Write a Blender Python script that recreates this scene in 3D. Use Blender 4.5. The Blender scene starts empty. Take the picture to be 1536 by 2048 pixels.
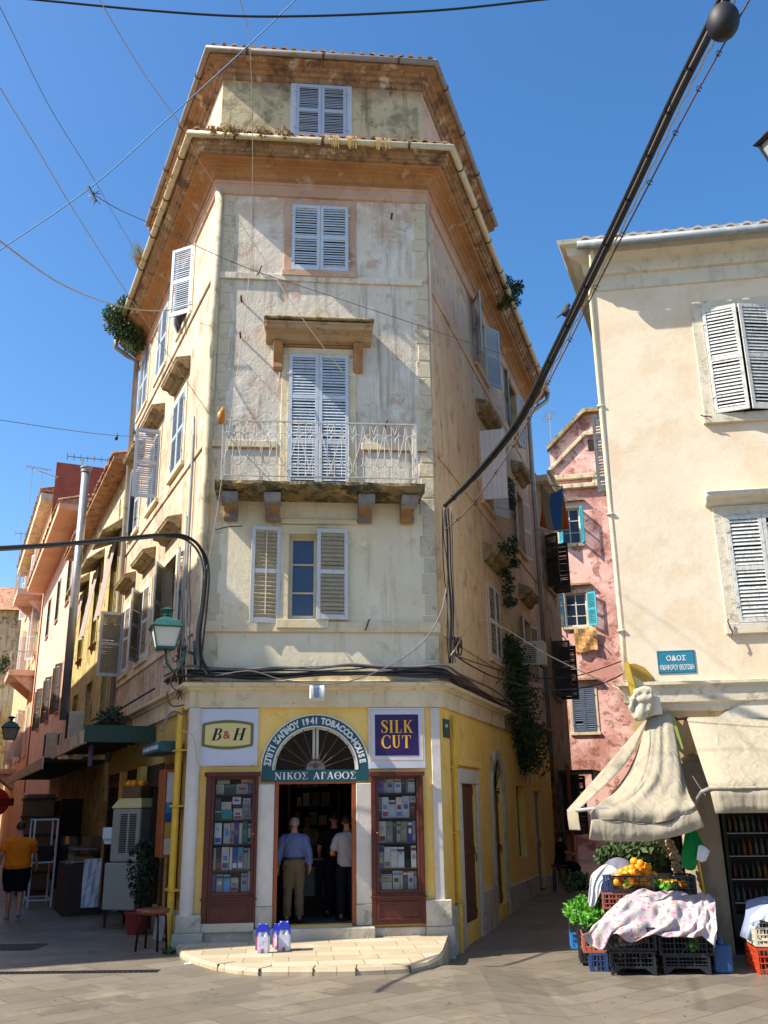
import bpy, bmesh, math, random
from mathutils import Vector as V, Matrix, noise as mnoise
rnd = random.Random(11)
scene = bpy.context.scene
COL = scene.collection
R = math.radians
# ------------------------------------------------------------------ camera model (a real camera standing at C0)
FPX, PITCH, ROLL = 1850.0, R(17.7), R(-0.8)
C0 = V((0, 0, 2.05))
_f = V((0, math.cos(PITCH), math.sin(PITCH))); _u = V((0, -math.sin(PITCH), math.cos(PITCH))); _r = V((1, 0, 0))
CR = _r*math.cos(ROLL) + _u*math.sin(ROLL); CU = -_r*math.sin(ROLL) + _u*math.cos(ROLL); CF = _f
def ray(px, py):
    return (CF + CR*((px-768)/FPX) - CU*((py-1024)/FPX)).normalized()
def at(px, py, Y):
    d = ray(px, py); return C0 + d*(Y/d.y)
def atz(px, py, z):
    d = ray(px, py); return C0 + d*((z-C0.z)/d.z)
def sstep(a, b, x):
    t = min(1, max(0, (x-a)/(b-a))); return t*t*(3-2*t)
def ground_z(x, y):
    return -0.28*sstep(-3.4, 1.1, x)*(1-sstep(17.0, 25.0, y))*(1-(1-sstep(13.6, 16.0, y))*.95*(1-sstep(.9, 2.4, x)))
def atg(px, py):
    z = 0
    for _ in range(8):
        p = atz(px, py, z); z = ground_z(p.x, p.y)
    return V((p.x, p.y, z))
class Frame:
    def __init__(s, o, u, n=None):
        s.o = V(o); s.u = V(u).normalized(); s.n = V(n).normalized() if n is not None else V((s.u.y, -s.u.x, 0))
    def p(s, u, n, z): return s.o + s.u*u + s.n*n + V((0, 0, z))
    def uz(s, px, py, off=0):
        d = ray(px, py); t = ((s.o-C0).dot(s.n)+off)/d.dot(s.n); q = C0 + d*t
        return (q-s.o).dot(s.u), q.z
    def rect(s, x0, y0, x1, y1, off=0):
        a = s.uz(x0, (y0+y1)/2, off)[0]; b = s.uz(x1, (y0+y1)/2, off)[0]
        c = s.uz((x0+x1)/2, y1, off)[1]; d = s.uz((x0+x1)/2, y0, off)[1]
        return a, b, c, d
    def rot(s, u, n, ang):       # hinged frame: u' swings outward by ang
        c, k = math.cos(ang), math.sin(ang)
        return Frame(s.p(u, n, 0), s.u*c + s.n*k, s.n*c - s.u*k)
WORLD = Frame((0, 0, 0), (1, 0, 0), (0, 1, 0))
def FB(c, ang): u = adir(ang); return Frame(c, u, V((-u.y, u.x, 0)))     # depth axis pointing away from the square
def adir(a): return V((math.cos(R(a)), math.sin(R(a)), 0))

# ------------------------------------------------------------------ mesh builder
class MB:
    def __init__(s, fr=WORLD): s.v = []; s.f = []; s.mi = []; s.fr = fr; s.cur = 0
    def add(s, vs, fs):
        b = len(s.v); s.v += [V(x) for x in vs]
        for f in fs: s.f.append([i+b for i in f]); s.mi.append(s.cur)
    def L(s, pts): return [s.fr.p(*p) for p in pts]
    def box(s, a0, a1, b0, b1, c0, c1):
        s.add(s.L([(a0,b0,c0),(a1,b0,c0),(a1,b1,c0),(a0,b1,c0),(a0,b0,c1),(a1,b0,c1),(a1,b1,c1),(a0,b1,c1)]),
              [(0,3,2,1),(4,5,6,7),(0,1,5,4),(1,2,6,5),(2,3,7,6),(3,0,4,7)])
    def prism(s, pts, ext):       # polygon (frame coords) extruded by ext (frame coords)
        n = len(pts); q = [tuple(p[i]+ext[i] for i in range(3)) for p in pts]
        s.add(s.L(list(pts)+q), [tuple(range(n))[::-1], tuple(range(n, 2*n))] + [(i,(i+1)%n,(i+1)%n+n,i+n) for i in range(n)])
    def quad(s, *pts): s.add(s.L(pts), [tuple(range(len(pts)))])
    def tube(s, pts, r, seg=8, local=True, cap=True):
        P = s.L(pts) if local else [V(p) for p in pts]
        rs = r if isinstance(r, (list, tuple)) else [r]*len(P)
        ref = None; vs = []; fs = []
        for i, p in enumerate(P):
            t = (P[min(i+1, len(P)-1)] - P[max(i-1, 0)])
            t = t.normalized() if t.length > 1e-9 else V((0,0,1))
            if ref is None:
                ref = t.orthogonal().normalized()
            ref = (ref - t*ref.dot(t)); ref = ref.normalized() if ref.length > 1e-6 else t.orthogonal().normalized()
            b = t.cross(ref)
            for k in range(seg):
                a = 2*math.pi*k/seg; vs.append(p + (ref*math.cos(a)+b*math.sin(a))*rs[i])
        for i in range(len(P)-1):
            for k in range(seg):
                fs.append((i*seg+k, i*seg+(k+1)%seg, (i+1)*seg+(k+1)%seg, (i+1)*seg+k))
        if cap:
            fs.append(tuple(range(seg))[::-1]); fs.append(tuple((len(P)-1)*seg+k for k in range(seg)))
        s.add(vs, fs)
    def lathe(s, c, prof, seg=16, sx=1, sy=1, rot=0):
        c = V(c); vs = []; fs = []
        for r, z in prof:
            for k in range(seg):
                a = 2*math.pi*k/seg+rot; vs.append(s.fr.p(c.x+math.cos(a)*r*sx, c.y+math.sin(a)*r*sy, c.z+z))
        n = len(prof)
        for i in range(n-1):
            for k in range(seg): fs.append((i*seg+k, i*seg+(k+1)%seg, (i+1)*seg+(k+1)%seg, (i+1)*seg+k))
        fs.append(tuple(range(seg))[::-1]); fs.append(tuple((n-1)*seg+k for k in range(seg)))
        s.add(vs, fs)
    def ball(s, c, rx, ry=None, rz=None, seg=12, rings=8):
        ry = ry or rx; rz = rz or rx; c = V(c); vs = [s.fr.p(c.x, c.y, c.z-rz)]; fs = []
        for i in range(1, rings):
            t = -math.pi/2 + math.pi*i/rings
            for k in range(seg):
                a = 2*math.pi*k/seg
                vs.append(s.fr.p(c.x+rx*math.cos(t)*math.cos(a), c.y+ry*math.cos(t)*math.sin(a), c.z+rz*math.sin(t)))
        vs.append(s.fr.p(c.x, c.y, c.z+rz)); top = len(vs)-1
        for k in range(seg): fs.append((0, 1+(k+1)%seg, 1+k)); fs.append((top, top-seg+k, top-seg+(k+1)%seg))
        for i in range(rings-2):
            for k in range(seg):
                fs.append((1+i*seg+k, 1+i*seg+(k+1)%seg, 1+(i+1)*seg+(k+1)%seg, 1+(i+1)*seg+k))
        s.add(vs, fs)
    def grid(s, rows):            # rows of world vectors
        n, m = len(rows), len(rows[0])
        s.add([p for r in rows for p in r], [(i*m+j, i*m+j+1, (i+1)*m+j+1, (i+1)*m+j) for i in range(n-1) for j in range(m-1)])
    def wall(s, u0, u1, z0, z1, holes=(), depth=0.2, n=0.0, back=False):
        us = sorted(set([u0, u1] + [h[i] for h in holes for i in (0, 1)])); zs = sorted(set([z0, z1] + [h[i] for h in holes for i in (2, 3)]))
        us = [x for x in us if u0-1e-6 <= x <= u1+1e-6]; zs = [x for x in zs if z0-1e-6 <= x <= z1+1e-6]
        def sub(a, st):
            out = [a[0]]
            for x, y in zip(a, a[1:]):
                k = max(1, int((y-x)/st)); out += [x+(y-x)*(i+1)/k for i in range(k)]
            return out
        us = sub(us, 1.2); zs = sub(zs, 1.2)
        idx = {}; vs = []; fs = []
        def vid(i, j):
            if (i, j) not in idx: idx[(i, j)] = len(vs); vs.append(s.fr.p(us[i], n, zs[j]))
            return idx[(i, j)]
        for i in range(len(us)-1):
            for j in range(len(zs)-1):
                cu, cz = (us[i]+us[i+1])/2, (zs[j]+zs[j+1])/2
                if any(h[0] < cu < h[1] and h[2] < cz < h[3] for h in holes): continue
                fs.append((vid(i, j), vid(i+1, j), vid(i+1, j+1), vid(i, j+1)))
        s.add(vs, fs)
        for h in holes:
            a, b, c, d = h[:4]; dp = h[4] if len(h) > 4 else depth
            for q in (((a,c),(a,d)), ((b,d),(b,c)), ((a,d),(b,d)), ((b,c),(a,c))):
                (ua, za), (ub, zb) = q
                s.quad((ua, n, za), (ub, n, zb), (ub, n-dp, zb), (ua, n-dp, za))
            if back: s.quad((a, n-dp, c), (b, n-dp, c), (b, n-dp, d), (a, n-dp, d))
    def build(s, name, mat, parent=None, smooth=False, bevel=0, solid=0, fix=True, seg=1):
        me = bpy.data.meshes.new(name); off = parent.matrix_world.translation.copy() if parent else V((0, 0, 0))
        if parent is not None:
            q = parent; off = V((0, 0, 0))
            while q: off += q.location; q = q.parent
        me.from_pydata([tuple(v-off) for v in s.v], [], s.f); me.validate()
        mats = mat if isinstance(mat, (list, tuple)) else [mat]
        for m in mats: me.materials.append(m)
        if len(mats) > 1 and len(me.polygons) == len(s.mi): me.polygons.foreach_set('material_index', s.mi)
        if fix:
            bm = bmesh.new(); bm.from_mesh(me); bmesh.ops.recalc_face_normals(bm, faces=bm.faces); bm.to_mesh(me); bm.free()
        if smooth:
            me.polygons.foreach_set('use_smooth', [True]*len(me.polygons))
        o = bpy.data.objects.new(name, me); COL.objects.link(o)
        if parent: o.parent = parent
        if solid:
            m = o.modifiers.new('thickness', 'SOLIDIFY'); m.thickness = solid; m.offset = 0
        if bevel:
            m = o.modifiers.new('edges', 'BEVEL'); m.width = bevel; m.segments = seg; m.limit_method = 'ANGLE'; m.angle_limit = R(40)
        return o
def tag(o, label, cat, group=None, kind=None):
    if label: o['label'] = label
    if cat: o['category'] = cat
    if group: o['group'] = group
    if kind: o['kind'] = kind
    return o
def thing(name, label, cat, loc=(0, 0, 0), group=None):
    o = bpy.data.objects.new(name, None); COL.objects.link(o); o.location = loc; o.empty_display_size = 0.2
    return tag(o, label, cat, group)
def solo(mb, name, mat, label, cat, group=None, kind=None, **k):    # a thing that is one mesh, origin at its base
    c = sum((v for v in mb.v), V((0, 0, 0)))/max(1, len(mb.v)); c.z = min(v.z for v in mb.v)
    mb.v = [v-c for v in mb.v]; o = mb.build(name, mat, None, **k); o.location = c
    return tag(o, label, cat, group, kind)
def copy_tree(o, parent=None):
    c = o.copy(); COL.objects.link(c); c.parent = parent
    for ch in list(o.children): copy_tree(ch, c)
    return c
def catmull(P, n):
    out = []
    for i in range(len(P)-1):
        a, b, c, d = P[max(i-1, 0)], P[i], P[i+1], P[min(i+2, len(P)-1)]
        for k in range(n):
            t = k/n; out.append(0.5*((2*b)+(c-a)*t+(2*a-5*b+4*c-d)*t*t+(3*b-a-3*c+d)*t**3))
    out.append(P[-1]); return out
def patch(ctrl, nu, nv):
    rows = [catmull([V(p) for p in r], nu) for r in ctrl]
    cols = [catmull([rows[i][j] for i in range(len(rows))], nv) for j in range(len(rows[0]))]
    return [[cols[j][i] for j in range(len(cols))] for i in range(len(cols[0]))]
def sag(a, b, drop, n=16):
    return [a.lerp(b, i/n) - V((0, 0, drop*4*(i/n)*(1-i/n))) for i in range(n+1)]

# ------------------------------------------------------------------ materials
def srgb(h):
    h = h.lstrip('#'); o = []
    for i in (0, 2, 4):
        x = int(h[i:i+2], 16)/255; o.append(x/12.92 if x <= 0.04045 else ((x+0.055)/1.055)**2.4)
    return (o[0], o[1], o[2], 1)
def col(c): return srgb(c) if isinstance(c, str) else (c[0], c[1], c[2], 1)
class NT:
    def __init__(s, name):
        s.m = bpy.data.materials.new(name); s.m.use_nodes = True; s.t = s.m.node_tree; s.n = s.t.nodes; s.n.clear()
        s.out = s.n.new('ShaderNodeOutputMaterial'); s.b = s.n.new('ShaderNodeBsdfPrincipled'); s.ln(s.b.outputs[0], s.out.inputs[0])
    def ln(s, a, b): s.t.links.new(a, b)
    def node(s, t, **k):
        x = s.n.new(t)
        for a, v in k.items():
            if a.startswith('i_'):
                key = a[2:]; x.inputs[int(key) if key.isdigit() else key.replace('_', ' ')].default_value = v
            else: setattr(x, a, v)
        return x
    def coord(s, kind):
        if kind == 'pos': return s.node('ShaderNodeNewGeometry').outputs['Position']
        return s.node('ShaderNodeTexCoord').outputs['Object']
    def scaled(s, c, sc, rot=(0, 0, 0)):
        m = s.node('ShaderNodeMapping'); m.inputs['Scale'].default_value = sc; m.inputs['Rotation'].default_value = rot
        s.ln(c, m.inputs[0]); return m.outputs[0]
    def noise(s, c, scale, detail=6, rough=.6, dist=0):
        x = s.node('ShaderNodeTexNoise'); x.inputs['Scale'].default_value = scale; x.inputs['Detail'].default_value = detail
        x.inputs['Roughness'].default_value = rough; x.inputs['Distortion'].default_value = dist; s.ln(c, x.inputs['Vector']); return x.outputs[0]
    def rng(s, x, a, b, c=0, d=1):
        m = s.node('ShaderNodeMapRange'); m.inputs[1].default_value = a; m.inputs[2].default_value = b; m.inputs[3].default_value = c; m.inputs[4].default_value = d
        s.ln(x, m.inputs[0]); return m.outputs[0]
    def mix(s, f, a, b, mode='MIX'):
        m = s.node('ShaderNodeMix', data_type='RGBA', blend_type=mode)
        for i, x in ((0, f), (6, a), (7, b)):
            if isinstance(x, (int, float)): m.inputs[i].default_value = x
            elif isinstance(x, tuple): m.inputs[i].default_value = x
            else: s.ln(x, m.inputs[i])
        return m.outputs[2]
    def math(s, op, a, b=0.0):
        m = s.node('ShaderNodeMath', operation=op)
        for i, x in ((0, a), (1, b)):
            if isinstance(x, (int, float)): m.inputs[i].default_value = x
            else: s.ln(x, m.inputs[i])
        return m.outputs[0]
    def bump(s, h, strength=.3, dist=.02):
        b = s.node('ShaderNodeBump'); b.inputs['Strength'].default_value = strength; b.inputs['Distance'].default_value = dist
        s.ln(h, b.inputs['Height']); s.ln(b.outputs[0], s.b.inputs['Normal'])
    def fin(s, colour=None, rough=.8, metal=0, spec=None):
        if colour is not None:
            if isinstance(colour, tuple): s.b.inputs['Base Color'].default_value = colour
            else: s.ln(colour, s.b.inputs['Base Color'])
        if isinstance(rough, (int, float)): s.b.inputs['Roughness'].default_value = rough
        else: s.ln(rough, s.b.inputs['Roughness'])
        s.b.inputs['Metallic'].default_value = metal
        if spec is not None: s.b.inputs['Specular IOR Level'].default_value = spec
        return s.m
def plain(name, c, rough=.6, var=.12, scale=6, metal=0, bump=.15, bs=40, dirt=None, coord='pos', spec=None):
    t = NT(name); c = col(c); k = t.coord(coord); n = t.noise(k, scale)
    lo = tuple(x*(1-var) for x in c[:3])+(1,); hi = tuple(min(1, x*(1+var)) for x in c[:3])+(1,)
    o = t.mix(t.rng(n, .3, .7), lo, hi)
    if dirt:
        dc, sc, a, b = dirt; o = t.mix(t.rng(t.noise(k, sc, 8, .7), a, b), o, col(dc))
    if bump: t.bump(t.noise(k, bs, 4), bump, .01)
    return t.fin(o, rough, metal, spec)
def plaster(name, base, layers=(), zl=(), streak=None, var=.1, bump=.35, rough=.9):
    """layers: (colour, scale, lo, hi, strength) noise patches; zl: (colour, z0, z1, wobble) painted by height; streak: (colour, lo, hi)"""
    t = NT(name); k = t.coord('pos'); c = col(base)
    lo = tuple(x*(1-var) for x in c[:3])+(1,); hi = tuple(min(1, x*(1+var)) for x in c[:3])+(1,)
    o = t.mix(t.rng(t.noise(k, .9, 8, .65), .3, .7), lo, hi)
    h = t.noise(k, 26, 5, .6)
    h = t.math('ADD', t.math('MULTIPLY', h, .35), t.noise(k, 3.2, 6, .6))
    if zl:
        z = t.node('ShaderNodeSeparateXYZ'); t.ln(k, z.inputs[0]); zz = z.outputs[2]
        w = t.noise(k, 1.7, 8, .7)
        for c2, z0, z1, wob in zl:
            q = t.math('ADD', zz, t.math('MULTIPLY', t.math('SUBTRACT', w, .5), wob))
            o = t.mix(t.rng(q, z0, z1), o, col(c2))
    for c2, sc, a, b, st in layers:
        b = a-.035+(b-a)*.62; a -= .035; st = min(1, st*1.1)
        m = t.rng(t.noise(k, sc, 9, .68, .3), a, b, 0, st); o = t.mix(m, o, col(c2))
        h = t.math('SUBTRACT', h, t.math('MULTIPLY', m, .25))
    if streak:
        c2, a, b = streak; a -= .04; b -= .06; s2 = t.scaled(k, (5, 5, .35)); m = t.rng(t.noise(s2, 1.3, 8, .65), a, b, 0, .75); o = t.mix(m, o, col(c2))
    o = t.mix(t.rng(t.noise(k, 60, 3), .35, .65, 0, .25), o, tuple(x*.75 for x in c[:3])+(1,))
    t.bump(h, bump, .03)
    return t.fin(o, rough, 0, .25)
def wood(name, c, c2, rough=.5, vert=True):
    t = NT(name); k = t.coord('pos'); s = t.scaled(k, (30, 30, 2.2) if vert else (3, 3, 30))
    o = t.mix(t.rng(t.noise(s, 1.5, 6), .3, .7), col(c), col(c2)); o = t.mix(t.rng(t.noise(k, 9, 8, .7), .62, .75, 0, .5), o, col('#8a7358'))
    t.bump(t.noise(s, 3, 5), .2, .01); return t.fin(o, rough)
def painted(name, c, wear, rough=.55, amt=(.6, .72)):
    t = NT(name); k = t.coord('pos'); o = t.mix(t.rng(t.noise(k, 2.5), .3, .7), tuple(x*.9 for x in col(c)[:3])+(1,), col(c))
    o = t.mix(t.rng(t.noise(t.scaled(k, (9, 9, 4)), 2.2, 10, .75), amt[0], amt[1], 0, .8), o, col(wear))
    t.bump(t.noise(k, 50, 4), .15, .01); return t.fin(o, rough)
def glass(name, tint=(.9, .95, 1), refl=.12):
    t = NT(name); t.n.remove(t.b); tr = t.node('ShaderNodeBsdfTransparent'); tr.inputs[0].default_value = (*tint, 1)
    gl = t.node('ShaderNodeBsdfGlossy'); gl.inputs['Roughness'].default_value = .03; mx = t.node('ShaderNodeMixShader')
    fr = t.node('ShaderNodeFresnel', i_IOR=1.5); a = t.math('ADD', fr.outputs[0], refl-.04)
    t.ln(a, mx.inputs[0]); t.ln(tr.outputs[0], mx.inputs[1]); t.ln(gl.outputs[0], mx.inputs[2]); t.ln(mx.outputs[0], t.out.inputs[0]); return t.m
def cloth(name, c, rough=.9, var=.08, trans=.0, weave=True, dirt=None, crease=0):
    t = NT(name); k = t.coord('pos'); cc = col(c); o = t.mix(t.rng(t.noise(k, 5), .3, .7), tuple(x*(1-var) for x in cc[:3])+(1,), cc)
    if dirt: o = t.mix(t.rng(t.noise(k, 3.5, 9, .7), dirt[1], dirt[2], 0, .6), o, col(dirt[0]))
    if crease: t.bump(t.math('ADD', t.math('MULTIPLY', t.noise(k, 3.2, 2, .4, 1.2), 1.0), t.math('MULTIPLY', t.noise(t.scaled(k, (2.4, 2.4, .5)), 2.2, 2, .4, .8), 2.2)), crease, .035)
    elif weave: t.bump(t.noise(k, 120, 3), .2, .005)
    m = t.fin(o, rough, 0, .2)
    if trans:
        tl = t.node('ShaderNodeBsdfTranslucent'); t.ln(o, tl.inputs[0]); mx = t.node('ShaderNodeMixShader'); mx.inputs[0].default_value = trans
        t.ln(t.b.outputs[0], mx.inputs[1]); t.ln(tl.outputs[0], mx.inputs[2]); t.ln(mx.outputs[0], t.out.inputs[0])
    return m
def leafmat(name, c1, c2, scale=3):
    t = NT(name); k = t.coord('pos'); o = t.mix(t.rng(t.noise(k, scale, 5), .3, .7), col(c1), col(c2))
    o = t.mix(t.rng(t.noise(k, 40, 2), .3, .7), o, col(c1)); t.fin(o, .55)
    tl = t.node('ShaderNodeBsdfTranslucent'); t.ln(o, tl.inputs[0]); mx = t.node('ShaderNodeMixShader'); mx.inputs[0].default_value = .25
    t.ln(t.b.outputs[0], mx.inputs[1]); t.ln(tl.outputs[0], mx.inputs[2]); t.ln(mx.outputs[0], t.out.inputs[0]); return t.m

M = {}
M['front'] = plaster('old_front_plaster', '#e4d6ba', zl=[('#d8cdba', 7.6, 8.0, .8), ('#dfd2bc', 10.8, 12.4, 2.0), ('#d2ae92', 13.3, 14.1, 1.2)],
    layers=[('#e6dfd0', 1.1, .54, .68, .8), ('#ab9f90', 1.3, .55, .74, .55), ('#cfa488', 1.3, .6, .67, .55), ('#9a7a62', 7, .68, .72, .5), ('#857a6c', 4.5, .65, .76, .5), ('#ece4d2', 3.0, .64, .72, .7)],
    streak=('#8a8174', .54, .74), bump=.55)
M['first'] = plaster('cream_first_floor_plaster', '#e8dab8', layers=[('#eee4ca', 1.2, .55, .7, .8), ('#d0b684', 1.5, .6, .75, .6), ('#b8a888', 5, .66, .76, .5)], streak=('#bda67a', .58, .8), bump=.3)
M['attic'] = plaster('stained_attic_plaster', '#c6b68e', zl=[('#a47a52', 16.5, 16.85, .5)], layers=[('#c3b893', 1.2, .52, .68, .9), ('#7b745a', 1.4, .55, .7, .8), ('#4a4638', 2.2, .64, .74, .8), ('#8f8d84', 3.4, .6, .7, .6)], streak=('#5f5840', .58, .75), bump=.5)
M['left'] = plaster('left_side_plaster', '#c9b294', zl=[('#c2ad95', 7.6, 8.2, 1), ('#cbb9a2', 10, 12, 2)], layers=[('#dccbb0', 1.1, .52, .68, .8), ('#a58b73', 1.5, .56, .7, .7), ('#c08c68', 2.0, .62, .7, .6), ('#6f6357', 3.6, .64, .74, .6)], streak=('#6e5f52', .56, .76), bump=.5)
M['right'] = plaster('right_side_plaster', '#e2c498', zl=[('#dcb792', 7.5, 8.5, 1.2), ('#d3b39a', 11, 13, 2.5)], layers=[('#e2c8a0', 1.0, .5, .68, .8), ('#b08a62', 1.7, .58, .72, .6), ('#7d674f', 2.6, .64, .76, .7), ('#c9a08c', 1.3, .6, .7, .6)], streak=('#7a6146', .6, .8), bump=.4)
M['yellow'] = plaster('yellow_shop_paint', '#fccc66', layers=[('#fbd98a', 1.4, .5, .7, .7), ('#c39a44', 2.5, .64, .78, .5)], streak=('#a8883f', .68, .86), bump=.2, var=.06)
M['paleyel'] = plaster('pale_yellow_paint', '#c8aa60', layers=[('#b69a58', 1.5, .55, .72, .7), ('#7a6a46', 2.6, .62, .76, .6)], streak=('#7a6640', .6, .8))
M['trim'] = plaster('whitewashed_trim', '#dccaa2', layers=[('#e6d8b8', 1.6, .5, .7, .8), ('#9a9184', 2.2, .6, .74, .6), ('#77705f', 6, .66, .76, .5)], streak=('#8d8272', .6, .82), bump=.3)
M['pil'] = plaster('grey_white_pilaster_paint', '#cfc8bc', layers=[('#dcd6ca', 2, .5, .7, .7), ('#aaa294', 3.2, .64, .78, .5)], bump=.25, var=.05)
M['plinth'] = plaster('grey_stone_plinth', '#bdb5a2', layers=[('#d0c8b4', 2, .52, .7, .8), ('#7d786c', 3, .58, .72, .7), ('#5d584e', 9, .64, .74, .5)], bump=.4)
M['stone'] = plaster('weathered_quoin_stone', '#d2c3a4', layers=[('#d2c4a8', 2.4, .52, .68, .8), ('#8d7a62', 3.2, .58, .72, .5), ('#6f6252', 8, .64, .74, .4)], bump=.8)
M['orange'] = plaster('orange_ochre_cornice', '#ac7c4e', layers=[('#b98c62', 1.4, .52, .7, .7), ('#8f6036', 2.2, .58, .74, .6), ('#c9b296', 2.6, .62, .7, .6)], streak=('#8a6844', .58, .78), bump=.2)
M['pinkband'] = plaster('faded_pink_frieze', '#c39c80', layers=[('#d2b298', 1.5, .5, .7, .7), ('#9a6a4c', 2.4, .6, .75, .6)], bump=.25)
M['brownstone'] = plaster('stained_cornice_stone', '#a07f5e', layers=[('#d3c3a8', 2.6, .58, .7, .9), ('#5a4434', 2.2, .54, .7, .8), ('#b98a56', 1.4, .55, .7, .35)], streak=('#4f4034', .54, .74), bump=.6)
M['hoodtop'] = plaster('mossy_hood_stone', '#9a8663', layers=[('#c0ae88', 3, .55, .7, .8), ('#5c5236', 4, .55, .7, .8)], bump=.7)
M['slab'] = plaster('crumbling_balcony_stone', '#8a7a58', layers=[('#c0a468', 2.2, .55, .7, .8), ('#3f3a2c', 3, .5, .66, .9), ('#b27a38', 2.5, .62, .72, .7)], bump=.9)
M['bracket'] = plaster('balcony_bracket_stone', '#9f7848', layers=[('#b98a4a', 2, .5, .7, .7), ('#75727a', 3.2, .52, .62, .8), ('#d9cdb2', 6, .66, .72, .8)], bump=.5)
M['rbuild'] = plaster('peach_cream_render', '#e0d0b4', layers=[('#e6d8c0', .8, .5, .7, .6), ('#d8c09e', .7, .52, .7, .7), ('#d6c09a', 2.4, .6, .76, .3)], bump=.25, var=.05)
M['rtrim'] = plaster('offwhite_moulding', '#d5cdb8', layers=[('#bdb6a6', 2, .55, .7, .6), ('#8d8878', 5, .64, .76, .5)], streak=('#8a8474', .62, .82), var=.05, bump=.2)
M['rgrey'] = plaster('grey_stone_surround', '#cbc1a8', layers=[('#d8d0bc', 2, .5, .7, .7), ('#8d8674', 4, .58, .72, .6)], bump=.4)
M['pink'] = plaster('peeling_pink_stucco', '#e9b6a6', layers=[('#eec8b8', .7, .5, .7, .8), ('#a86a5a', .6, .52, .66, .6), ('#8f5446', 2.4, .57, .64, .75), ('#ead0c4', 2.6, .68, .74, .8)], bump=.4)
M['cream'] = plaster('cream_stone_band', '#d8c8a6', layers=[('#a08f6e', 2.2, .55, .7, .7)], streak=('#5f5440', .56, .74))
M['peach'] = plaster('peach_street_plaster', '#dcbba4', layers=[('#e2c6b2', .8, .5, .7, .7), ('#b8765c', 1.4, .58, .74, .6)], streak=('#9a6852', .62, .82))
M['peachor'] = plaster('orange_street_plaster', '#dcab84', layers=[('#e4bc98', .8, .5, .7, .7)], var=.06)
M['redwall'] = plaster('red_side_wall', '#94503f', layers=[('#a05e4c', 1, .5, .7, .7)], bump=.2)
M['mustard'] = plaster('mustard_street_plaster', '#bfaa6c', zl=[('#ddd2b0', 8.8, 9.8, 1.2)], layers=[('#cdbb84', .9, .5, .7, .7), ('#8c7748', 1.2, .56, .7, .8), ('#4c4534', 2.0, .6, .72, .8)], streak=('#4e462f', .54, .72), bump=.5)
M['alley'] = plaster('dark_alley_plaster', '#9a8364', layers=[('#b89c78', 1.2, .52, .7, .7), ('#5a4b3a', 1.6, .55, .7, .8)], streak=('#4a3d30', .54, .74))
M['concrete'] = plaster('rough_concrete', '#a08f76', layers=[('#857761', 3, .55, .7, .6)], bump=.5)
M['bluepaint'] = painted('pale_blue_shutter_paint', '#c4cdd4', '#8a8f94', amt=(.54, .66))
M['bluepaintl'] = painted('grey_blue_shutter_paint', '#a9b6c4', '#7f8790', amt=(.58, .72))
M['whiteshut'] = painted('whitish_shutter_paint', '#cfd0cc', '#958b78', amt=(.56, .68))
M['slatwarm'] = painted('weathered_slat_paint', '#b0a488', '#857555', amt=(.5, .66))
M['plank'] = painted('white_plank_shutter_paint', '#d6d3cf', '#a8a39a')
M['rshut'] = painted('silver_blue_shutter_paint', '#cdccc4', '#8a857a', amt=(.5, .62))
M['green'] = painted('dark_green_shutter_paint', '#2a4a3c', '#4b5a4c')
M['teal'] = painted('turquoise_shutter_paint', '#2f9fb0', '#5fb0b8')
M['darkshut'] = painted('dark_brown_shutter_paint', '#40392f', '#5a5044')
M['greyshut'] = painted('slate_grey_shutter_paint', '#566070', '#4a4f58')
M['doorred'] = wood('red_brown_shop_wood', '#4a1d14', '#5e2a1c', .42)
M['doorbrown'] = wood('old_brown_door_wood', '#5a3422', '#70452e', .6)
M['orangewood'] = wood('varnished_cabinet_wood', '#8a4420', '#a0562c', .4)
M['darkwood'] = wood('dark_shelf_wood', '#2e1a12', '#3c2418', .6)
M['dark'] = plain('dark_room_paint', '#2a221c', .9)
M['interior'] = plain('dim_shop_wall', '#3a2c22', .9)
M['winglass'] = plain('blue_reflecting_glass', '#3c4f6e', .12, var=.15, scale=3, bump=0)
M['darkglass'] = plain('dark_window_glass', '#10141a', .1, var=.1, bump=0)
M['glass'] = glass('clear_shop_glass', (.86, .88, .9), refl=.05)
M['fanglass'] = glass('dusty_fanlight_glass', (.42, .38, .34), .05)
M['frost'] = plain('frosted_lamp_glass', '#d9d6c6', .35, var=.05)
M['tile'] = plaster('terracotta_roof_tile', '#a87a5c', layers=[('#c69a78', 3, .5, .7, .8), ('#5a4a3c', 4, .55, .7, .8), ('#8f8c7a', 6, .62, .72, .6)], bump=.3)
M['gut'] = plain('cream_gutter_paint', '#cdbf98', .5, dirt=('#7d6a48', 4, .6, .75), bump=.1)
M['gutg'] = plain('weathered_zinc_gutter', '#8f877c', .55, dirt=('#5d4e40', 3, .55, .7), bump=.15)
M['ypipe'] = plain('yellow_pipe_paint', '#dcb53c', .45, dirt=('#b58f30', 4, .6, .74), bump=.1)
M['zinc'] = plain('grey_zinc', '#a4a8ac', .38, metal=.6, dirt=('#6d6a64', 3, .6, .75))
M['iron'] = plain('black_iron', '#17181a', .5)
M['rust'] = plain('rusty_iron', '#5a3826', .8, var=.3, scale=20)
M['railwhite'] = plain('flaking_white_rail_paint', '#bdb8ab', .55, dirt=('#8a6f56', 8, .62, .72))
M['lampgreen'] = plain('verdigris_lamp_paint', '#2c5a55', .45, dirt=('#5c8078', 5, .56, .7))
M['cable'] = plain('black_cable_rubber', '#16161a', .42, bump=.05)
M['cableg'] = plain('grey_cable_sheath', '#6c6660', .5, bump=.05)
M['cablew'] = plain('pale_cable_sheath', '#b8a78c', .6, bump=.05)
M['cabler'] = plain('red_brown_cable', '#5a4038', .5, bump=.05)
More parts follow.
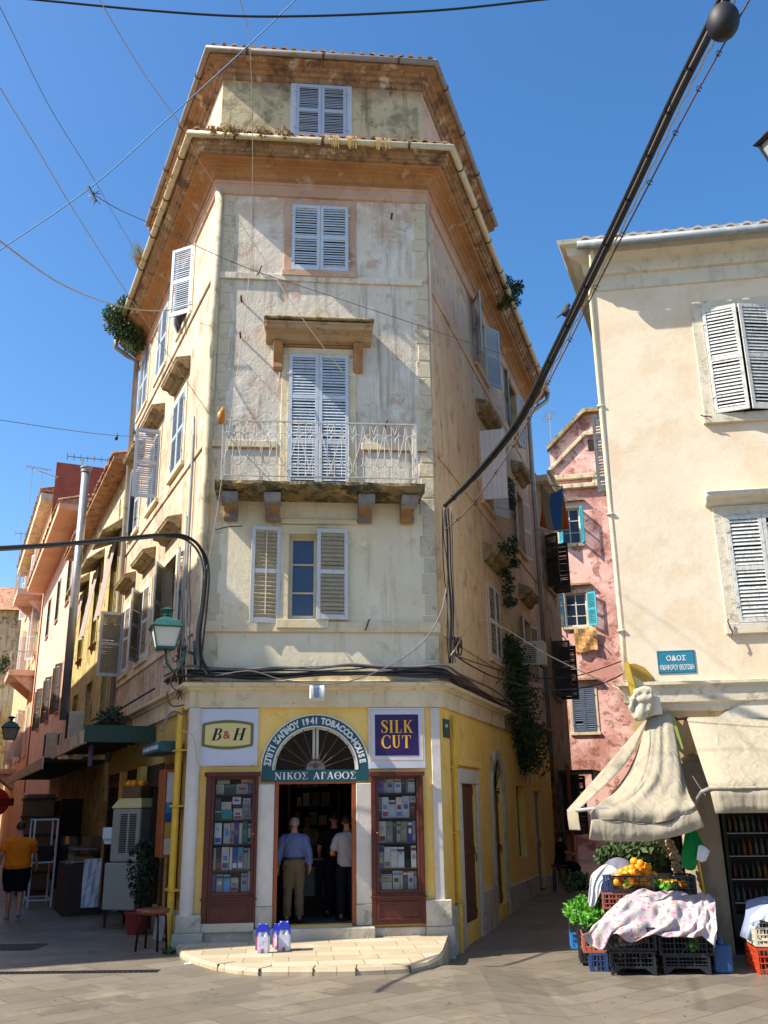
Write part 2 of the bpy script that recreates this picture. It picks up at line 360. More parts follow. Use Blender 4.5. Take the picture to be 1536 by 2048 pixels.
M['cableb'] = plain('blue_nylon_rope', '#2f6fa8', .6, bump=.05)
M['teal_sign'] = plain('teal_sign_enamel', '#1f4f56', .35, var=.08, dirt=('#4a7478', 5, .66, .76), bump=.05)
M['teal_light'] = plain('blue_street_sign_enamel', '#2c7a90', .35, var=.08, dirt=('#3c5a62', 5, .64, .74), bump=.05)
M['letterwhite'] = plain('white_sign_lettering', '#d9dcd8', .5, var=.05, bump=0)
M['signwhite'] = plain('white_sign_board', '#c9ccd6', .4, var=.04, dirt=('#a9a59a', 3, .64, .8), bump=.03)
M['olive'] = plain('olive_sign_border', '#6f6a34', .5, var=.05, bump=0)
M['creamsign'] = plain('cream_sign_panel', '#d9c781', .45, var=.05, bump=0)
M['blackp'] = plain('black_sign_paint', '#0d0d10', .45, bump=0)
M['redp'] = plain('red_sign_paint', '#b3261e', .45, bump=0)
M['purple'] = plain('deep_purple_panel', '#2b1650', .4, var=.06, bump=0)
M['gold'] = plain('golden_yellow_paint', '#f0b429', .45, var=.04, bump=0)
M['awning'] = cloth('cream_awning_canvas', '#aba18b', dirt=('#8f7a54', .58, .72), trans=.12, crease=.55)
M['awnin'] = cloth('green_awning_lining', '#8f9a4a')
M['pave'] = None
M['crateblack'] = plain('black_crate_plastic', '#23282a', .5, var=.2)
M['crateblue'] = plain('navy_crate_plastic', '#26406e', .5, var=.15)
M['cratesky'] = plain('bright_blue_crate_plastic', '#2f7bc0', .5)
M['crateterra'] = plain('terracotta_crate_plastic', '#a05a48', .55, dirt=('#c09080', 5, .55, .7))
M['cratewhite'] = plain('offwhite_crate_plastic', '#cfc4ac', .5)
M['cratered'] = plain('orange_red_crate_plastic', '#c8441f', .5)
M['white'] = plain('white_cloth_plastic', '#d8dcdc', .6, var=.06)
M['grey'] = plain('grey_casing', '#8f9290', .5)
M['beige'] = plain('beige_appliance_enamel', '#9b998a', .45, var=.05)
M['vinyl'] = plain('brown_vinyl_seat', '#7c3f22', .3, var=.2, bump=.1)
M['bronze'] = plain('dark_bronze_tube', '#2c2018', .35, metal=.5)
M['terrapot'] = plain('red_plastic_pot', '#8a2a20', .55)
def _peel():
    t = NT('orange_peel'); oi = t.node('ShaderNodeObjectInfo'); k = t.coord('obj'); o = t.mix(oi.outputs['Random'], col('#e88208'), col('#f6a81c'))
    o = t.mix(t.rng(t.noise(k, 9, 4), .55, .75, 0, .5), o, col('#c9a02a')); t.bump(t.noise(k, 150, 3), .25, .004); return t.fin(o, .42)
M['orangefruit'] = _peel()
M['garlic'] = plain('dry_garlic_skin', '#a89474', .7, var=.25, scale=30)
M['greenbag'] = cloth('green_plastic_bag_film', '#159a4c', .35, trans=.35)
M['canister'] = plain('blue_canister_plastic', '#285080', .35, var=.12)
M['leaf'] = leafmat('ivy_leaf', '#2c4420', '#4c6628')
M['leafdry'] = leafmat('dry_succulent_leaf', '#7a5428', '#a88a3c')
M['leafbright'] = leafmat('fresh_basil_leaf', '#5aa42c', '#8ccc3c')
M['leafdark'] = leafmat('dark_ficus_leaf', '#1c3018', '#2f4a26')
M['leafpine'] = leafmat('grey_green_fennel_leaf', '#4a6038', '#7c9460')
M['grass'] = leafmat('dry_grass_blade', '#7c8448', '#a8a060')
M['twig'] = plain('brown_twig', '#4c3a28', .8)
M['wicker'] = plain('brown_wicker', '#6a5030', .7, var=.3, scale=30)
M['skin'] = plain('skin', '#b5795a', .5, var=.05, bump=.03)
M['skinold'] = plain('skin_older', '#b27c60', .5, var=.06, bump=.03)

M['grystone'] = plaster('grey_bracket_head_stone', '#85807e', layers=[('#a09a94', 3, .5, .7, .7), ('#4f4a46', 5, .58, .72, .7)], bump=.4)
M['hoodside'] = plaster('warm_hood_stone', '#b59a78', layers=[('#b98a58', 2, .5, .7, .7), ('#7d6240', 4, .58, .72, .6), ('#cbb692', 6, .64, .72, .7)], bump=.5)
M['shopdim'] = plaster('shade_darkened_shopfront_plaster', '#40321f', layers=[('#4d3e2c', 2, .5, .7, .6)])  # deep street shade put into the wall colour
M['leafbasil'] = leafmat('mixed_basil_leaf', '#3f8a22', '#96d048', 7)
# ================================================================== the corner building
FL = V((-3.2975, 15.970, 0)); WF = 4.25
F0 = Frame(FL, adir(5.7)); FRc = F0.p(WF, 0, 0)
_l, _q = R(24.6), R(18.3)
LF = Frame(FL, (-math.sin(_l), math.cos(_l), 0), (-math.cos(_l), -math.sin(_l), 0)); LL = 8.7
RF = Frame(FRc, (math.sin(_q), math.cos(_q), 0)); RL = 12.0
LB = LF.p(LL, 0, 0); RB = RF.p(RL, 0, 0)
def along(plan, ns, prof, mb):
    rows = []
    for i, p in enumerate(plan):
        a = ns[max(i-1, 0)]; b = ns[min(i, len(ns)-1)]
        m = (a+b)/(1+a.dot(b)); rows.append([p + m*o + V((0, 0, z)) for o, z in prof])
    mb.grid(rows)
    for r in (rows[0], rows[-1]): mb.add(r, [tuple(range(len(r)))])
def offs(plan, ns, o, z):
    out = []
    for i, p in enumerate(plan):
        a = ns[max(i-1, 0)]; b = ns[min(i, len(ns)-1)]; out.append(p + (a+b)/(1+a.dot(b))*o + V((0, 0, z)))
    return out
def tiles(mb, a, b, inward, depth, slope, period=.21, r=.07, thick=.05):
    d = b-a; n = max(1, round(d.length/period)); st = d/n; up = inward.normalized()*math.cos(slope) + V((0, 0, math.sin(slope)))
    k = 6
    for i in range(n):
        o = a + st*i; jit = rnd.uniform(-.025, .025); rr = r*rnd.uniform(.9, 1.1)
        prof = [(0, 0), (.14, 0)] + [(.14+.72*(.5-.5*math.cos(math.pi*j/k)), math.sin(math.pi*j/k)*1.15) for j in range(1, k)] + [(.86, 0), (1, 0)]
        rows = []
        for t in (jit, depth):
            rows.append([o + st*x + V((0, 0, y*rr)) + up*t for x, y in prof])
        mb.grid(rows); mb.grid([[p - V((0, 0, thick)) for p in rows[0]], rows[0]])
def surround(mb, fr, u0, u1, z0, z1, w, n0, n1, sill=True):
    mb.fr = fr
    mb.box(u0-w, u0, n0, n1, z0, z1); mb.box(u1, u1+w, n0, n1, z0, z1); mb.box(u0-w, u1+w, n0, n1, z1, z1+w)
    if sill: mb.box(u0-w-.03, u1+w+.03, n0, n1+.05, z0-w*.9, z0)
def leaf(fr, w, z0, z1, mat, slat, parent, side=1, mids=(.5,), gap=.052, st=.065, solid=False, name='shutter', th=.036, tilt=1):
    mb = MB(fr); a, b = (0, w) if side > 0 else (-w, 0)
    if solid:
        k = max(2, round(w/.13))
        for i in range(k): mb.box(a+(b-a)*i/k+.003, a+(b-a)*(i+1)/k-.003, 0, th*.8, z0, z1)
        for zz in (z0+.16*(z1-z0), z0+.84*(z1-z0)): mb.box(a+.02, b-.02, -.02, 0, zz-.05, zz+.05)
        mb.box(a+.02, b-.06, th*.8, th*.8+.006, z0+.18, z0+.21); mb.box(a+.02, b-.06, th*.8, th*.8+.006, z1-.3, z1-.27)
    else:
        cuts = [z0] + [z0+(z1-z0)*m for m in mids] + [z1]
        mb.box(a, a+st, 0, th, z0, z1); mb.box(b-st, b, 0, th, z0, z1)
        for i, c in enumerate(cuts):
            lo, hi = (c, c+st*1.3) if i == 0 else ((c-st*1.1, c) if i == len(cuts)-1 else (c-st*.6, c+st*.6))
            mb.box(a+st, b-st, .002, th-.002, lo, hi)
        mb.cur = 1
        for i in range(len(cuts)-1):
            lo = cuts[i]+(st*1.3 if i == 0 else st*.6); hi = cuts[i+1]-(st*1.1 if i == len(cuts)-2 else st*.6)
            n = max(2, round((hi-lo)/gap))
            for j in range(n):
                zc = lo+(hi-lo)*(j+.5)/n; g = (hi-lo)/n; s = g*.36*tilt*rnd.uniform(.8, 1.15)
                if rnd.random() < .006: continue
                dz = rnd.gauss(0, .0035); sl_ = rnd.gauss(0, .003); s += dz*.3; zc += dz
                mb.prism([(a+st, .004, zc+s), (a+st, .009, zc+s+.008), (a+st, th-.002, zc-s+.006), (a+st, th-.006, zc-s-.002)], (b-a-2*st, 0, 0))
        mb.cur = 0
        for zz in (z0+.15*(z1-z0), z0+.85*(z1-z0)):
            x = a if side > 0 else b; mb.box(x-.035, x+.035, th, th+.012, zz-.015, zz+.015)
    return mb.build(name, [mat, slat], parent)
def window(parent, fr, u0, u1, z0, z1, mat, slat, mode='closed', w=.1, proud=.03, frame_mat=None, recess=.16, sill=True, pane=None, angs=(0, 0), mids=(.5,), gap=.052, n_leaf=.012, solid=(False, False), bars=None, label=None):
    mb = MB(fr); surround(mb, fr, u0, u1, z0, z1, w, -.02, proud, sill)
    root = mb.build('window', frame_mat or M['trim'], parent, bevel=.006)
    if label: root['label'] = label
    q = MB(fr); q.quad((u0-.001, -recess, z0), (u1+.001, -recess, z0), (u1+.001, -recess, z1), (u0-.001, -recess, z1)); q.build('pane', pane or M['darkglass'], root)
    if bars:
        s = MB(fr); nc, nr, t = bars; d0, d1 = -recess+.004, -recess+.05
        s.box(u0, u0+t, d0, d1, z0, z1); s.box(u1-t, u1, d0, d1, z0, z1); s.box(u0+t, u1-t, d0, d1, z0, z0+t*1.6); s.box(u0+t, u1-t, d0, d1, z1-t, z1)
        for i in range(1, nc): x = u0+(u1-u0)*i/nc; s.box(x-t*.4, x+t*.4, d0, d1-.01, z0+t*1.6, z1-t)
        for i in range(1, nr): y = z0+(z1-z0)*i/nr; s.box(u0+t, u1-t, d0+.002, d1-.014, y-.016, y+.016)
        s.build('sash', M['rtrim'], root)
    m = (u0+u1)/2
    if angs[0] is not None:
        f = fr.rot(u0, n_leaf, R(angs[0])); leaf(f, m-u0-.003, z0+.01, z1-.01, mat, slat, root, 1, mids, gap, solid=solid[0])
    if angs[1] is not None:
        f = fr.rot(u1, n_leaf, -R(angs[1])); leaf(f, u1-m-.003, z0+.01, z1-.01, mat, slat, root, -1, mids, gap, solid=solid[1])
    return root
def hood(parent, fr, u0, u1, z0, z1, proj, mat=None, top=None, br=True, name='window_hood'):
    mb = MB(fr); h = z1-z0
    prof = [(0, z0), (proj*.35, z0+h*.12), (proj*.5, z0+h*.4), (proj*.9, z0+h*.5), (proj*.93, z0+h*.72), (proj, z0+h*.76), (proj, z0+h*.9), (0, z1+h*.3)]
    mb.prism([(u0, n, z) for n, z in prof], (u1-u0, 0, 0))
    o = mb.build(name, mat or M['hoodtop'], parent, bevel=.012)
    if br:
        for x in br:
            b = MB(fr); s = .09
            pr = [(0, z0-.55), (.05, z0-.56), (.09, z0-.5), (.08, z0-.4), (.13, z0-.22), (.2, z0-.06), (.22, z0), (0, z0)]
            b.prism([(x-s, n, z) for n, z in pr], (2*s, 0, 0)); b.build('bracket', M['orange'], o, bevel=.008)
    return o

main = thing('corner_building', 'narrow wedge shaped four storey corner building with yellow tobacco shop, balcony and tiled attic', 'building', (FL+FRc)/2)
ns = [LF.n, F0.n, R_n := RF.n]; plan = [LB, FL, FRc, RB]
# window openings (u0,u1,z0,z1)
w1 = (1.58, 2.10, 5.22, 6.80); w3 = (1.52, 2.66, 12.27, 13.80); d2 = (1.52, 2.66, 7.6, 10.42); wa = (1.56, 2.62, 15.5, 16.84)
LW = [1.95, 4.55, 7.0]
RW = [4.35, 8.75]
def LWrect(u, st): return (u, u+1.15, *{1: (5.25, 6.9), 2: (8.85, 10.55), 3: (12.3, 14.0)}[st])
def RWrect(u, st): return (u, u+1.2, *{1: (5.2, 6.9), 2: (8.85, 10.6), 3: (12.4, 14.1)}[st])
mb = MB(F0); mb.wall(0, WF, 4.1, 7.75, [(*w1, .25)]); mb.build('wall', M['first'], main)
mb = MB(F0); mb.wall(0, WF, 7.75, 14.85, [(*w3, .16), (*d2, .16)]); mb.build('wall', M['front'], main)
mb = MB(F0); mb.wall(0, WF, 14.85, 17.2, [(*wa, .16)]); mb.build('attic_wall', M['attic'], main)
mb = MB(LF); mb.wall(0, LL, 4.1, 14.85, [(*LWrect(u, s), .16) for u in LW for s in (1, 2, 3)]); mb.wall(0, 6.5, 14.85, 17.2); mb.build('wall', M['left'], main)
mb = MB(RF); mb.wall(0, RL, 4.1, 14.85, [(*RWrect(u, s), .16) for u in RW for s in (1, 2, 3)]); mb.wall(0, 6.0, 14.85, 17.2); mb.build('wall', M['right'], main)
# end walls so that nothing is hollow
mb = MB(); mb.add([LB, RB, RB+V((0, 0, 14.85)), LB+V((0, 0, 14.85))], [(0, 1, 2, 3)])
a, b = LF.p(6.5, 0, 14.8), RF.p(6.0, 0, 14.8); mb.add([a, b, b+V((0, 0, 2.4)), a+V((0, 0, 2.4))], [(0, 1, 2, 3)]); mb.build('rear_wall', M['alley'], main)
# ---- ground floor
arch_c = (2.09, 2.665); ro, ri = .9, .72
gdoor = (1.42, 2.77, .24, 2.48); gL = (.36, 1.12, .7, 2.56); gR = (3.07, 3.86, .7, 2.54)
fan = (arch_c[0]-ri, arch_c[0]+ri, 2.48, arch_c[1]+ri)
mb = MB(F0); mb.wall(0, WF, -.4, 4.1, [(*gdoor, .35), (*gL, .05), (*gR, .05), (*fan, .14)])
N = 16
for sgn in (-1, 1):
    pts = [(arch_c[0]+sgn*ri*math.cos(math.pi/2*i/N), .001, arch_c[1]+ri*math.sin(math.pi/2*i/N)) for i in range(N+1)]
    cx = (arch_c[0]+sgn*ri, .001, arch_c[1]+ri)
    for i in range(N): mb.quad(cx, pts[i], pts[i+1])
mb.build('shop_wall', M['yellow'], main)
Ldoor = (.62, 1.62, .02, 2.75); Ldoor2 = (2.2, 3.6, .0, 2.6); Ldoor3 = (4.25, 6.0, 0, 2.7); Ldoor4 = (6.5, 8.3, 0, 2.7)
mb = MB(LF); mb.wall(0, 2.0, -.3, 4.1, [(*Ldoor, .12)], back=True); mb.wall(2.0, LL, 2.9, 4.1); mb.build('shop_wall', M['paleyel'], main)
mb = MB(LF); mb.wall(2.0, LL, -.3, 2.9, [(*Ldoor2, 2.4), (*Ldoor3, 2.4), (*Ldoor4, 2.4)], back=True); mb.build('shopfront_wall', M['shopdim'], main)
Rdoor = (1.2, 2.4, .06, 2.45); Rdoor2 = (3.95, 4.95, .1, 3.05); Rwin = (6.6, 7.6, .9, 2.5); Rdoor3 = (9.0, 10.0, 0, 2.4)
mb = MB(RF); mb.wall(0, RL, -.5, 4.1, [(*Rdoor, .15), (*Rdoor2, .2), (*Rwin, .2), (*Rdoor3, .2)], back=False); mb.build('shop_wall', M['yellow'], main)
# entablature
prof = [(0, 3.69), (.06, 3.70), (.065, 3.98), (.1, 3.99), (.12, 4.02), (.2, 4.05), (.21, 4.1), (.19, 4.115), (0, 4.16)]
mb = MB(); along([LF.p(5.5, 0, 0), FL, FRc, RF.p(4.6, 0, 0)], ns, prof, mb); mb.build('shop_cornice', M['trim'], main)
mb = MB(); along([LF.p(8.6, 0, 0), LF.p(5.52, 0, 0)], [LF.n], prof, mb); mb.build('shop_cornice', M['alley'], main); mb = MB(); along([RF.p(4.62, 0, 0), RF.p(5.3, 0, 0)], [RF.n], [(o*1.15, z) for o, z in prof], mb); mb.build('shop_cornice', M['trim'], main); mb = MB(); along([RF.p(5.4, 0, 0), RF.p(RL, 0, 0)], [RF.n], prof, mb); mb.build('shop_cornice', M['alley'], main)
# pilasters, plinths, jambs
mb = MB(F0)
mb.lathe((.06, .02, .42), [(.115, 0), (.115, 3.27)], 20)
mb.build('pilaster', M['pil'], main, smooth=False, bevel=.01); mb = MB(F0); mb.box(4.07, 4.23, 0, .045, .55, 3.69)
mb.build('pilaster', M['pil'], main, smooth=False, bevel=.01)
mb = MB(F0); mb.box(1.14, 1.415, 0, .05, .56, 2.44); mb.build('door_jamb', M['pil'], main, bevel=.008); mb = MB(F0); mb.box(2.775, 3.05, 0, .05, .56, 2.44); mb.build('door_jamb', M['pil'], main, bevel=.008)
mb = MB(F0)
for a, b in ((1.13, 1.42), (2.77, 3.06)): mb = MB(F0); mb.box(a, b, 0, .075, .24, .558); mb.build('jamb_base', M['plinth'], main, bevel=.012)
mb = MB(F0)
mb.box(-.13, .3, -.1, .16, .42, .75) if False else None
mb.box(-.14, .34, -.2, .2, -.3, .2); mb.box(-.1, .3, -.2, .16, .2, .46); mb.build('plinth', M['plinth'], main, bevel=.012); mb = MB(F0)
mb.box(3.9, 4.33, -.3, .1, .2, .6); mb.box(3.9, 4.36, -.3, .13, -.5, .2); mb.build('plinth', M['plinth'], main, bevel=.012); mb = MB(F0)
mb.box(.34, 1.13, 0, .06, -.3, .215); mb.build('plinth', M['plinth'], main, bevel=.012); mb = MB(F0); mb.box(3.06, 3.9, 0, .06, -.3, .205)
mb.build('plinth', M['plinth'], main, bevel=.012)
for q_ in ((.14, 1.0, .06, .46), (2.6, 3.85, .05, .5), (5.05, 8.9, .05, .4), (10.1, RL, .05, .3)): mb = MB(RF); mb.box(q_[0], q_[1], 0, q_[2], -.6, q_[3]); mb.build('plinth', M['plinth'], main, bevel=.012)
mb = MB(LF); mb.box(.2, .6, 0, .06, -.3, .5); mb.build('plinth', M['plinth'], main, bevel=.012); mb = MB(LF); mb.box(1.64, 2.18, 0, .06, -.3, .45); mb.build('plinth', M['plinth'], main, bevel=.012)
mb = MB(F0); mb.box(1.13, 3.06, -.35, .26, -.3, .235); mb.build('door_step', M['plinth'], main, bevel=.015)
# door frame and shop windows
mb = MB(F0); t = .065
mb.box(gdoor[0], gdoor[0]+t, -.12, .03, .236, 2.44); mb.box(gdoor[1]-t, gdoor[1], -.12, .03, .236, 2.44); mb.box(gdoor[0], gdoor[1], -.12, .035, 2.44, 2.5)
mb.build('door_frame', M['orangewood'], main, bevel=.005)
def shop_window(u0, u1, z0, z1, p, zs):
    mb = MB(F0); a, b, c, d = p; pr = .1
    mb.box(u0, a-.05, 0, pr, z0+.06, z1); mb.box(b+.05, u1, 0, pr, z0+.06, z1); mb.box(a-.05, b+.05, 0, pr, d+.05, z1); mb.box(a-.05, b+.05, 0, pr, z0+.06, c-.05)
    mb.box(u0-.03, u1+.03, pr, pr+.035, z1-.05, z1+.02); mb.box(u0-.02, u1+.02, pr, pr+.03, c-.115, c-.085)
    for q in ((a-.05, a, c-.05, d+.05), (b, b+.05, c-.05, d+.05), (a, b, d, d+.05), (a, b, c-.05, c)): mb.box(q[0], q[1], .015, pr-.02, q[2], q[3])
    for q in ((u0+.1, u0+.13, z0+.15, c-.18), (u1-.13, u1-.1, z0+.15, c-.18), (u0+.1, u1-.1, z0+.13, z0+.16), (u0+.1, u1-.1, c-.2, c-.17)): mb.box(q[0], q[1], pr, pr+.02, q[2], q[3])
    root = mb.build('shop_window', M['doorred'], main, bevel=.006)
    k = MB(F0); k.box(a, b, -.30, -.28, c, d); k.box(a-.02, a, -.3, .01, c, d); k.box(b, b+.02, -.3, .01, c, d); k.box(a, b, -.28, .01, d, d+.02); k.box(a, b, -.28, .01, c-.02, c); k.build('case', M['darkwood'], root)
    for z in zs: s = MB(F0); s.box(a, b, -.28, .0, z-.022, z); s.build('shelf', M['darkwood'], root)
    g = MB(F0); g.quad((a, .03, c), (b, .03, c), (b, .03, d), (a, .03, d)); g.build('pane', M['glass'], root)
    h = MB(F0); h.lathe((b+.03 if u0 < 2 else a-.03, pr, (c+d)/2), [(.001, 0), (.014, .004), (.014, .012), (.001, .02)], 10); h.build('knob', M['gold'], root)
    return root
pL = F0.rect(426, 1558, 503, 1784); pR = F0.rect(757, 1556.5, 834, 1779)
zsL = [F0.uz(465, y)[1] for y in (1588, 1639, 1688, 1740)]; zsR = [F0.uz(795, y)[1] for y in (1585.5, 1635.5, 1685, 1736)]
shop_window(.29, 1.15, .2, 2.62, pL, zsL); shop_window(3.02, 3.9, .19, 2.6, pR, zsR)
mb = MB(F0); mb.box(.28, 1.13, .062, .12, .205, .33); mb.build('weathered_sill', M['rgrey'], main)
# fanlight
mb = MB(F0); cx, cz = arch_c
fanroot = MB(F0)
for i in range(24):
    a0, a1 = math.pi*i/24, math.pi*(i+1)/24; P = lambda r, a: (cx+r*math.cos(a), -.05, cz+r*math.sin(a))
    fanroot.prism([P(ri-.05, a0), P(ri, a0), P(ri, a1), P(ri-.05, a1)], (0, .04, 0))
fanroot.box(cx-ri, cx+ri, -.05, -.005, cz-.06, cz); fanroot.box(cx-.05, cx+.05, -.055, -.02, cz, cz+ri-.03)
fr_o = fanroot.build('fanlight', M['rtrim'], main)
g = MB(F0); g.quad((cx-ri, -.045, cz), (cx+ri, -.045, cz), (cx+ri, -.045, cz+ri), (cx-ri, -.045, cz+ri)); g.build('pane', M['fanglass'], fr_o)
g = MB(F0)
for i in range(1, 10):
    a = math.pi*i/10; g.tube([(cx+.17*math.cos(a), -.008, cz+.17*math.sin(a)), (cx+(ri-.03)*math.cos(a), -.008, cz+(ri-.03)*math.sin(a))], .009, 6)
g.tube([(cx+.17*math.cos(math.pi*i/16), -.008, cz+.17*math.sin(math.pi*i/16)) for i in range(17)], .014, 6)
g.build('sun_ray_bar', M['rust'], fr_o)
g = MB(F0); g.prism([(cx+.155*math.cos(math.pi*i/16), -.02, cz+.155*math.sin(math.pi*i/16)) for i in range(17)], (0, .006, 0))
g.build('half_disc', M['grey'], fr_o)
g = MB(F0)
g.prism([(cx, -.014, cz+.15), (cx+.03, -.014, cz+.09), (cx, -.014, cz+.02), (cx-.03, -.014, cz+.09)], (0, .012, 0))
for s in (-1, 1): g.tube([(cx+s*.01, -.004, cz+.04), (cx+s*.05, -.004, cz+.1), (cx+s*.09, -.004, cz+.09), (cx+s*.085, -.004, cz+.055)], .011, 6)
g.box(cx-.05, cx+.05, -.012, .004, cz+.05, cz+.066); g.build('lily_ornament', M['rust'], fr_o)
# shop interior
mb = MB(F0); i0, i1, idp = .3, 3.95, -4.2
mb.quad((i0, idp, .235), (i1, idp, .235), (i1, idp, 3.3), (i0, idp, 3.3)); mb.quad((i0, -.36, .235), (i0, idp, .235), (i0, idp, 3.3), (i0, -.36, 3.3)); mb.quad((i1, -.36, .235), (i1, idp, .235), (i1, idp, 3.3), (i1, -.36, 3.3))
mb.quad((i0, -.36, 3.3), (i1, -.36, 3.3), (i1, idp, 3.3), (i0, idp, 3.3))
mb.quad((i0, -.355, .0), (gdoor[0], -.355, .0), (gdoor[0], -.355, 3.3), (i0, -.355, 3.3)); mb.quad((gdoor[1], -.355, 0), (i1, -.355, 0), (i1, -.355, 3.3), (gdoor[1], -.355, 3.3)); mb.quad((gdoor[0], -.355, 2.52), (gdoor[1], -.355, 2.52), (gdoor[1], -.355, 3.3), (gdoor[0], -.355, 3.3))
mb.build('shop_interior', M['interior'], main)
mb = MB(F0); mb.quad((i0, -.35, .236), (i1, -.35, .236), (i1, idp, .236), (i0, idp, .236)); mb.build('shop_floor', plain('dark_shop_floor', '#5a544c', .5), main)
# ---- first floor
mb = MB(F0); mb.box(-.02, WF+.05, 0, .05, 5.0, 5.19); mb.build('sill_band', M['trim'], main, bevel=.01)
def band(fr, u0, u1, z, h=.14, pr=.035, name='string_course', m='trim'):
    b = MB(fr); b.box(u0, u1, 0, pr, z, z+h); b.build(name, M[m], main, bevel=.008)
band(LF, .1, LL, 5.0, .18); band(RF, .1, RL, 5.0, .18, .03, m='right')
band(F0, .12, WF-.1, 12.03, .14, .05, m='front'); band(LF, .1, LL, 12.03, .14, .04, m='left'); band(RF, .1, RL, 12.05, .12, .03, m='right')
band(F0, .12, 1.3, 8.47, .14, .035, m='trim'); band(F0, 2.9, WF-.1, 8.47, .14, .035, m='trim'); band(F0, .12, 1.3, 8.44, .026, .03, 'ochre_line', 'orange'); band(F0, 2.9, WF-.1, 8.44, .026, .03, 'ochre_line', 'orange')
band(LF, .1, LL, 8.5, .14, .035, m='left'); band(RF, .1, RL, 8.5, .12, .03, m='right')
wr = window(main, F0, *w1, M['whiteshut'], M['slatwarm'], w=.17, proud=.035, recess=.22, pane=M['winglass'], angs=(None, None), bars=(1, 3, .07), label='half open window with pale blue panes above the shop', n_leaf=.04)
b = MB(F0); b.box(1.42, 2.82, .0, .06, 6.99, 7.08); b.build('lintel', M['trim'], wr, bevel=.01)
f = F0.rot(w1[0]-.15, .045, R(172)); leaf(f, .52, 5.16, 6.92, M['whiteshut'], M['slatwarm'], wr, 1, gap=.075, th=.04, mids=(.53,))
b = MB(F0); b.box(1.17, 1.19, .09, .1, 5.3, 6.8); b.build('shutter_bar', M['rtrim'], wr)
f = F0.rot(w1[1]+.54, .05, -R(4)); leaf(f, .56, 5.22, 6.88, M['whiteshut'], M['slatwarm'], wr, -1, gap=.075, th=.04, mids=(.52,))
wr = window(main, F0, *w3, M['bluepaint'], M['bluepaint'], w=.15, proud=.03, n_leaf=.03, gap=.06, frame_mat=M['pinkband'], label='closed pale blue shutters under the orange cornice')
wr = window(main, F0, *d2, M['bluepaint'], M['bluepaint'], w=.14, proud=.03, n_leaf=.03, gap=.062, mids=(.35, .68), sill=False, label='tall pale blue balcony shutters')
wr = window(main, F0, *wa, M['bluepaintl'], M['bluepaintl'], w=.12, proud=.02, n_leaf=.02, gap=.042, frame_mat=M['bluepaint'], label='grey blue closed attic shutters')
hz = F0.uz(640, 640, .5)[1]; h = hood(main, F0, 1.06, 3.1, hz-.3, hz, .5, M['hoodside'], br=(1.3, 2.84), name='door_hood')
b = MB(F0); b.box(1.03, 3.13, .0, .54, hz+.0, hz+.06); b.build('mossy_top', M['hoodtop'], h, bevel=.02)
b = MB(F0); b.box(1.41, 2.73, 0, .06, 10.57, hz-.3); b.build('hood_frieze', M['orange'], h, bevel=.01)
b = MB(F0); b.prism([(1.35+1.45*i/14, .02, hz+.1+.42*math.exp(-((i-7)/2.6)**2)+.02) for i in range(15)]+[(2.8, .02, hz+.05), (1.35, .02, hz+.05)], (0, .02, 0)); b.build('plaster_scroll', M['cream'], h)
# quoins
mb = MB(F0)
mb.lathe((.04, .0, 4.16), [(.11, 0), (.11, .12), (.095, .16), (.092, 3.5), (.105, 3.55), (.092, 3.6), (.09, 7.1), (.1, 7.15), (.09, 7.2), (.085, 9.9)], 16)
mb.build('corner_shaft', M['cream'], main, smooth=True)
mb = MB(F0); mr = MB(F0); z = 4.2; i = 0
while z < 14.1:
    h = rnd.uniform(.28, .42); w = (.19, .24)[i % 2]; j = rnd.uniform(0, .008)
    mb.box(.14, .14+w, 0, .005+j*.6, z, z+h-.006); mr.box(WF-.06-(.2, .15)[i % 2]-rnd.uniform(0, .04), WF+.02, -.1, .01+rnd.uniform(0, .01), z, z+h-.008); z += h; i += 1
mb.build('quoin', M['stone'], main, bevel=.012); mr.build('quoin', M['stone'], main, bevel=.018)
mb = MB(RF); mb.tube([(.1, .0, 4.2), (.1, .0, 14.1)], .07, 10); mb.build('corner_bead', M['right'], main, smooth=True)
# ---- balcony
po = .78
us0, us1 = .27, 3.98
slab = MB(F0); rows = []; zs = F0.uz(640, 963, .76)[1]; sb = zs-.16; print('slab', zs)
def jag(u, k): return .03*math.sin(u*7+k)+.02*math.sin(u*17+k*2)
top = []; ne = 40
ring = []
for i in range(ne+1):
    u = us0+(us1-us0)*i/ne; ring.append([F0.p(u, -.02, zs), F0.p(u, po+jag(u, 1)*.6, zs-.01), F0.p(u, po+jag(u, 1)*.8, zs-.06+jag(u, 5)*.4), F0.p(u, po-.06+jag(u, 2)*.9, zs-.12+jag(u, 3)*1.2), F0.p(u, po*.6, zs-.14+jag(u, 4)), F0.p(u, -.02, zs-.14)])
slab.grid(ring); slab.add(ring[0], [tuple(range(6))]); slab.add(ring[-1], [tuple(range(6))])
balc = slab.build('balcony', M['slab'], main, bevel=0)
for u in (.52, 1.27, 2.95, 3.73):
    b = MB(F0); s = .125
    pr = [(0, 7.02), (.1, 7.0), (.17, 7.05), (.17, sb-.22), (.3, sb-.17), (.36, sb-.15), (.36, sb), (0, sb)]; cp = [(.36, sb-.2), (.58, sb-.17), (.62, sb-.12), (.64, sb), (.36, sb)]
    b.prism([(u-s, n, z) for n, z in pr], (2*s, 0, 0)); bo_ = b.build('bracket', M['bracket'], balc, bevel=.02, seg=2); b = MB(F0); b.prism([(u-s-.025, n, z) for n, z in cp], (2*s+.05, 0, 0)); b.build('bracket_head', M['grystone'], bo_, bevel=.02, seg=2)
rl = MB(F0); rn = po-.07
ua, ub = F0.uz(444, 900, rn)[0], F0.uz(833, 900, rn)[0]; zt, zb = F0.uz(640, 845, rn)[1], F0.uz(640, 955, rn)[1]
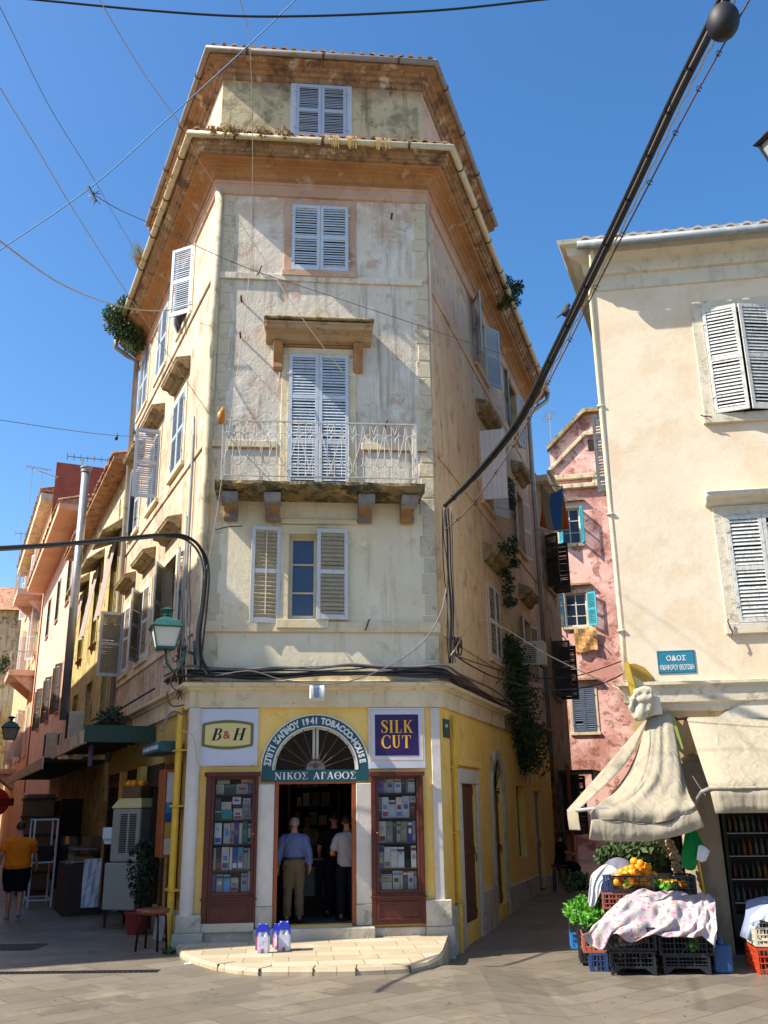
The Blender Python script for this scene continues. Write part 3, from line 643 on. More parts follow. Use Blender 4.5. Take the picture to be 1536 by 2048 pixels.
rl.box(ua, ub, rn-.012, rn+.012, zt-.012, zt+.012); rl.box(ua, ub, rn-.012, rn+.012, zb, zb+.02)
for u in (ua, ub): rl.box(u-.012, u+.012, rn-.012, rn+.012, zs-.02, zt)
for u in (ua, ub):
    for zz in (zt, zb+.01): rl.box(u-.012, u+.012, 0, rn, zz-.01, zz+.01)
    for k in range(1, 5): rl.tube([(u, rn*k/5, zb), (u, rn*k/5, zt)], .009, 5)
H = zt-zb; npan = 9; pw = (ub-ua)/npan; tr = .0078
def arc(cx, cz, rx, rz, a0, a1, n=10): return [(cx+rx*math.cos(R(a0+(a1-a0)*i/n)), rn, cz+rz*math.sin(R(a0+(a1-a0)*i/n))) for i in range(n+1)]
for i in range(npan):
    c = ua+pw*(i+.5)
    for k in (-1, 0, 1) if i < npan-1 else (-1, 0, 1): rl.tube([(c+k*pw*.33, rn, zb), (c+k*pw*.33, rn, zt)], tr*.85, 5)
    for s in (-1, 1):
        rl.tube([(c+s*pw*.02, rn, zb+H*.93), (c+s*pw*.1, rn, zb+H*.7), (c+s*pw*.3, rn, zb+H*.42), (c+s*pw*.46, rn, zb+H*.24), (c+s*pw*.47, rn, zb+H*.12), (c+s*pw*.3, rn, zb+H*.02)], tr, 5)
        rl.tube(arc(c+s*pw*.25, zb+H*.68, pw*.24, H*.11, 0, 200), tr, 5)
        rl.tube(arc(c+s*pw*.22, zb+H*.3, pw*.2, H*.1, 180, 400), tr, 5)
        rl.tube([(c+s*pw*.5, rn, zb+H*.8), (c+s*pw*.4, rn, zb+H*.93), (c+s*pw*.25, rn, zt)], tr, 5)
rl.build('railing', M['railwhite'], balc)
# ---- main cornice, gutters, eaves
mb = MB(); along(plan, ns, [(0, 13.98), (.045, 14.0), (.05, 14.22), (.08, 14.24), (.08, 14.28), (.05, 14.3)], mb); mb.build('frieze', M['pinkband'], main)
mb = MB(); along(plan, ns, [(.05, 14.3), (.06, 14.34), (.1, 14.37), (.13, 14.44), (.2, 14.5), (.25, 14.52), (.27, 14.54), (.42, 14.57), (.44, 14.6)], mb); mb.build('cornice', M['orange'], main)
mb = MB(); along(plan, ns, [(.44, 14.6), (.5, 14.605), (.52, 14.64), (.56, 14.65), (.58, 14.7), (.63, 14.72), (.64, 14.79), (.66, 14.8), (.66, 14.84), (-.05, 14.95)], mb); mb.build('cornice_top', M['brownstone'], main)
def gutter(pts, r, mat, name='gutter'):
    g = MB(); g.tube(pts, r, 10, local=False); o = g.build(name, mat, main, smooth=True)
    for a, b in zip(pts, pts[1:]):
        L_ = (b-a).length; n = max(1, int(L_/1.35)); d = (b-a).normalized()
        for i in range(n):
            p = a+(b-a)*((i+.5)/n); q = MB(); q.tube([p-d*.02, p+d*.02], r*1.12, 10, local=False); q.build('gutter_strap', M['rust'], o)
gp = offs([LF.p(8.4, 0, 0), FL, FRc, RF.p(11.9, 0, 0)], ns, .735, 14.84); gutter(gp, .075, M['gut'])
mb = MB()
tp = offs([LF.p(8.5, 0, 0), FL, FRc, RF.p(12, 0, 0)], ns, .7, 14.96)
for a, b, n_ in zip(tp, tp[1:], ns): tiles(mb, a, b, -n_, .85, R(14))
mb.build('skirt_roof', M['tile'], main, smooth=False)
# behind the attic: the lower roof of the rear part
mb = MB(); z0 = 14.92
LBa, RBa = LF.p(6.5, 0, 0), RF.p(6.0, 0, 0)
mb.add([LF.p(6.5, .7, z0), LF.p(LL, .7, z0), LF.p(LL, -3, z0+1.1), LF.p(6.5, -3, z0+1.1)], [(0, 1, 2, 3)])
mb.add([RF.p(6.0, .7, z0), RF.p(RL, .7, z0), RF.p(RL, -3.5, z0+1.3), RF.p(6.0, -3.5, z0+1.3)], [(0, 1, 2, 3)])
mb.build('rear_roof', M['tile'], main)
# attic eave
aplan = [LF.p(6.5, 0, 0), FL, FRc, RF.p(6.0, 0, 0)]
mb = MB(); along(aplan, ns, [(0, 16.86), (.04, 16.88), (.05, 16.98), (.1, 17.0), (.13, 17.06), (.2, 17.08), (.22, 17.14), (.36, 17.17), (.37, 17.22), (-.1, 17.3)], mb); mb.build('attic_eave', M['brownstone'], main)
mb = MB()
for fr, n in ((LF, 26), (RF, 24)):
    for i in range(n): u = .3+i*.235; mb.box(u, u+.12, .0, .34, 17.0, 17.09)
mb.build('eave_brick_teeth', M['tile'], main)
gp = offs([LF.p(6.4, 0, 0), FL, FRc, RF.p(5.9, 0, 0)], ns, .42, 17.27); gutter(gp, .075, M['gutg'])
mb = MB(); tp = offs(aplan, ns, .4, 17.38)
for a, b, n_ in zip(tp, tp[1:], ns): tiles(mb, a, b, -n_, .9, R(17))
apex = (F0.p(2.1, -2.6, 18.5), LF.p(6.5, -2.4, 18.5))
top = offs(aplan, ns, -.4, 17.57)
mb.add([top[1], top[2], apex[0]], [(0, 1, 2)]); mb.add([top[0], top[1], apex[0], apex[1]], [(0, 1, 2, 3)]); mb.add([top[2], top[3], apex[1], apex[0]], [(0, 1, 2, 3)]); mb.add([top[0], top[3], apex[1]], [(0, 1, 2)])
mb.build('attic_roof', M['tile'], main)
# stepped brick parapet at the rear of the attic on the alley side
mb = MB(RF)
for i in range(7): mb.box(6.0+i*.28, 6.28+i*.28, -.5, .1, 14.95, 17.5-i*.32)
mb.build('brick_parapet', plaster('exposed_red_brick', '#8d5f42', layers=[('#b09070', 5, .5, .6, .8), ('#5a4030', 6, .6, .7, .7)], bump=.9), main, bevel=.015)
# ---- side windows
for i, u in enumerate(LW):
    a = LWrect(u, 3); window(main, LF, *a, M['bluepaintl'], M['bluepaintl'], w=.11, angs=((40, 22), (3, 3), (0, 0))[i], frame_mat=M['trim'])
    a = LWrect(u, 2); window(main, LF, *a, M['bluepaintl'], M['bluepaintl'], w=.11, angs=((0, 0), (86, 0), (0, 15))[i], frame_mat=M['trim'])
    hood(main, LF, u-.2, u+1.35, 10.87, 11.12, .32, M['hoodtop'], br=False)
    a = LWrect(u, 1); window(main, LF, *a, M['whiteshut'], M['slatwarm'], w=.12, angs=((172, 28), (4, 30), (4, 86))[i], frame_mat=M['trim'])
    if i < 3: hood(main, LF, u-.2, u+1.35, 7.38, 7.62, .3, M['hoodtop'], br=False)
for i, u in enumerate(RW):
    a = RWrect(u, 3); window(main, RF, *a, M['bluepaintl'], M['bluepaintl'], w=.11, angs=((150, 150), (168, 168))[i], frame_mat=M['right'])
    a = RWrect(u, 2); window(main, RF, *a, M['plank'], M['plank'], w=.11, angs=((84, 150), (165, 168))[i], solid=((True, True), (False, False))[i], frame_mat=M['right'])
    hood(main, RF, u-.2, u+1.4, 11.0, 11.3, .32, M['hoodtop'], br=False)
    a = RWrect(u, 1); window(main, RF, *a, M['whiteshut'], M['slatwarm'], w=.12, angs=((3, 3), (165, 168))[i], frame_mat=M['right'])
    hood(main, RF, u-.2, u+1.4, 7.35, 7.7, .32, M['hoodtop'], br=False)
# ---- right side doors
def plank_door(fr, r, dp, mat, name='door', panels=True, handle=True):
    b = MB(fr); u0, u1, z0, z1 = r; k = 6
    for i in range(k): b.box(u0+(u1-u0)*i/k+.003, u0+(u1-u0)*(i+1)/k-.003, -dp-.05, -dp, z0, z1)
    if panels:
        for zz in (z0+.12, z0+(z1-z0)*.5, z1-.12): b.box(u0+.02, u1-.02, -dp, -dp+.02, zz-.07, zz+.07)
    o = b.build(name, mat, main, bevel=.004)
    if handle: h = MB(fr); h.tube([(u1-.1, -dp+.03, z0+1.0), (u1-.1, -dp+.06, z0+1.03), (u1-.1, -dp+.06, z0+1.12), (u1-.1, -dp+.03, z0+1.15)], .01, 6); h.build('handle', M['iron'], o)
    return o
plank_door(RF, Rdoor, .06, M['doorbrown'])['label'] = 'old brown plank door in grey stone frame'
b = MB(RF); u0, u1, z0, z1 = Rdoor; b.box(u0-.2, u0, 0, .04, z0-.4, z1); b.box(u1, u1+.18, 0, .04, z0-.4, z1); b.box(u0-.2, u1+.18, 0, .045, z1, z1+.26); b.build('door_surround', M['pil'], main, bevel=.01)
b = MB(RF); b.box(u0-.35, u1+.3, 0, .09, z1+.3, z1+.42); b.build('door_moulding', M['yellow'], main, bevel=.01)
plank_door(RF, (3.95, 4.95, .1, 2.3), .1, M['doorbrown'])['label'] = 'dark brown door under an arched grille'
b = MB(RF); b.box(3.95, 4.95, -.2, -.05, 2.3, 2.36)
for i in range(7): a = math.pi*i/6; b.tube([(4.45, -.03, 2.4), (4.45+.46*math.cos(a), -.03, 2.4+.62*math.sin(a))], .012, 6)
b.quad((3.95, -.12, 2.3), (4.95, -.12, 2.3), (4.95, -.12, 3.05), (3.95, -.12, 3.05)); b.build('arched_grille', M['iron'], main)
b = MB(RF)
for i in range(16):
    a0, a1 = math.pi*i/16, math.pi*(i+1)/16; P = lambda r, a: (4.45+r*.8*math.cos(a), 0, 2.36+r*math.sin(a))
    b.prism([P(.64, a0), P(.85, a0), P(.85, a1), P(.64, a1)], (0, .05, 0))
b.box(3.75, 3.94, 0, .05, .1, 2.36); b.box(4.96, 5.15, 0, .05, .1, 2.36); b.build('door_surround', M['plinth'], main, bevel=.01)
b = MB(RF); b.box(6.6, 7.6, -.19, -.15, .9, 2.5); b.box(7.05, 7.12, -.15, -.1, .9, 2.5); o = b.build('side_shop_window', M['darkglass'], main)
b = MB(RF); b.box(6.75, 7.45, -.14, -.12, .95, 1.6); b.build('blue_poster', plain('faded_blue_poster', '#2c4a80', .5), o)
plank_door(RF, Rdoor3, .1, M['grey'])
# ---- left side door
b = MB(LF); u0, u1, z0, z1 = Ldoor
b.box(u0, u1, -.1, -.05, z0, z1)
for a_, b_ in ((u0+.08, (u0+u1)/2-.04), ((u0+u1)/2+.04, u1-.08)):
    b.box(a_, b_, -.05, -.03, z0+.15, z0+.8)
o = b.build('side_door', M['doorred'], main, bevel=.006); o['label'] = 'dark red brown side door of the shop'
b = MB(LF)
for a_, b_ in ((u0+.08, (u0+u1)/2-.04), ((u0+u1)/2+.04, u1-.08)): b.box(a_, b_, -.052, -.042, z0+1.0, z1-.2)
b.build('door_pane', M['darkglass'], o)
b = MB(LF); b.box(u0-.1, u0, 0, .05, z0, z1+.1); b.box(u1, u1+.1, 0, .05, z0, z1+.1); b.box(u0, u1, 0, .05, z1, z1+.1); b.build('door_frame', M['doorred'], o, bevel=.006)
# shopfront frames further along the left side
for r in (Ldoor2, Ldoor3, Ldoor4):
    b = MB(LF); u0, u1, z0, z1 = r
    b.box(u0, u0+.1, -.1, .04, 0, z1); b.box(u1-.1, u1, -.1, .04, 0, z1); b.box(u0+.1, u1-.1, -.1, .04, z1-.12, z1); b.box((u0+u1)/2-.04, (u0+u1)/2+.04, -.1, .02, 0, z1-.12); b.build('shopfront_frame', M['darkwood'], main)
b = MB(LF); b.box(3.72, 4.2, 0, .12, 0, 2.9); b.build('yellow_pier', M['yellow'], main, bevel=.01); b = MB(LF); b.box(6.06, 6.4, 0, .12, 0, 2.9); b.build('yellow_pier', M['yellow'], main, bevel=.01)
# ---- pipes on the building
g = MB(LF)
g.tube([(.22, .14, 0.0), (.22, .14, 3.45), (.24, .12, 3.6)], .05, 10); g.tube([(.42, .12, 0.0), (.42, .12, 3.5), (.4, .1, 3.75)], .045, 10)
for z in (.8, 2.1, 3.0): g.box(.14, .5, .02, .2, z, z+.03)
g.build('pipe', M['ypipe'], main, smooth=False)
g = MB(RF); g.tube([(.62, .07, -.3), (.62, .07, 3.6)], .045, 10)
for z in (.5, 1.6, 2.7): g.box(.56, .68, 0, .125, z, z+.03)
g.build('pipe', M['ypipe'], main)
e1 = LF.p(8.4, .735, 14.8)
g = MB(); g.tube([e1, LF.p(8.4, .74, 14.45), LF.p(8.5, .4, 14.3), LF.p(8.55, .12, 14.2), LF.p(8.55, .1, 8), LF.p(8.55, .1, 3.2)], .065, 10, local=False); g.build('downpipe', M['gutg'], main, smooth=True)
g = MB(); g.tube([RF.p(11.9, .735, 14.8), RF.p(11.85, .7, 14.5), RF.p(11.6, .25, 14.1), RF.p(11.6, .12, 13.9), RF.p(11.6, .12, 3.4)], .075, 10, local=False); g.build('downpipe', M['zinc'], main, smooth=True)
g = MB(LF); g.tube([(.78, .06, 4.6), (.78, .06, 9.0), (.85, .06, 9.4)], .03, 8); g.build('conduit', M['grey'], main); g = MB(LF); g.tube([(1.0, .05, 4.3), (1.0, .05, 7.4)], .025, 8); g.build('conduit', M['grey'], main)
# floor wall iron hooks
g = MB(F0)
for u, z in ((.56, 11.55), (.57, 10.75), (3.55, 13.6)):
    g = MB(F0); g.tube([(u, 0, z), (u, .16, z+.02)], .022, 6); g.build('wall_peg', M['rust'], main)
for u, z in ((2.98, 5.12), (3.36, 8.95), (.9, 12.2)):
    g = MB(F0); g.tube([(u, 0, z), (u, .08, z), (u+.03, .1, z+.09), (u+.05, .09, z+.1)], .013, 6)
    g.tube([(u, .08, z), (u-.03, .1, z-.09), (u-.05, .09, z-.08)], .013, 6); g.build('wall_hook', M['rust'], main)
# ================================================================== ground
def pavemat():
    t = NT('worn_stone_paving'); k = t.coord('pos'); mp = t.scaled(k, (1, 1, 1), (0, 0, R(-42)))
    w = t.noise(k, 1.6, 4); wv = t.node('ShaderNodeVectorMath', operation='SCALE'); 
    nz = t.node('ShaderNodeTexNoise', i_Scale=2.2, i_Detail=4); t.ln(k, nz.inputs['Vector']); t.ln(nz.outputs['Color'], wv.inputs[0]); wv.inputs['Scale'].default_value = .05
    ad = t.node('ShaderNodeVectorMath', operation='ADD'); t.ln(mp, ad.inputs[0]); t.ln(wv.outputs[0], ad.inputs[1])
    b = t.node('ShaderNodeTexBrick'); b.offset = .5; b.inputs['Scale'].default_value = 1; b.inputs['Mortar Size'].default_value = .009; b.inputs['Mortar Smooth'].default_value = .4
    b.inputs['Brick Width'].default_value = 1.15; b.inputs['Row Height'].default_value = .46; b.inputs['Bias'].default_value = 0
    b.inputs['Color1'].default_value = col('#645c50'); b.inputs['Color2'].default_value = col('#857b6b'); b.inputs['Mortar'].default_value = col('#463c30')
    t.ln(ad.outputs[0], b.inputs['Vector'])
    o = t.mix(t.rng(t.noise(k, .45, 6), .35, .7, 0, .55), b.outputs['Color'], col('#7f7768'))
    o = t.mix(t.rng(t.noise(k, 1.1, 9, .7), .54, .68, 0, .6), o, col('#a3957c'))
    o = t.mix(t.rng(t.noise(k, .7, 8, .75), .52, .66, 0, .6), o, col('#5f574a')); o = t.mix(t.rng(t.noise(k, 16, 2), .74, .78, 0, .6), o, col('#3f3830'))
    o = t.mix(t.rng(t.noise(k, 2.6, 9, .75), .58, .7, 0, .55), o, col('#625a4c'))
    o = t.mix(t.rng(t.noise(k, 45, 3), .3, .7, 0, .35), o, col('#6e6555'))
    h = t.math('SUBTRACT', t.math('MULTIPLY', t.noise(k, 9, 7, .65), .5), t.math('MULTIPLY', b.outputs['Fac'], .8)); t.bump(h, .45, .02)
    return t.fin(o, t.rng(t.noise(k, 1.6, 7, .7), .3, .7, .3, .62), 0, .45)
M['pave'] = pavemat()
def axis(lo, hi, dense, st, far):
    a = []; x = dense[0]
    while x <= dense[1]+1e-6: a.append(x); x += st
    l = [dense[0]]; d = st
    while l[-1] > lo: d *= 1.6; l.append(max(lo, l[-1]-d))
    r = [dense[1]]; d = st
    while r[-1] < hi: d *= 1.6; r.append(min(hi, r[-1]+d))
    return sorted(set(l+a+r))
xs = axis(-300, 300, (-8, 8), .4, 0); ys = axis(-300, 600, (2, 30), .5, 0)
g = MB(); g.grid([[V((x, y, ground_z(x, y))) for x in xs] for y in ys])
gr = g.build('ground', M['pave']); tag(gr, None, None, None, 'structure')
# raised stone apron before the shop
def apronmat():
    t = NT('pale_limestone_apron'); k = t.coord('pos'); mp = t.scaled(k, (1, 1, 1), (0, 0, R(-5.7)))
    b = t.node('ShaderNodeTexBrick'); b.offset = .37; b.inputs['Scale'].default_value = 1; b.inputs['Mortar Size'].default_value = .008; b.inputs['Brick Width'].default_value = .62; b.inputs['Row Height'].default_value = .42
    b.inputs['Color1'].default_value = col('#bdae92'); b.inputs['Color2'].default_value = col('#a3957a'); b.inputs['Mortar'].default_value = col('#8b7c60')
    t.ln(mp, b.inputs['Vector']); o = t.mix(t.rng(t.noise(k, 2, 8, .7), .52, .7, 0, .7), b.outputs['Color'], col('#c6baa0')); o = t.mix(t.rng(t.noise(k, 3.5, 9, .75), .6, .72, 0, .5), o, col('#94855f'))
    t.bump(t.math('SUBTRACT', t.math('MULTIPLY', t.noise(k, 14, 6), .4), b.outputs['Fac']), .4, .015); return t.fin(o, .7, 0, .3)
za = .075
outline = [atz(x, y, za) for x, y in ((352, 1896), (366, 1907), (395, 1918), (430, 1928), (475, 1935), (515, 1938), (620, 1938), (710, 1937), (822, 1932), (858, 1924), (880, 1912), (890, 1899))]
outline += [F0.p(4.35, -.3, za), F0.p(-.1, -.3, za)]
g = MB(); n = len(outline); top = [V((p.x, p.y, za)) for p in outline]
cxy = sum(top, V((0, 0, 0)))/n
inn = [p + (cxy-p).normalized()*.035 for p in top]; inn = [V((p.x, p.y, za)) for p in inn]; drop = [V((p.x, p.y, za-.035)) for p in top]; bot = [V((p.x, p.y, -.6)) for p in top]
g.add(inn, [tuple(range(n))]); g.add(inn+drop, [(i, (i+1) % n, n+(i+1) % n, n+i) for i in range(n)]); g.add(drop+bot, [(i, (i+1) % n, n+(i+1) % n, n+i) for i in range(n)])
ap = g.build('pavement_apron', apronmat()); tag(ap, None, None, None, 'structure')
g = MB()
for px in (423, 516, 625, 711, 822):
    p = atz(px, 1940, za); d = 9
    best = min(range(11), key=lambda i: abs(0.5*(outline[i].x+outline[i+1].x)-p.x)); a, b = outline[best], outline[best+1]
    tt = (p.x-a.x)/(b.x-a.x); q = a.lerp(b, tt); nn = V(((b-a).y, -(b-a).x, 0)).normalized()
    fr = Frame(V((q.x, q.y, 0)), (b-a).normalized(), nn); g.fr = fr; g.box(-.008, .008, -.3, .004, za-.3, za+.003)
g.build('apron_joints', plain('dark_stone_joint', '#4f4636', .9))['kind'] = 'structure'
# slotted drain channel in the paving
a, b = atg(-160, 1949), atg(318, 1943); d = (b-a).normalized(); fr = Frame(V((a.x, a.y, 0)), d)
g = MB(fr); Ln = (b-a).length; zz = ground_z(a.x, a.y)
g.box(0, Ln, -.08, -.06, zz-.02, zz+.012); g.box(0, Ln, .06, .08, zz-.02, zz+.012)
i = 0
while i*.07 < Ln: g.box(i*.07, i*.07+.03, -.06, .06, zz-.02, zz+.011); i += 1
solo(g, 'drain_grate', M['iron'], 'long slotted iron drain channel across the paving at the mouth of the canopied street', 'drain')
p = atg(20, 1895); g = MB(); zz = ground_z(p.x, p.y)
g.box(p.x-.35, p.x+.5, p.y-.35, p.y+.35, zz-.02, zz+.008)
for i in range(9): g.box(p.x-.33+i*.09, p.x-.29+i*.09, p.y-.32, p.y+.32, zz+.008, zz+.016)
solo(g, 'manhole_cover', plain('dark_cast_iron', '#3a3836', .6), 'square ribbed iron cover set in the shaded paving of the canopied street', 'manhole cover')

# ================================================================== peach-cream building on the right
pB = at(1258, 1350, 16.5); BF = Frame((pB.x, pB.y, 0), adir(-8)); BW = 9.0
rb = thing('cream_building', 'smooth peach cream building with tiled eave and silver blue shutters above the fruit stall', 'building', BF.p(3, 0, 0))
BS = Frame(BF.p(0, 0, 0), adir(90-21), -V((adir(90-21).y, -adir(90-21).x, 0)))   # alley side, going back
bw1 = BF.rect(1415, 615, 1605, 825); bw2 = BF.rect(1462, 1028, 1640, 1245)
bw1 = (bw1[0], bw1[0]+1.25, bw1[2], bw1[3]+.02); bw2 = (bw2[0], bw2[0]+1.25, bw2[2], bw2[3])
zcb = BF.uz(1400, 1420)[1]; zct = BF.uz(1400, 1366)[1]; ztop = BF.uz(1195, 583)[1]
print('BF', [round(x, 2) for x in (*bw1, *bw2, zcb, zct, ztop)])
mb = MB(BF); mb.wall(0, BW, zct, ztop+.1, [(*bw1, .15), (*bw2, .15)]); mb.build('wall', M['rbuild'], rb)
mb = MB(BS); mb.wall(0, 14, 2.8, ztop+.1, [(2.2, 3.2, 8.4, 10.2, .15)]); mb.build('wall', M['rbuild'], rb)
mb = MB(BF); mb.wall(0, BW, 2.7, zct, [(1.75, 6.0, 2.7, zct-.42)], .3); mb.build('arcade_wall', plaster('tan_arcade_plaster', '#c3a878', layers=[('#a98f60', 2, .55, .7, .6)]), rb)
mb = MB(BF); cx = 3.0; r0 = 1.62
pts = []
for i in range(17):
    a0 = math.pi*i/16; pts.append((cx+r0*1.25*math.cos(a0), -.02, zcb-.75+r0*.62*math.sin(a0)))
mb.prism([(cx-2.2, -.12, zcb-.75)]+pts[::-1]+[(cx+2.2, -.12, zcb-.75)], (0, .1, 0)); mb.build('arch_tympanum', M['rtrim'], rb)
mb = MB(); bpl = [BS.p(6, 0, 0), BF.p(0, 0, 0), BF.p(BW, 0, 0)]; bn = [BS.n, BF.n]
along(bpl, bn, [(0, zcb-.02), (.05, zcb), (.06, zcb+.1), (.12, zcb+.14), (.13, zct-.06), (.2, zct-.03), (.2, zct+.02), (0, zct+.05)], mb); mb.build('stone_band', M['rgrey'], rb)
zg = ztop
mb = MB(); along(bpl, bn, [(0, zg-.02), (.04, zg), (.05, zg+.3), (.12, zg+.32), (.14, zg+.36), (.16, zg+.54), (.24, zg+.58), (.38, zg+.64), (.41, zg+.8), (.52, zg+.83), (.55, zg+.92), (0, zg+1.0)], mb); mb.build('cornice', M['rtrim'], rb)
zgut = BF.uz(1160, 490, .62)[1]; print('zgut', zgut, zg)
g = MB(); g.tube([BF.p(-.3, .62, zgut), BF.p(BW, .62, zgut)], .085, 10, local=False); g.build('gutter', plain('pale_grey_gutter', '#7f8a90', .5, dirt=('#a8aaa6', 3, .55, .7)), rb, smooth=True)
mb = MB(); tp = [BF.p(-.28, .6, zgut+.09), BF.p(BW, .6, zgut+.09)]
tiles(mb, tp[0], tp[1], -BF.n, 1.6, R(18), .31, .1)
mb.build('eave_tiles', plain('pale_clay_tile', '#a8958a', .8, var=.3, scale=5), rb)
mb = MB(); mb.add([BF.p(-.28, .5, zgut+.05), BF.p(BW, .5, zgut+.05), BF.p(BW, -7, zgut+2.3), BF.p(2.5, -7, zgut+2.3)], [(0, 1, 2, 3)]); mb.build('roof', M['tile'], rb)
def rwin(a, fr, mode, m):
    w = window(rb, fr, *a, M['rshut'], M['rshut'], w=.2, proud=.03, frame_mat=M['rgrey'], recess=.14, gap=.07, mids=(.5,), angs=mode, n_leaf=.035)
    return w
rwin(bw1, BF, (14, 14), 0)['label'] = 'upper window with slightly open silver blue shutters'; rwin(bw2, BF, (2, 2), 0)['label'] = 'lower window with closed silver blue shutters under a moulded hood'
hood(rb, BF, bw2[0]-.32, bw2[1]+.32, bw2[3]+.2, bw2[3]+.45, .3, M['rtrim'], br=False)
rwin((2.2, 3.2, 8.4, 10.2), BS, (88, 30), 0)
mb = MB(BF)
for px, py in ((1452, 2), ): pass
for u, z, s in ((BF.uz(1410, 838)[0], BF.uz(1410, 838)[1], 1), (BF.uz(1457, 1257)[0], BF.uz(1457, 1257)[1], 0)):
    mb = MB(BF); mb.tube([(u, 0, z), (u, .14, z)], .01, 6)
    mb.tube([(u-.1, .14, z+.03), (u-.05, .14, z), (u, .14, z), (u+.06, .14, z-.01), (u+.1, .14, z-.04)] if s else [(u-.01, .14, z+.14), (u-.03, .14, z+.1), (u, .14, z), (u+.03, .14, z-.1), (u, .14, z-.15)], .013, 6); mb.build('shutter_hook', M['rust'], rb)
g = MB(BF); g.tube([(-.02, .55, zg+.8), (-.02, .3, zg+.35), (-.05, .0, zg), (-.05, -.05, zct+1.0), (-.05, -.05, zct+.1)], .05, 10)
for z in (5.0, 7.2, 9.4): g.box(-.13, .0, -.08, .04, z, z+.03)
g.build('downpipe', plain('cream_downpipe', '#ded3b4', .5), rb, smooth=True)
# arcade pillar, interior of the greengrocer shop
mb = MB(BF); mb.box(.0, .42, -.5, .0, -.6, 2.75); mb.build('pillar', M['mustard'], rb, bevel=.01)
mb = MB(BF); mb.lathe((.95, -.15, -.6), [(.34, 0), (.33, 1.5), (.31, 3.3)], 20); mb.build('column', M['concrete'], rb, smooth=True)
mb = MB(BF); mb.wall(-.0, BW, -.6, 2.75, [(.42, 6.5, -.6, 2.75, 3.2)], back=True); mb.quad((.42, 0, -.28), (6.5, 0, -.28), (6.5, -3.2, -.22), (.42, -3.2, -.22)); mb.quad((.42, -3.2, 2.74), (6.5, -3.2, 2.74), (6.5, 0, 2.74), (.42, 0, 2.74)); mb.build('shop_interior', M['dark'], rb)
mb = MB(BF); mb.box(1.6, 6.4, -1.2, -.1, -.5, -.1); mb.build('shop_step', M['plinth'], rb, bevel=.01)
mb = MB(BF); mb.box(2.72, 2.86, -.75, -.6, -.3, 2.7); mb.box(3.15, 3.27, -.75, -.6, -.3, 2.7); mb.build('shopfront_post', M['mustard'], rb)
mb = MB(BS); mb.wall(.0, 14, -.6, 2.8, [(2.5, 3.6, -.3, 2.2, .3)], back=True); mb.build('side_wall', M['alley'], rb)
# ================================================================== alley buildings behind
R2 = Frame(RF.p(RL, .12, 0), adir(90-20.5))
R2L = 3.0; b2 = thing('alley_building', 'shabby shaded plaster building behind the corner building with dark shutters', 'building', R2.p(5, 0, 0))
mb = MB(R2); hs = [(u, u+1.1, z, z+1.7) for u in (.9,) for z in (1.2, 5.2, 8.6)]
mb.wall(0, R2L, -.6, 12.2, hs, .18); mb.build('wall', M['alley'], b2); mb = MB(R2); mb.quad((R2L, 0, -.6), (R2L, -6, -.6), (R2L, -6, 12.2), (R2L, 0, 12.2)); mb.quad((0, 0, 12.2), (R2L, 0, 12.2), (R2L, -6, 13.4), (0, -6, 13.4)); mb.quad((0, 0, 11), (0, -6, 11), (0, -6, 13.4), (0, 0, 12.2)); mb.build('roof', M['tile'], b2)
for i, h_ in enumerate(hs): window(b2, R2, *h_, M['darkshut'], M['darkshut'], w=.1, angs=((95, 80), (80, 95), (120, 88))[i % 3], frame_mat=M['alley'])
g = MB(R2); g.tube([(0.1, .45, 12.15), (R2L, .45, 12.1)], .08, 10); g.build('gutter', M['gut'], b2, smooth=True)
mb = MB(R2); mb.box(0, R2L, 0, .4, 11.85, 12.05); mb.build('eave', M['cream'], b2)
mb = MB(R2); mb.box(.6, 2.9, 0, 1.0, 2.95, 3.02); mb.box(.6, 2.9, .96, 1.0, 2.7, 3.02); mb.build('canopy', M['green'], b2)
g = MB(R2); g.tube([(.5, .3, -.3), (.5, .3, 3.2)], .06, 8); g.tube([(1.2, .2, -.3), (1.2, .2, 2.8)], .05, 8); g.build('timber_post', M['orangewood'], b2)
B2 = Frame(BS.p(14.05, .25, 0), adir(90-24), -V((adir(90-24).y, -adir(90-24).x, 0)))
c2 = thing('side_alley_building', 'dark building with open shutters beyond the cream building', 'building', B2.p(4, 0, 0))
mb = MB(B2); mb.wall(0, 10, -.6, 6.5, [(2, 3, 3.2, 5, .18), (5.5, 6.5, 3.2, 5, .18)]); mb.quad((0, 0, 6.5), (10, 0, 6.5), (10, -5, 7.5), (0, -5, 7.5)); mb.quad((0, 0, -.6), (0, 0, 6.5), (0, -5, 6.5), (0, -5, -.6)); mb.build('wall', M['alley'], c2)
for u in (2, 5.5): window(c2, B2, u, u+1, 3.2, 5, M['darkshut'], M['darkshut'], angs=(100, 80))
# pink house closing the alley
PF = Frame((9, 38, 0), adir(-12)); ph = thing('pink_house', 'tall peeling pink house with pediment and turquoise shutters closing the narrow alley', 'building', PF.p(0, 0, 0))
pw = [PF.rect(1100, 1018, 1158, 1092), PF.rect(1140, 1186, 1160, 1254), PF.rect(1140, 1376, 1178, 1465)]
cu = -0.85; W2 = .62
pz = [(pw[0][2]+.05, pw[0][3]), (pw[1][2], pw[1][3]), (pw[2][2], pw[2][3])]
hs = [(cu-W2+.0, cu+W2-.35, z0, z1) for z0, z1 in pz] + [(cu+2.15, cu+3.0, z0+.3, z1+.3) for z0, z1 in pz] + [(cu-3.6, cu-2.7, z0, z1) for z0, z1 in pz]
z_c2 = PF.uz(1150, 972)[1]; z_c1 = PF.uz(1150, 895)[1]; z_ap = PF.uz(1165, 830)[1]
print('PF', pz, z_c2, z_c1, z_ap)
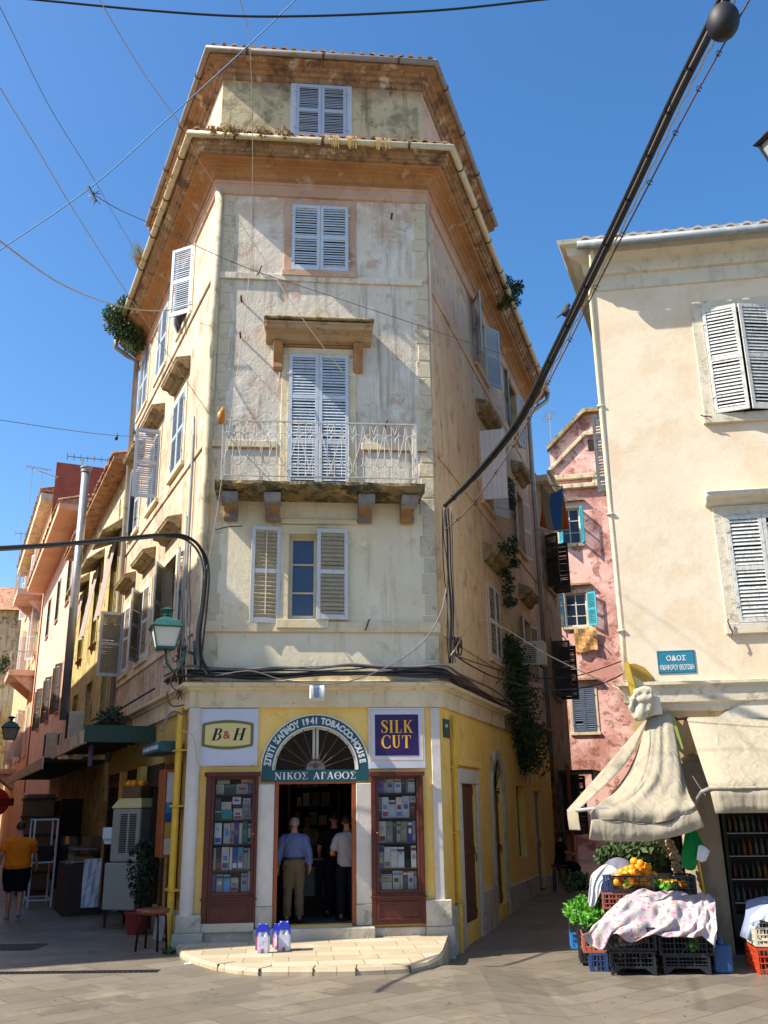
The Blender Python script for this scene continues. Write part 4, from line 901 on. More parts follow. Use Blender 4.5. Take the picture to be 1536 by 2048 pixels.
uf, zf_ = PF.uz(1099, 903); ua, z_ap = PF.uz(1166, 829); z_c1 = zf_; ub_ = ua+1.9; ur = ub_+(ua-uf); z2 = z_ap-.75; zl_ = z_c1-.35
def gable(mb, o, n0, n1, th):      # raking band o below the roof line
    mb.prism([(uf-.1, n0, z_c1-o), (ua, n0, z_ap-o), (ub_, n0, z_ap-o), (ur+.1, n0, z_c1-o), (ur+.1, n0, z_c1-o-th), (ub_, n0, z_ap-o-th), (ua, n0, z_ap-o-th), (uf-.1, n0, z_c1-o-th)], (0, n1-n0, 0))
mb = MB(PF); mb.wall(-8, 8, -1, z_c1-1.4, hs, .18); mb.prism([(uf, -.3, z_c1-1.4), (ur, -.3, z_c1-1.4), (ur, -.3, z_c1), (ub_, -.3, z_ap), (ua, -.3, z_ap), (uf, -.3, z_c1)], (0, .3, 0)); mb.build('wall', M['pink'], ph)
mb = MB(PF); mb.box(-8, 8, 0, .22, z_c2-.15, z_c2+.05); mb.box(-8, 8, 0, .16, z_c1-1.42, z_c1-1.2); gable(mb, .85, 0, .14, .2)
for u in (-2.2, .3, 2.8): mb.box(u-.22, u+.22, 0, .1, z_c2+.05, z_c1-1.42)
mb.build('cornice', M['cream'], ph, bevel=.02)
mb = MB(PF); gable(mb, -.2, -.2, .25, .2); mb.build('coping', M['hoodtop'], ph)
mb = MB(PF); mb.box(ua+.1, ua+.5, .0, .02, z_ap-1.75, z_ap-1.25); mb.build('attic_vent', M['dark'], ph)
for i, h_ in enumerate(hs):
    a = [(70, 105), (150, 150), (0, 0)][i % 3] if i < 6 else (100, 100)
    w = window(ph, PF, *h_, M['teal'] if i % 3 < 2 else M['greyshut'], M['teal'] if i % 3 < 2 else M['greyshut'], w=.12, angs=a, frame_mat=M['cream'], gap=.08, bars=(2, 3, .06))
    b = MB(PF); b.box(h_[0]-.25, h_[1]+.25, 0, .2, h_[3]+.3, h_[3]+.38); b.build('drip_hood', M['hoodtop'], w)
g = MB(PF)
for u, z in ((-1.7, pz[1][0]-.3), (.9, pz[0][0]-.5), (1.5, pz[1][0]+2.0), (-.4, pz[1][0]-.4)): g.tube([(u, 0, z), (u+.05, .35, z-.12)], .03, 5)
g.build('iron_peg', M['iron'], ph)
g = MB(PF); zz = pz[1][0]
rows = [[PF.p(-1.18+.9*j/6, .16+.03*math.sin(j*1.3+i), zz-.1-.95*i/6-.05*math.sin(j)) for j in range(7)] for i in range(7)]
g.grid(rows); solo(g, 'hanging_rug', cloth('tan_rug_weave', '#b98a50', dirt=('#e0c890', .5, .6)), 'small tan rug hung over the sill of a turquoise shuttered window of the pink house', 'rug', solid=.03)
# ================================================================== canopied street
def street(name, label, u0, u1, ztop, wm, n=0.0, wins=(), eave=None, zbase=-.3, dep=8):
    fr = Frame(LF.p(u0, n, 0), LF.u, LF.n); w = u1-u0
    t = thing(name, label, 'building', fr.p(w/2, 0, 0)); mb = MB(fr)
    mb.wall(0, w, 3.6 if False else zbase, ztop, [(*h, .2) for h in wins]); mb.quad((0, 0, 3), (0, -dep, 3), (0, -dep, ztop), (0, 0, ztop)); mb.quad((w, 0, zbase), (w, -dep, zbase), (w, -dep, ztop), (w, 0, ztop)); mb.build('wall', wm, t)
    mb = MB(fr); o = eave or .4; mb.prism([(0, o, ztop-.02), (0, o, ztop+.1), (0, -dep, ztop+2.2), (0, -dep, ztop-.02)], (w, 0, 0)); mb.build('roof', M['tile'], t)
    mb = MB(fr); tiles(mb, fr.p(0, o+.05, ztop+.1), fr.p(w, o+.05, ztop+.1), -fr.n, 1.2, R(16), .26, .09); mb.build('eave_tiles', M['tile'], t)
    return t, fr
wy = [(u, u+1.25, z, z+h) for u in (1.2, 4.6, 8.0) for z, h in ((7.0, 2.6), (3.9, 1.9))]
ty, fy = street('mustard_building', 'stained mustard and cream building with low arched windows in the canopied street', LL+.05, 20.6, 11.3, M['mustard'], 0, wy, .5)
for h_ in wy:
    w = window(ty, fy, *h_, M['darkshut'], M['darkshut'], w=.06, angs=(None, None), frame_mat=M['mustard'], bars=(2, 3, .06))
    if h_[2] > 5:
        b = MB(fy); b.prism([(h_[0]-.35, 0, h_[3]+.0), (h_[0]-.35, .55, h_[3]-.25), (h_[0]-.35, .58, h_[3]-.15), (h_[0]-.35, 0, h_[3]+.3)], (h_[1]-h_[0]+.7, 0, 0)); b.build('stone_hood', M['hoodtop'], w, bevel=.02)
        c = MB(fy); rows = [[fy.p(h_[0]+.05+(1.15)*j/6, .08+.3*i/8+.05*math.sin(j*1.7), h_[3]-.25-2.2*i/8) for j in range(7)] for i in range(9)]; c.grid(rows); c.build('window_blind', cloth('grey_faded_blind', '#a99c94'), w, solid=.01)
b = MB(fy); b.box(0, 11.8, 0, .08, 3.55, 3.75); b.build('string_course', M['alley'], ty)
wp = [(u, u+1.2, z, z+1.9) for u in (2.2, 6.4, 10.8) for z in (10.2, 5.8)]
tp_, fp = street('peach_house', 'peach pink plaster house with dark green shutters in the canopied street', 20.65, 36.5, 13.6, M['peach'], 0, wp, .9)
for i, h_ in enumerate(wp): window(tp_, fp, *h_, M['green'] if h_[2] > 8 else M['darkshut'], M['green'] if h_[2] > 8 else M['darkshut'], w=.05, angs=((0, 5), (20, 160))[i % 2], frame_mat=M['peach'])
b = MB(fp); b.box(0, 15.8, 0, .9, 13.35, 13.58); b.build('soffit', M['peachor'], tp_)
wo = [(u, u+1.3, z, z+2.6) for u in (1.5, 5.0, 9.0, 13) for z in (14.6, 10.2, 5.0)]
to, fo = street('orange_house', 'orange house with balconies and a plain red side wall far down the canopied street', 36.6, 56, 19.2, M['peachor'], .06, wo, .7)
for i, h_ in enumerate(wo): window(to, fo, *h_, M['whiteshut'], M['whiteshut'], w=.2, angs=((0, 0), (140, 140))[i % 2], frame_mat=M['cream'])
b = MB(fo); b.box(-.06, -.02, -8, .0, 3, 21.0); b.build('side_wall', M['redwall'], to)
b = MB(fo); b.box(0, 19, 0, .65, 18.6, 19.1); b.build('cornice', M['cream'], to)
for u0, u1, z in ((.6, 4.5, 13.4), (.6, 4.5, 9.0), (8, 11.5, 4.2)):
    b = MB(fo); b.box(u0, u1, 0, 1.3, z, z+.3); b.prism([(u0+.2, 0, z-.9), (u0+.2, 1.1, z), (u0+.2, 0, z)], (.3, 0, 0)); b.prism([(u1-.5, 0, z-.9), (u1-.5, 1.1, z), (u1-.5, 0, z)], (.3, 0, 0)); bo = b.build('balcony', M['peach'], to)
    b = MB(fo); b.box(u0, u1, 1.22, 1.27, z+1.25, z+1.3); b.box(u0, u0+.05, 0, 1.25, z+1.25, z+1.3)
    for i in range(24): x = u0+(u1-u0)*i/23; b.box(x-.012, x+.012, 1.23, 1.255, z+.3, z+1.25)
    for i in range(8): y = 1.22*i/7; b.box(u0, u0+.024, y, y+.024, z+.3, z+1.25)
    b.build('railing', M['railwhite'], bo)
# house closing the street end
EF = Frame(LF.p(62, 6.5, 0), adir(12)); te = thing('yellow_end_house', 'pale yellow house with a balcony closing the far end of the canopied street', 'building', EF.p(0, 0, 0))
mb = MB(EF); mb.wall(-14, 14, -.5, 17, [(u, u+1.2, z, z+2.2, .2) for u in (-8, -5, -2, 1, 4, 7) for z in (5, 9.5, 13.5)], back=True); mb.build('wall', M['mustard'], te)
mb = MB(EF); mb.prism([(-14, .5, 17), (-14, -5, 20), (-14, -5, 17)], (28, 0, 0)); mb.build('roof', M['tile'], te)
# opposite side of the canopied street: outside the frame, it shades the street
OF = Frame(FL + LF.n*6.3 + LF.u*.75, LF.u, -LF.n); ob = thing('opposite_building', 'long plastered house on the other side of the canopied street', 'building', OF.p(20, 0, 0))
mb = MB(OF); mb.box(0, 55, -9, 0, -.4, 12.4); mb.build('wall', M['peach'], ob); mb = MB(OF); mb.prism([(-.2, .35, 12.4), (-.2, -4.5, 14.0), (-.2, -9.3, 12.4)], (55.4, 0, 0)); mb.build('roof', M['tile'], ob)
b = MB(OF); b.box(1.2, 50, 0, 2.0, 3.0, 3.1); b.build('canopy', M['green'], ob)  # unseen canopy, added to keep sky light out of the street
sq = thing('sky_block_row', 'unseen row of houses behind the viewer, added to block sky light', 'building', V((0, -16, 0)))  # never in view, added to lower the sky light on the square
b = MB(); b.box(-30, 34, -26, -16, -.4, 8); b.build('wall', M['rbuild'], sq); b = MB(); b.box(-34, -21, -14, 9, -.4, 9.5); o_ = b.build('sky_block_wing', M['mustard'], sq); b = MB(); b.prism([(-30.3, -15.5, 8), (-30.3, -21, 10.4), (-30.3, -26.5, 8)], (64.6, 0, 0)); b.build('roof', M['tile'], sq)  # row, plus an unseen wing added to block the low sky at left
# church dome pipe etc. : flue pipe and aerials on the roofs
def thing_tube(name, pts, r, mat, label, cat, group=None, seg=8):
    g = MB(); g.tube(pts, r, seg, local=False); return solo(g, name, mat, label, cat, group, smooth=True)
a, b = at(127, 1440, 25.2), at(157, 945, 25.2)
fl_ = thing('flue_pipe', 'tall shiny grey metal flue pipe rising past the mustard building', 'pipe', a)
g = MB(); g.tube([a, V((a.x, a.y, b.z))], .115, 14, local=False); g.build('pipe', M['zinc'], fl_, smooth=True)
g = MB(); g.lathe((a.x, a.y, b.z), [(.14, 0), (.14, .1), (.17, .12), (.17, .16), (.1, .2)], 14); g.build('cap', M['grey'], fl_)
def aerial(px, py, Y, h, n, ang, label, arm=1.0):
    p = at(px, py, Y); t = thing('tv_aerial', label, 'aerial', p, 'aerials on the roofs'); g = MB(); g.tube([p, p+V((0, 0, h))], .02, 6, local=False); g.build('mast', M['grey'], t)
    fr = Frame(p+V((0, 0, h)), adir(ang)); g = MB(fr); g.box(-arm*.3, arm, -.012, .012, -.012, .012)
    for i in range(n): u = -arm*.3+arm*1.3*i/(n-1); L_ = .28-.1*i/n; g.box(u-.008, u+.008, -L_, L_, -.006, .006); g.box(u-.008, u+.008, -.006, .006, -L_*.4, L_*.4)
    g.build('antenna', M['grey'], t)
aerial(163, 950, 26, .55, 11, 18, 'tv aerial clamped to the flue pipe top', 1.5)
aerial(57, 1010, 48, 2.2, 8, 30, 'thin tv aerial on the orange house, left of a matching one', 1.0); aerial(78, 1000, 47, 1.6, 8, 60, 'thin tv aerial on the orange house, right of a matching one', 1.0)
aerial(30, 1185, 50, 3.4, 6, 20, 'tall tv aerial mast at the lowest roof of the canopied street', 1.0); aerial(1103, 880, 36.5, 1.2, 7, 95, 'tv aerial on the eave beside the pink house', .8)
ORD = ['first', 'second', 'third', 'fourth', 'fifth', 'sixth', 'seventh', 'eighth', 'ninth', 'tenth', 'eleventh', 'twelfth', 'thirteenth', 'fourteenth', 'fifteenth', 'sixteenth']
def cname(h):
    r, g, b = [int(h[i:i+2], 16)/255 for i in (1, 3, 5)]; mx, mn = max(r, g, b), min(r, g, b)
    if mx-mn < .13: return 'white' if mx > .72 else ('grey' if mx > .4 else 'black')
    if b >= r and b >= g: return 'violet' if r > g*1.15 and mx < .7 and r > .3 else ('navy blue' if mx < .55 else 'blue')
    if g >= r: return 'green'
    return 'cream' if mn > .45 else ('brown' if b < .35 and r < .6 else ('yellow' if g > .5 else 'red'))
# ------------------------------------------------------------------ cartons in the two shop windows
cmat = {}
def cm(h):
    if h not in cmat: cmat[h] = plain('carton_'+cname(h).replace(' ', '_'), tuple(x*.82 for x in col(h)[:3]), .4, var=.1, bump=0)
    return cmat[h]
LB_ = [[(190,340,110,163,'#a9a79a'),(480,620,110,163,'#b5a98a'),(172,270,168,290,'#aeb0a0'),(275,415,168,290,'#1f4a4c'),(420,560,166,290,'#a7a29a'),(565,612,166,290,'#3a6f94')],
 [(165,230,315,465,'#3a3f4e'),(160,235,470,585,'#2a5a55'),(240,360,370,467,'#b8b29e'),(240,372,470,585,'#2e8d80'),(375,475,310,400,'#c9c9c9'),(377,488,402,446,'#1b1b1f'),(385,488,449,585,'#c5c7c5'),(500,595,325,407,'#9b9a92'),(495,603,410,505,'#7c7a74'),(492,605,509,585,'#8f8b80')],
 [(155,240,635,890,'#cfd3d6'),(265,343,640,890,'#a9aba8'),(347,393,635,890,'#8f8f86'),(397,450,620,890,'#2f2f7a'),(453,488,640,890,'#b8b3a2'),(492,550,620,890,'#1f6e63'),(555,600,650,890,'#a8a79c')],
 [(143,172,935,1198,'#a9a6a0'),(176,237,930,1198,'#35332f'),(241,330,925,1198,'#c3b9ad'),(340,369,930,1198,'#c9c5bb'),(372,431,930,1198,'#1e4a8a'),(435,505,930,1198,'#4e93a6'),(510,552,940,1198,'#8b9490'),(556,588,940,1198,'#a7a79b')],
 [(128,168,1250,1462,'#5b3d7a'),(180,255,1255,1462,'#7f9191'),(265,345,1260,1462,'#5aa0cf'),(352,445,1300,1462,'#b9ab9c'),(480,558,1250,1462,'#8a8da2'),(561,588,1225,1462,'#b7bcb8')]]
RB_ = [[(108,158,85,222,'#7a5a9a'),(160,183,85,222,'#9a9a98'),(186,255,84,222,'#b0aca6'),(260,325,84,222,'#c8c2bc'),(330,366,84,222,'#2a2c2a'),(368,387,86,222,'#8f8a80'),(390,455,84,222,'#b9bcbc')],
 [(108,137,258,364,'#a5a29a'),(108,137,367,465,'#28305e'),(141,205,260,465,'#c3cbd0'),(208,275,290,465,'#bfc3c6'),(278,335,262,465,'#c9bfbd'),(338,405,250,465,'#c6c2bd'),(410,462,250,318,'#bdc0c3'),(410,462,321,465,'#5a1f1e')],
 [(110,180,495,703,'#c9bfa4'),(183,244,495,703,'#7c837e'),(247,279,500,703,'#3b3b36'),(282,320,500,703,'#a39d88'),(322,382,497,703,'#8d7f5f'),(385,428,487,703,'#2b2f86'),(431,462,490,703,'#a0a3a6')],
 [(108,160,730,795,'#2b3278'),(108,160,798,952,'#b3ada0'),(164,225,748,952,'#c4c4be'),(228,289,750,952,'#c9c9c4'),(292,352,752,952,'#c8cfd6'),(420,466,740,952,'#bfc1bb')],
 [(110,135,980,1160,'#2b2a28'),(137,238,1015,1090,'#a9a38f'),(137,235,1093,1160,'#b5b7a6'),(245,309,985,1160,'#b9b2a2'),(311,342,985,1160,'#bdb7a9'),(345,383,985,1160,'#3a3530'),(386,445,992,1160,'#b2adb2'),(450,470,995,1160,'#b5b5ac')]]
def cartons(data, pane, zs, xr, side, cx, cy):
    a, b, c, d = pane; bases = zs + [c]
    for si, row in enumerate(data):
        zb = bases[si]; bot = max(q[3] for q in row)
        for k, (x0, x1, y0, y1, h) in enumerate(row):
            mx0, mx1 = xr(y1); ua = a+.006+(b-a-.012)*(max(x0, mx0)-mx0)/(mx1-mx0); ub = a+.006+(b-a-.012)*(min(x1, mx1)-mx0)/(mx1-mx0)
            pz = (d-c)/cy
            z0 = zb+(bot-y1)*pz+.001; z1 = zb+(bot-y0)*pz; top = (bases[si-1]-.024) if si else d; z1 = min(z1, top-.004)
            dn = rnd.uniform(-.06, -.02); mb = MB(F0); mb.box(ua, ub, dn-.09, dn, z0, z1)
            half = 'top shelf' if si == 0 else ORD[si]+' shelf'
            o = solo(mb, 'carton', cm(h), f'{cname(h)} carton, {ORD[k]} on the {half} under the {side}', 'carton', f'cartons in the shop window under the {side}')
            for s in rnd.sample([0, 1, 2, 3], 2 if ub-ua > .06 else 1):
                f = MB(F0); w = ub-ua; hh = z1-z0
                if s == 0: f.box(ua+w*.1, ub-w*.1, dn, dn+.002, z0+hh*.08, z0+hh*.3)
                elif s == 1: f.box(ua+w*.2, ua+w*.8, dn, dn+.002, z0+hh*.4, z0+hh*.62)
                elif s == 2: f.box(ua+w*.01, ub-w*.01, dn, dn+.0025, z0+hh*.78, z0+hh*.9)
                else:
                    for q in range(3): f.box(ua+w*.15, ua+w*rnd.uniform(.5, .85), dn, dn+.003, z0+hh*(.66+.04*q), z0+hh*(.675+.04*q))
                f.build('printed_band', cm(rnd.choice(['#8b8f94', '#2d7fc0', '#c8ccd0', '#6f7478', '#a83a44', '#3b4a7a', '#d2c9a8', '#1f2430', '#1d5a9a', '#7a1f28'])), o)
cartons(LB_, pL, zsL, lambda y: (172-(y-110)*.036, 620-(y-110)*.024), 'cream badge sign', 1, 1360)
cartons(RB_, pR, zsR, lambda y: (105+(y-85)*.01, 458+(y-85)*.018), 'purple sign', 1, 1085)
# shelves inside the shop
b = thing('shop_shelving', 'tall dark wooden shelving against the rear wall inside the tobacco shop', 'shelving', F0.p(2.1, -4, .24))
sh = [1.35, 1.72, 2.09, 2.46]
k = MB(F0)
for z in sh + [2.85]: k.box(.6, 3.8, -4.15, -3.8, z-.03, z)
k.build('shelf', M['darkwood'], b)
k = MB(F0)
for u in (.6, 1.62, 2.64, 3.76): k.box(u, u+.05, -4.16, -3.78, .24, 2.9)
k.build('upright', M['orangewood'], b)
names = ['#8e8f96', '#b9932f', '#6d2a22', '#c9b48a', '#7c8a9c', '#a8722c', '#cfcabc']
for si, z in enumerate(sh):
    u = .7; k = 0
    while u < 3.6 and k < 15:
        w = rnd.uniform(.1, .22); h = names[(k*3+si*2+k//4) % 7]
        if not any(abs(u+w/2-x-.02) < w/2+.05 for x in (1.62, 2.64)):
            m = MB(F0); m.box(u, u+w-.02, -4.1, -3.83, z+.001, z+rnd.uniform(.18, .28))
            solo(m, 'tobacco_pack', cm(h), f'{cname(h)} pack, {ORD[k]} from the left on the {["lowest", "second lowest", "second highest", "highest"][si]} shelf inside the dark shop', 'pack', 'packs on the shelves inside the shop'); k += 1
        u += w+.01
k = thing('shop_counter', 'dark shop counter with a glazed front facing the doorway', 'counter', F0.p(2.4, -2.6, .24))
m = MB(F0); m.box(.9, 3.7, -2.9, -2.35, .24, 1.12); m.build('body', M['darkwood'], k); m = MB(F0); m.box(.88, 3.72, -2.95, -2.3, 1.12, 1.16); m.build('counter_top', M['grey'], k)
m = MB(F0); m.box(1.95, 2.15, -2.35, -2.34, .5, 1.0); m.box(2.3, 2.5, -2.35, -2.34, .45, .8); m.build('front_card', M['grey'], k)
# ------------------------------------------------------------------ lettering
_dg = lambda: bpy.context.evaluated_depsgraph_get()
def text2d(s, size, bold=0.0, depth=.004):
    cu = bpy.data.curves.new('t', 'FONT'); cu.body = s; cu.size = size; cu.align_x = 'CENTER'; cu.align_y = 'BOTTOM_BASELINE'; cu.extrude = depth/2; cu.offset = bold; cu.resolution_u = 3
    ob = bpy.data.objects.new('t', cu); COL.objects.link(ob); bpy.context.view_layer.update()
    me = bpy.data.meshes.new_from_object(ob.evaluated_get(_dg())); vs = [v.co.copy() for v in me.vertices]; fs = [tuple(p.vertices) for p in me.polygons]
    bpy.data.objects.remove(ob); bpy.data.meshes.remove(me); bpy.data.curves.remove(cu); return vs, fs
def put_text(mb, s, size, u, z, n, bold=0.0, sx=1.0, rot=0.0, shear=0):
    vs, fs = text2d(s, size, bold); c, k = math.cos(rot), math.sin(rot)
    mb.add([mb.fr.p(u+(v.x*sx+v.y*shear)*c-v.y*k, n+v.z, z+(v.x*sx+v.y*shear)*k+v.y*c) for v in vs], fs)
T, t_ = .088, .034
def el(cx, cy, rx, ry, a0, a1, w0, w1, n=18):   # arc with stroke swelling at the sides
    out = []
    for i in range(n+1):
        a = R(a0+(a1-a0)*i/n); k = abs(math.cos(a)); out.append((cx+rx*math.cos(a), cy+ry*math.sin(a), w0+(w1-w0)*k**1.5))
    return out
def bar(x0, y0, x1, y1, w): return [(x0, y0, w), (x1, y1, w)]
def srf(x, y, h=.15): return bar(x-h, y, x+h, y, .022)
G = {}
G['I'] = (.42, [bar(.21, 0, .21, 1, T), srf(.21, .02), srf(.21, .98)])
G['L'] = (.66, [bar(.2, 0, .2, 1, T), srf(.2, .98), bar(.04, .022, .6, .022, .024), [(.52, .02, .03), (.6, .28, .02)]])
G['K'] = (.8, [bar(.2, 0, .2, 1, T), srf(.2, .02), srf(.2, .98), bar(.26, .42, .64, .97, t_), bar(.38, .58, .68, .02, T*.95), srf(.66, .98, .12), srf(.7, .02, .13)])
G['C'] = (.74, [el(.42, .5, .36, .5, 48, 312, .03, T), bar(.66, .72, .66, .98, .025), bar(.68, .06, .68, .24, .02)])
G['U'] = (.8, [[(.2, 1, T), (.2, .35, T), (.24, .14, T*.8), (.4, .02, .04), (.56, .14, .04), (.6, .35, t_), (.6, 1, t_)], srf(.2, .98), srf(.6, .98, .13)])
G['T'] = (.72, [bar(.36, 0, .36, 1, T), srf(.36, .02), bar(.02, .97, .7, .97, .026), [(.04, .98, .03), (.02, .74, .018)], [(.68, .98, .03), (.7, .74, .018)]])
G['S'] = (.6, [[(.5, .8, .02), (.44, .94, .03), (.29, .985, .032), (.14, .9, .06), (.11, .74, .085), (.22, .6, .095), (.38, .47, .1), (.5, .32, .088), (.48, .13, .06), (.33, .015, .032), (.17, .04, .03), (.09, .2, .02)], bar(.52, .72, .52, .98, .02), bar(.08, .02, .08, .28, .02)])
G['N'] = (.86, [bar(.16, 0, .16, 1, t_), bar(.14, .97, .72, .03, T), bar(.72, 0, .72, 1, t_), srf(.16, .02, .12), srf(.12, .98, .1), srf(.72, .98, .12)])
G['O'] = (.86, [el(.43, .5, .36, .48, 0, 360, .03, T, 28)])
G['Θ'] = (.86, [el(.43, .5, .36, .48, 0, 360, .03, T, 28), bar(.3, .5, .56, .5, .03), bar(.3, .4, .3, .6, .018), bar(.56, .4, .56, .6, .018)])
G['Σ'] = (.74, [bar(.08, .97, .64, .97, .028), bar(.12, .95, .42, .5, T*.9), bar(.42, .5, .1, .05, t_), bar(.08, .03, .66, .03, .03), [(.64, .98, .025), (.66, .74, .016)], [(.66, .02, .025), (.69, .28, .016)]])
G['A'] = (.84, [bar(.12, .02, .42, 1, t_), bar(.42, 1, .7, .02, T), bar(.24, .34, .58, .34, .024), srf(.12, .02, .11), srf(.7, .02, .13)])
G['Γ'] = (.66, [bar(.2, 0, .2, 1, T), srf(.2, .02), bar(.05, .97, .6, .97, .026), [(.58, .98, .025), (.61, .72, .016)]])
G['B'] = (.74, [bar(.2, 0, .2, 1, T*1.15), bar(.02, .97, .4, .97, .026), bar(.02, .03, .42, .03, .026), bar(.2, .52, .42, .52, .024), [(.38, .97, .026), (.52, .93, .06), (.57, .76, .09), (.5, .58, .06), (.38, .52, .026)], [(.4, .52, .026), (.58, .47, .06), (.64, .27, .1), (.56, .08, .06), (.4, .03, .026)]])
G['H'] = (.9, [bar(.2, 0, .2, 1, T*1.15), bar(.68, 0, .68, 1, T*1.15), bar(.2, .5, .68, .5, .028), srf(.2, .02, .17), srf(.2, .98, .17), srf(.68, .02, .17), srf(.68, .98, .17)])
def serif(mb, s, u, z, n, size, sx=1, shear=0, gap=.06):
    total = sum((G[c][0] if c != ' ' else .45)+gap for c in s)-gap; x = -total/2; lift = 0
    for c in s:
        if c == ' ': x += .45+gap; continue
        w, strokes = G[c]
        for st in strokes:
            lift += .00012
            L_, R_ = [], []
            for i, (px, py, hw) in enumerate(st):
                a = st[max(i-1, 0)]; b = st[min(i+1, len(st)-1)]
                if len(st) > 3 and abs(st[0][0]-st[-1][0])+abs(st[0][1]-st[-1][1]) < 1e-6: a = st[(i-1) % (len(st)-1)] if i else st[-2]; b = st[1] if i == len(st)-1 else st[i+1]
                dx, dy = b[0]-a[0], b[1]-a[1]; L = math.hypot(dx, dy) or 1; nx, ny = -dy/L, dx/L
                L_.append((px+nx*hw, py+ny*hw)); R_.append((px-nx*hw, py-ny*hw))
            for i in range(len(st)-1):
                q = [L_[i], L_[i+1], R_[i+1], R_[i]]
                mb.add([mb.fr.p(u+(x+a+b*shear)*size*sx, n+lift, z+b*size) for a, b in q], [(0, 1, 2, 3)])
        x += w+gap
# ------------------------------------------------------------------ shop signs
def board(name, label, r, n0=.0, n1=.05, mat='signwhite'):
    t = thing(name, label, 'sign', F0.p((r[0]+r[1])/2, 0, r[2])); b = MB(F0); b.box(r[0], r[1], n0, n1, r[2], r[3]); b.build('board', M[mat], t, bevel=.006); return t
rL = F0.rect(397, 1417, 516, 1532, .05); s = board('shop_sign', 'white sign board with black letters in a cream badge with olive border', rL)
u0, u1, z0, z1 = F0.rect(404, 1440, 507, 1499, .056); uc, zc = (u0+u1)/2, (z0+z1)/2
def cushion(u0, u1, z0, z1, k, r, n0, n1, mb):
    pts = []; w, h = (u1-u0)/2, (z1-z0)/2; cx, cz = (u0+u1)/2, (z0+z1)/2
    for s_, a in (((1, 1), 0), ((-1, 1), 90), ((-1, -1), 180), ((1, -1), 270)):
        for i in range(5):
            t = R(a+90*i/4); pts.append((cx+s_[0]*(w-r)+r*math.cos(t), cz+s_[1]*(h-k-r)+r*math.sin(t)))
        if a in (0, 180):
            for i in range(1, 8): x = s_[0]*(w-r)*(1-2*i/8); pts.append((cx+x, cz+s_[1]*(h-k*(x/(w-r))**2)))
    mb.prism([(x, n0, z) for x, z in pts], (0, n1-n0, 0))
b = MB(F0); cushion(u0, u1, z0, z1, .05, .03, .05, .056, b); b.build('border', M['olive'], s)
b = MB(F0); cushion(u0+.05, u1-.05, z0+.05, z1-.05, .035, .02, .056, .06, b); b.build('panel', M['creamsign'], s)
b = MB(F0); serif(b, 'B', uc-.2, zc-.095, .0605, .2, 1.1, .25); serif(b, 'H', uc+.17, zc-.095, .0605, .2, 1.1, .25); b.build('lettering', M['blackp'], s)
b = MB(F0); put_text(b, '&', .19, uc-.02, zc-.065, .0625, .002); b.build('ampersand', M['redp'], s)
rR = F0.rect(737, 1415, 850, 1537, .05); s = board('shop_sign', 'white sign board with golden letters on a deep purple square', rR)
b = MB(F0); u0, u1, z0, z1 = F0.rect(741, 1419, 846, 1521, .052); th = .012
for q in ((u0, u1, z0, z0+th), (u0, u1, z1-th, z1), (u0, u0+th, z0+th, z1-th), (u1-th, u1, z0+th, z1-th)): b.box(q[0], q[1], .05, .053, q[2], q[3])
b.build('gold_outline', M['gold'], s)
u0, u1, z0, z1 = F0.rect(750, 1429, 837, 1511, .055); b = MB(F0); b.box(u0, u1, .05, .055, z0, z1); b.build('purple_panel', M['purple'], s)
b = MB(F0); uc = (u0+u1)/2; H_ = z1-z0
serif(b, 'SILK', uc, z0+H_*.55, .0555, H_*.31, .98, 0, .05); serif(b, 'CUT', uc-.01, z0+H_*.18, .0555, H_*.31, 1.0, 0, .05); b.build('lettering', M['gold'], s)
s = thing('arched_shop_sign', 'dark teal arched sign with white Greek and English lettering over the shop door', 'sign', F0.p(arch_c[0], 0, arch_c[1]))
cx, cz = arch_c; b = MB(F0); N = 36
for i in range(N):
    a0, a1 = math.pi*i/N, math.pi*(i+1)/N; P = lambda r, a: (cx+r*math.cos(a), 0, cz+r*math.sin(a)); b.prism([P(ri+.004, a0), P(ro, a0), P(ro, a1), P(ri+.004, a1)], (0, .04, 0))
b.box(cx-ro, cx+ro, 0, .04, cz-.19, cz-.001); b.build('board', M['teal_sign'], s)
b = MB(F0); b2_ = MB(F0)
for i in range(N):
    a0, a1 = math.pi*i/N, math.pi*(i+1)/N; P = lambda r, a: (cx+r*math.cos(a), 0, cz+r*math.sin(a)); b.prism([P(ro, a0), P(ro+.016, a0), P(ro+.016, a1), P(ro, a1)], (0, .048, 0)); b2_.prism([P(ri-.012, a0), P(ri+.004, a0), P(ri+.004, a1), P(ri-.012, a1)], (0, .046, 0))
b.build('rim', M['letterwhite'], s); b2_.build('rim', M['letterwhite'], s)
b = MB(F0); txt = 'ΣΠΙΤΙ ΚΑΠΝΟΥ 1941 TOBACCO-HOUSE'; wid = {' ': .55, 'Ι': .5, 'I': .5, '1': .6, '-': .6, 'Μ': 1.15}
ws = [wid.get(c, 1) for c in txt]; tot = sum(ws); acc = 0; a_s, a_e = R(175), R(7)
for c, w in zip(txt, ws):
    a = a_s+(a_e-a_s)*(acc+w/2)/tot; acc += w
    if c == ' ': continue
    r_ = ri+.042; put_text(b, c, .142, cx+r_*math.cos(a), cz+r_*math.sin(a), .042, .0075, .85, a-math.pi/2)
b.build('arc_lettering', M['letterwhite'], s)
b = MB(F0); serif(b, 'NIKOΣ AΓAΘOΣ', cx, cz-.152, .0415, .115, 1.18, 0, .1); b.build('name_lettering', M['letterwhite'], s)
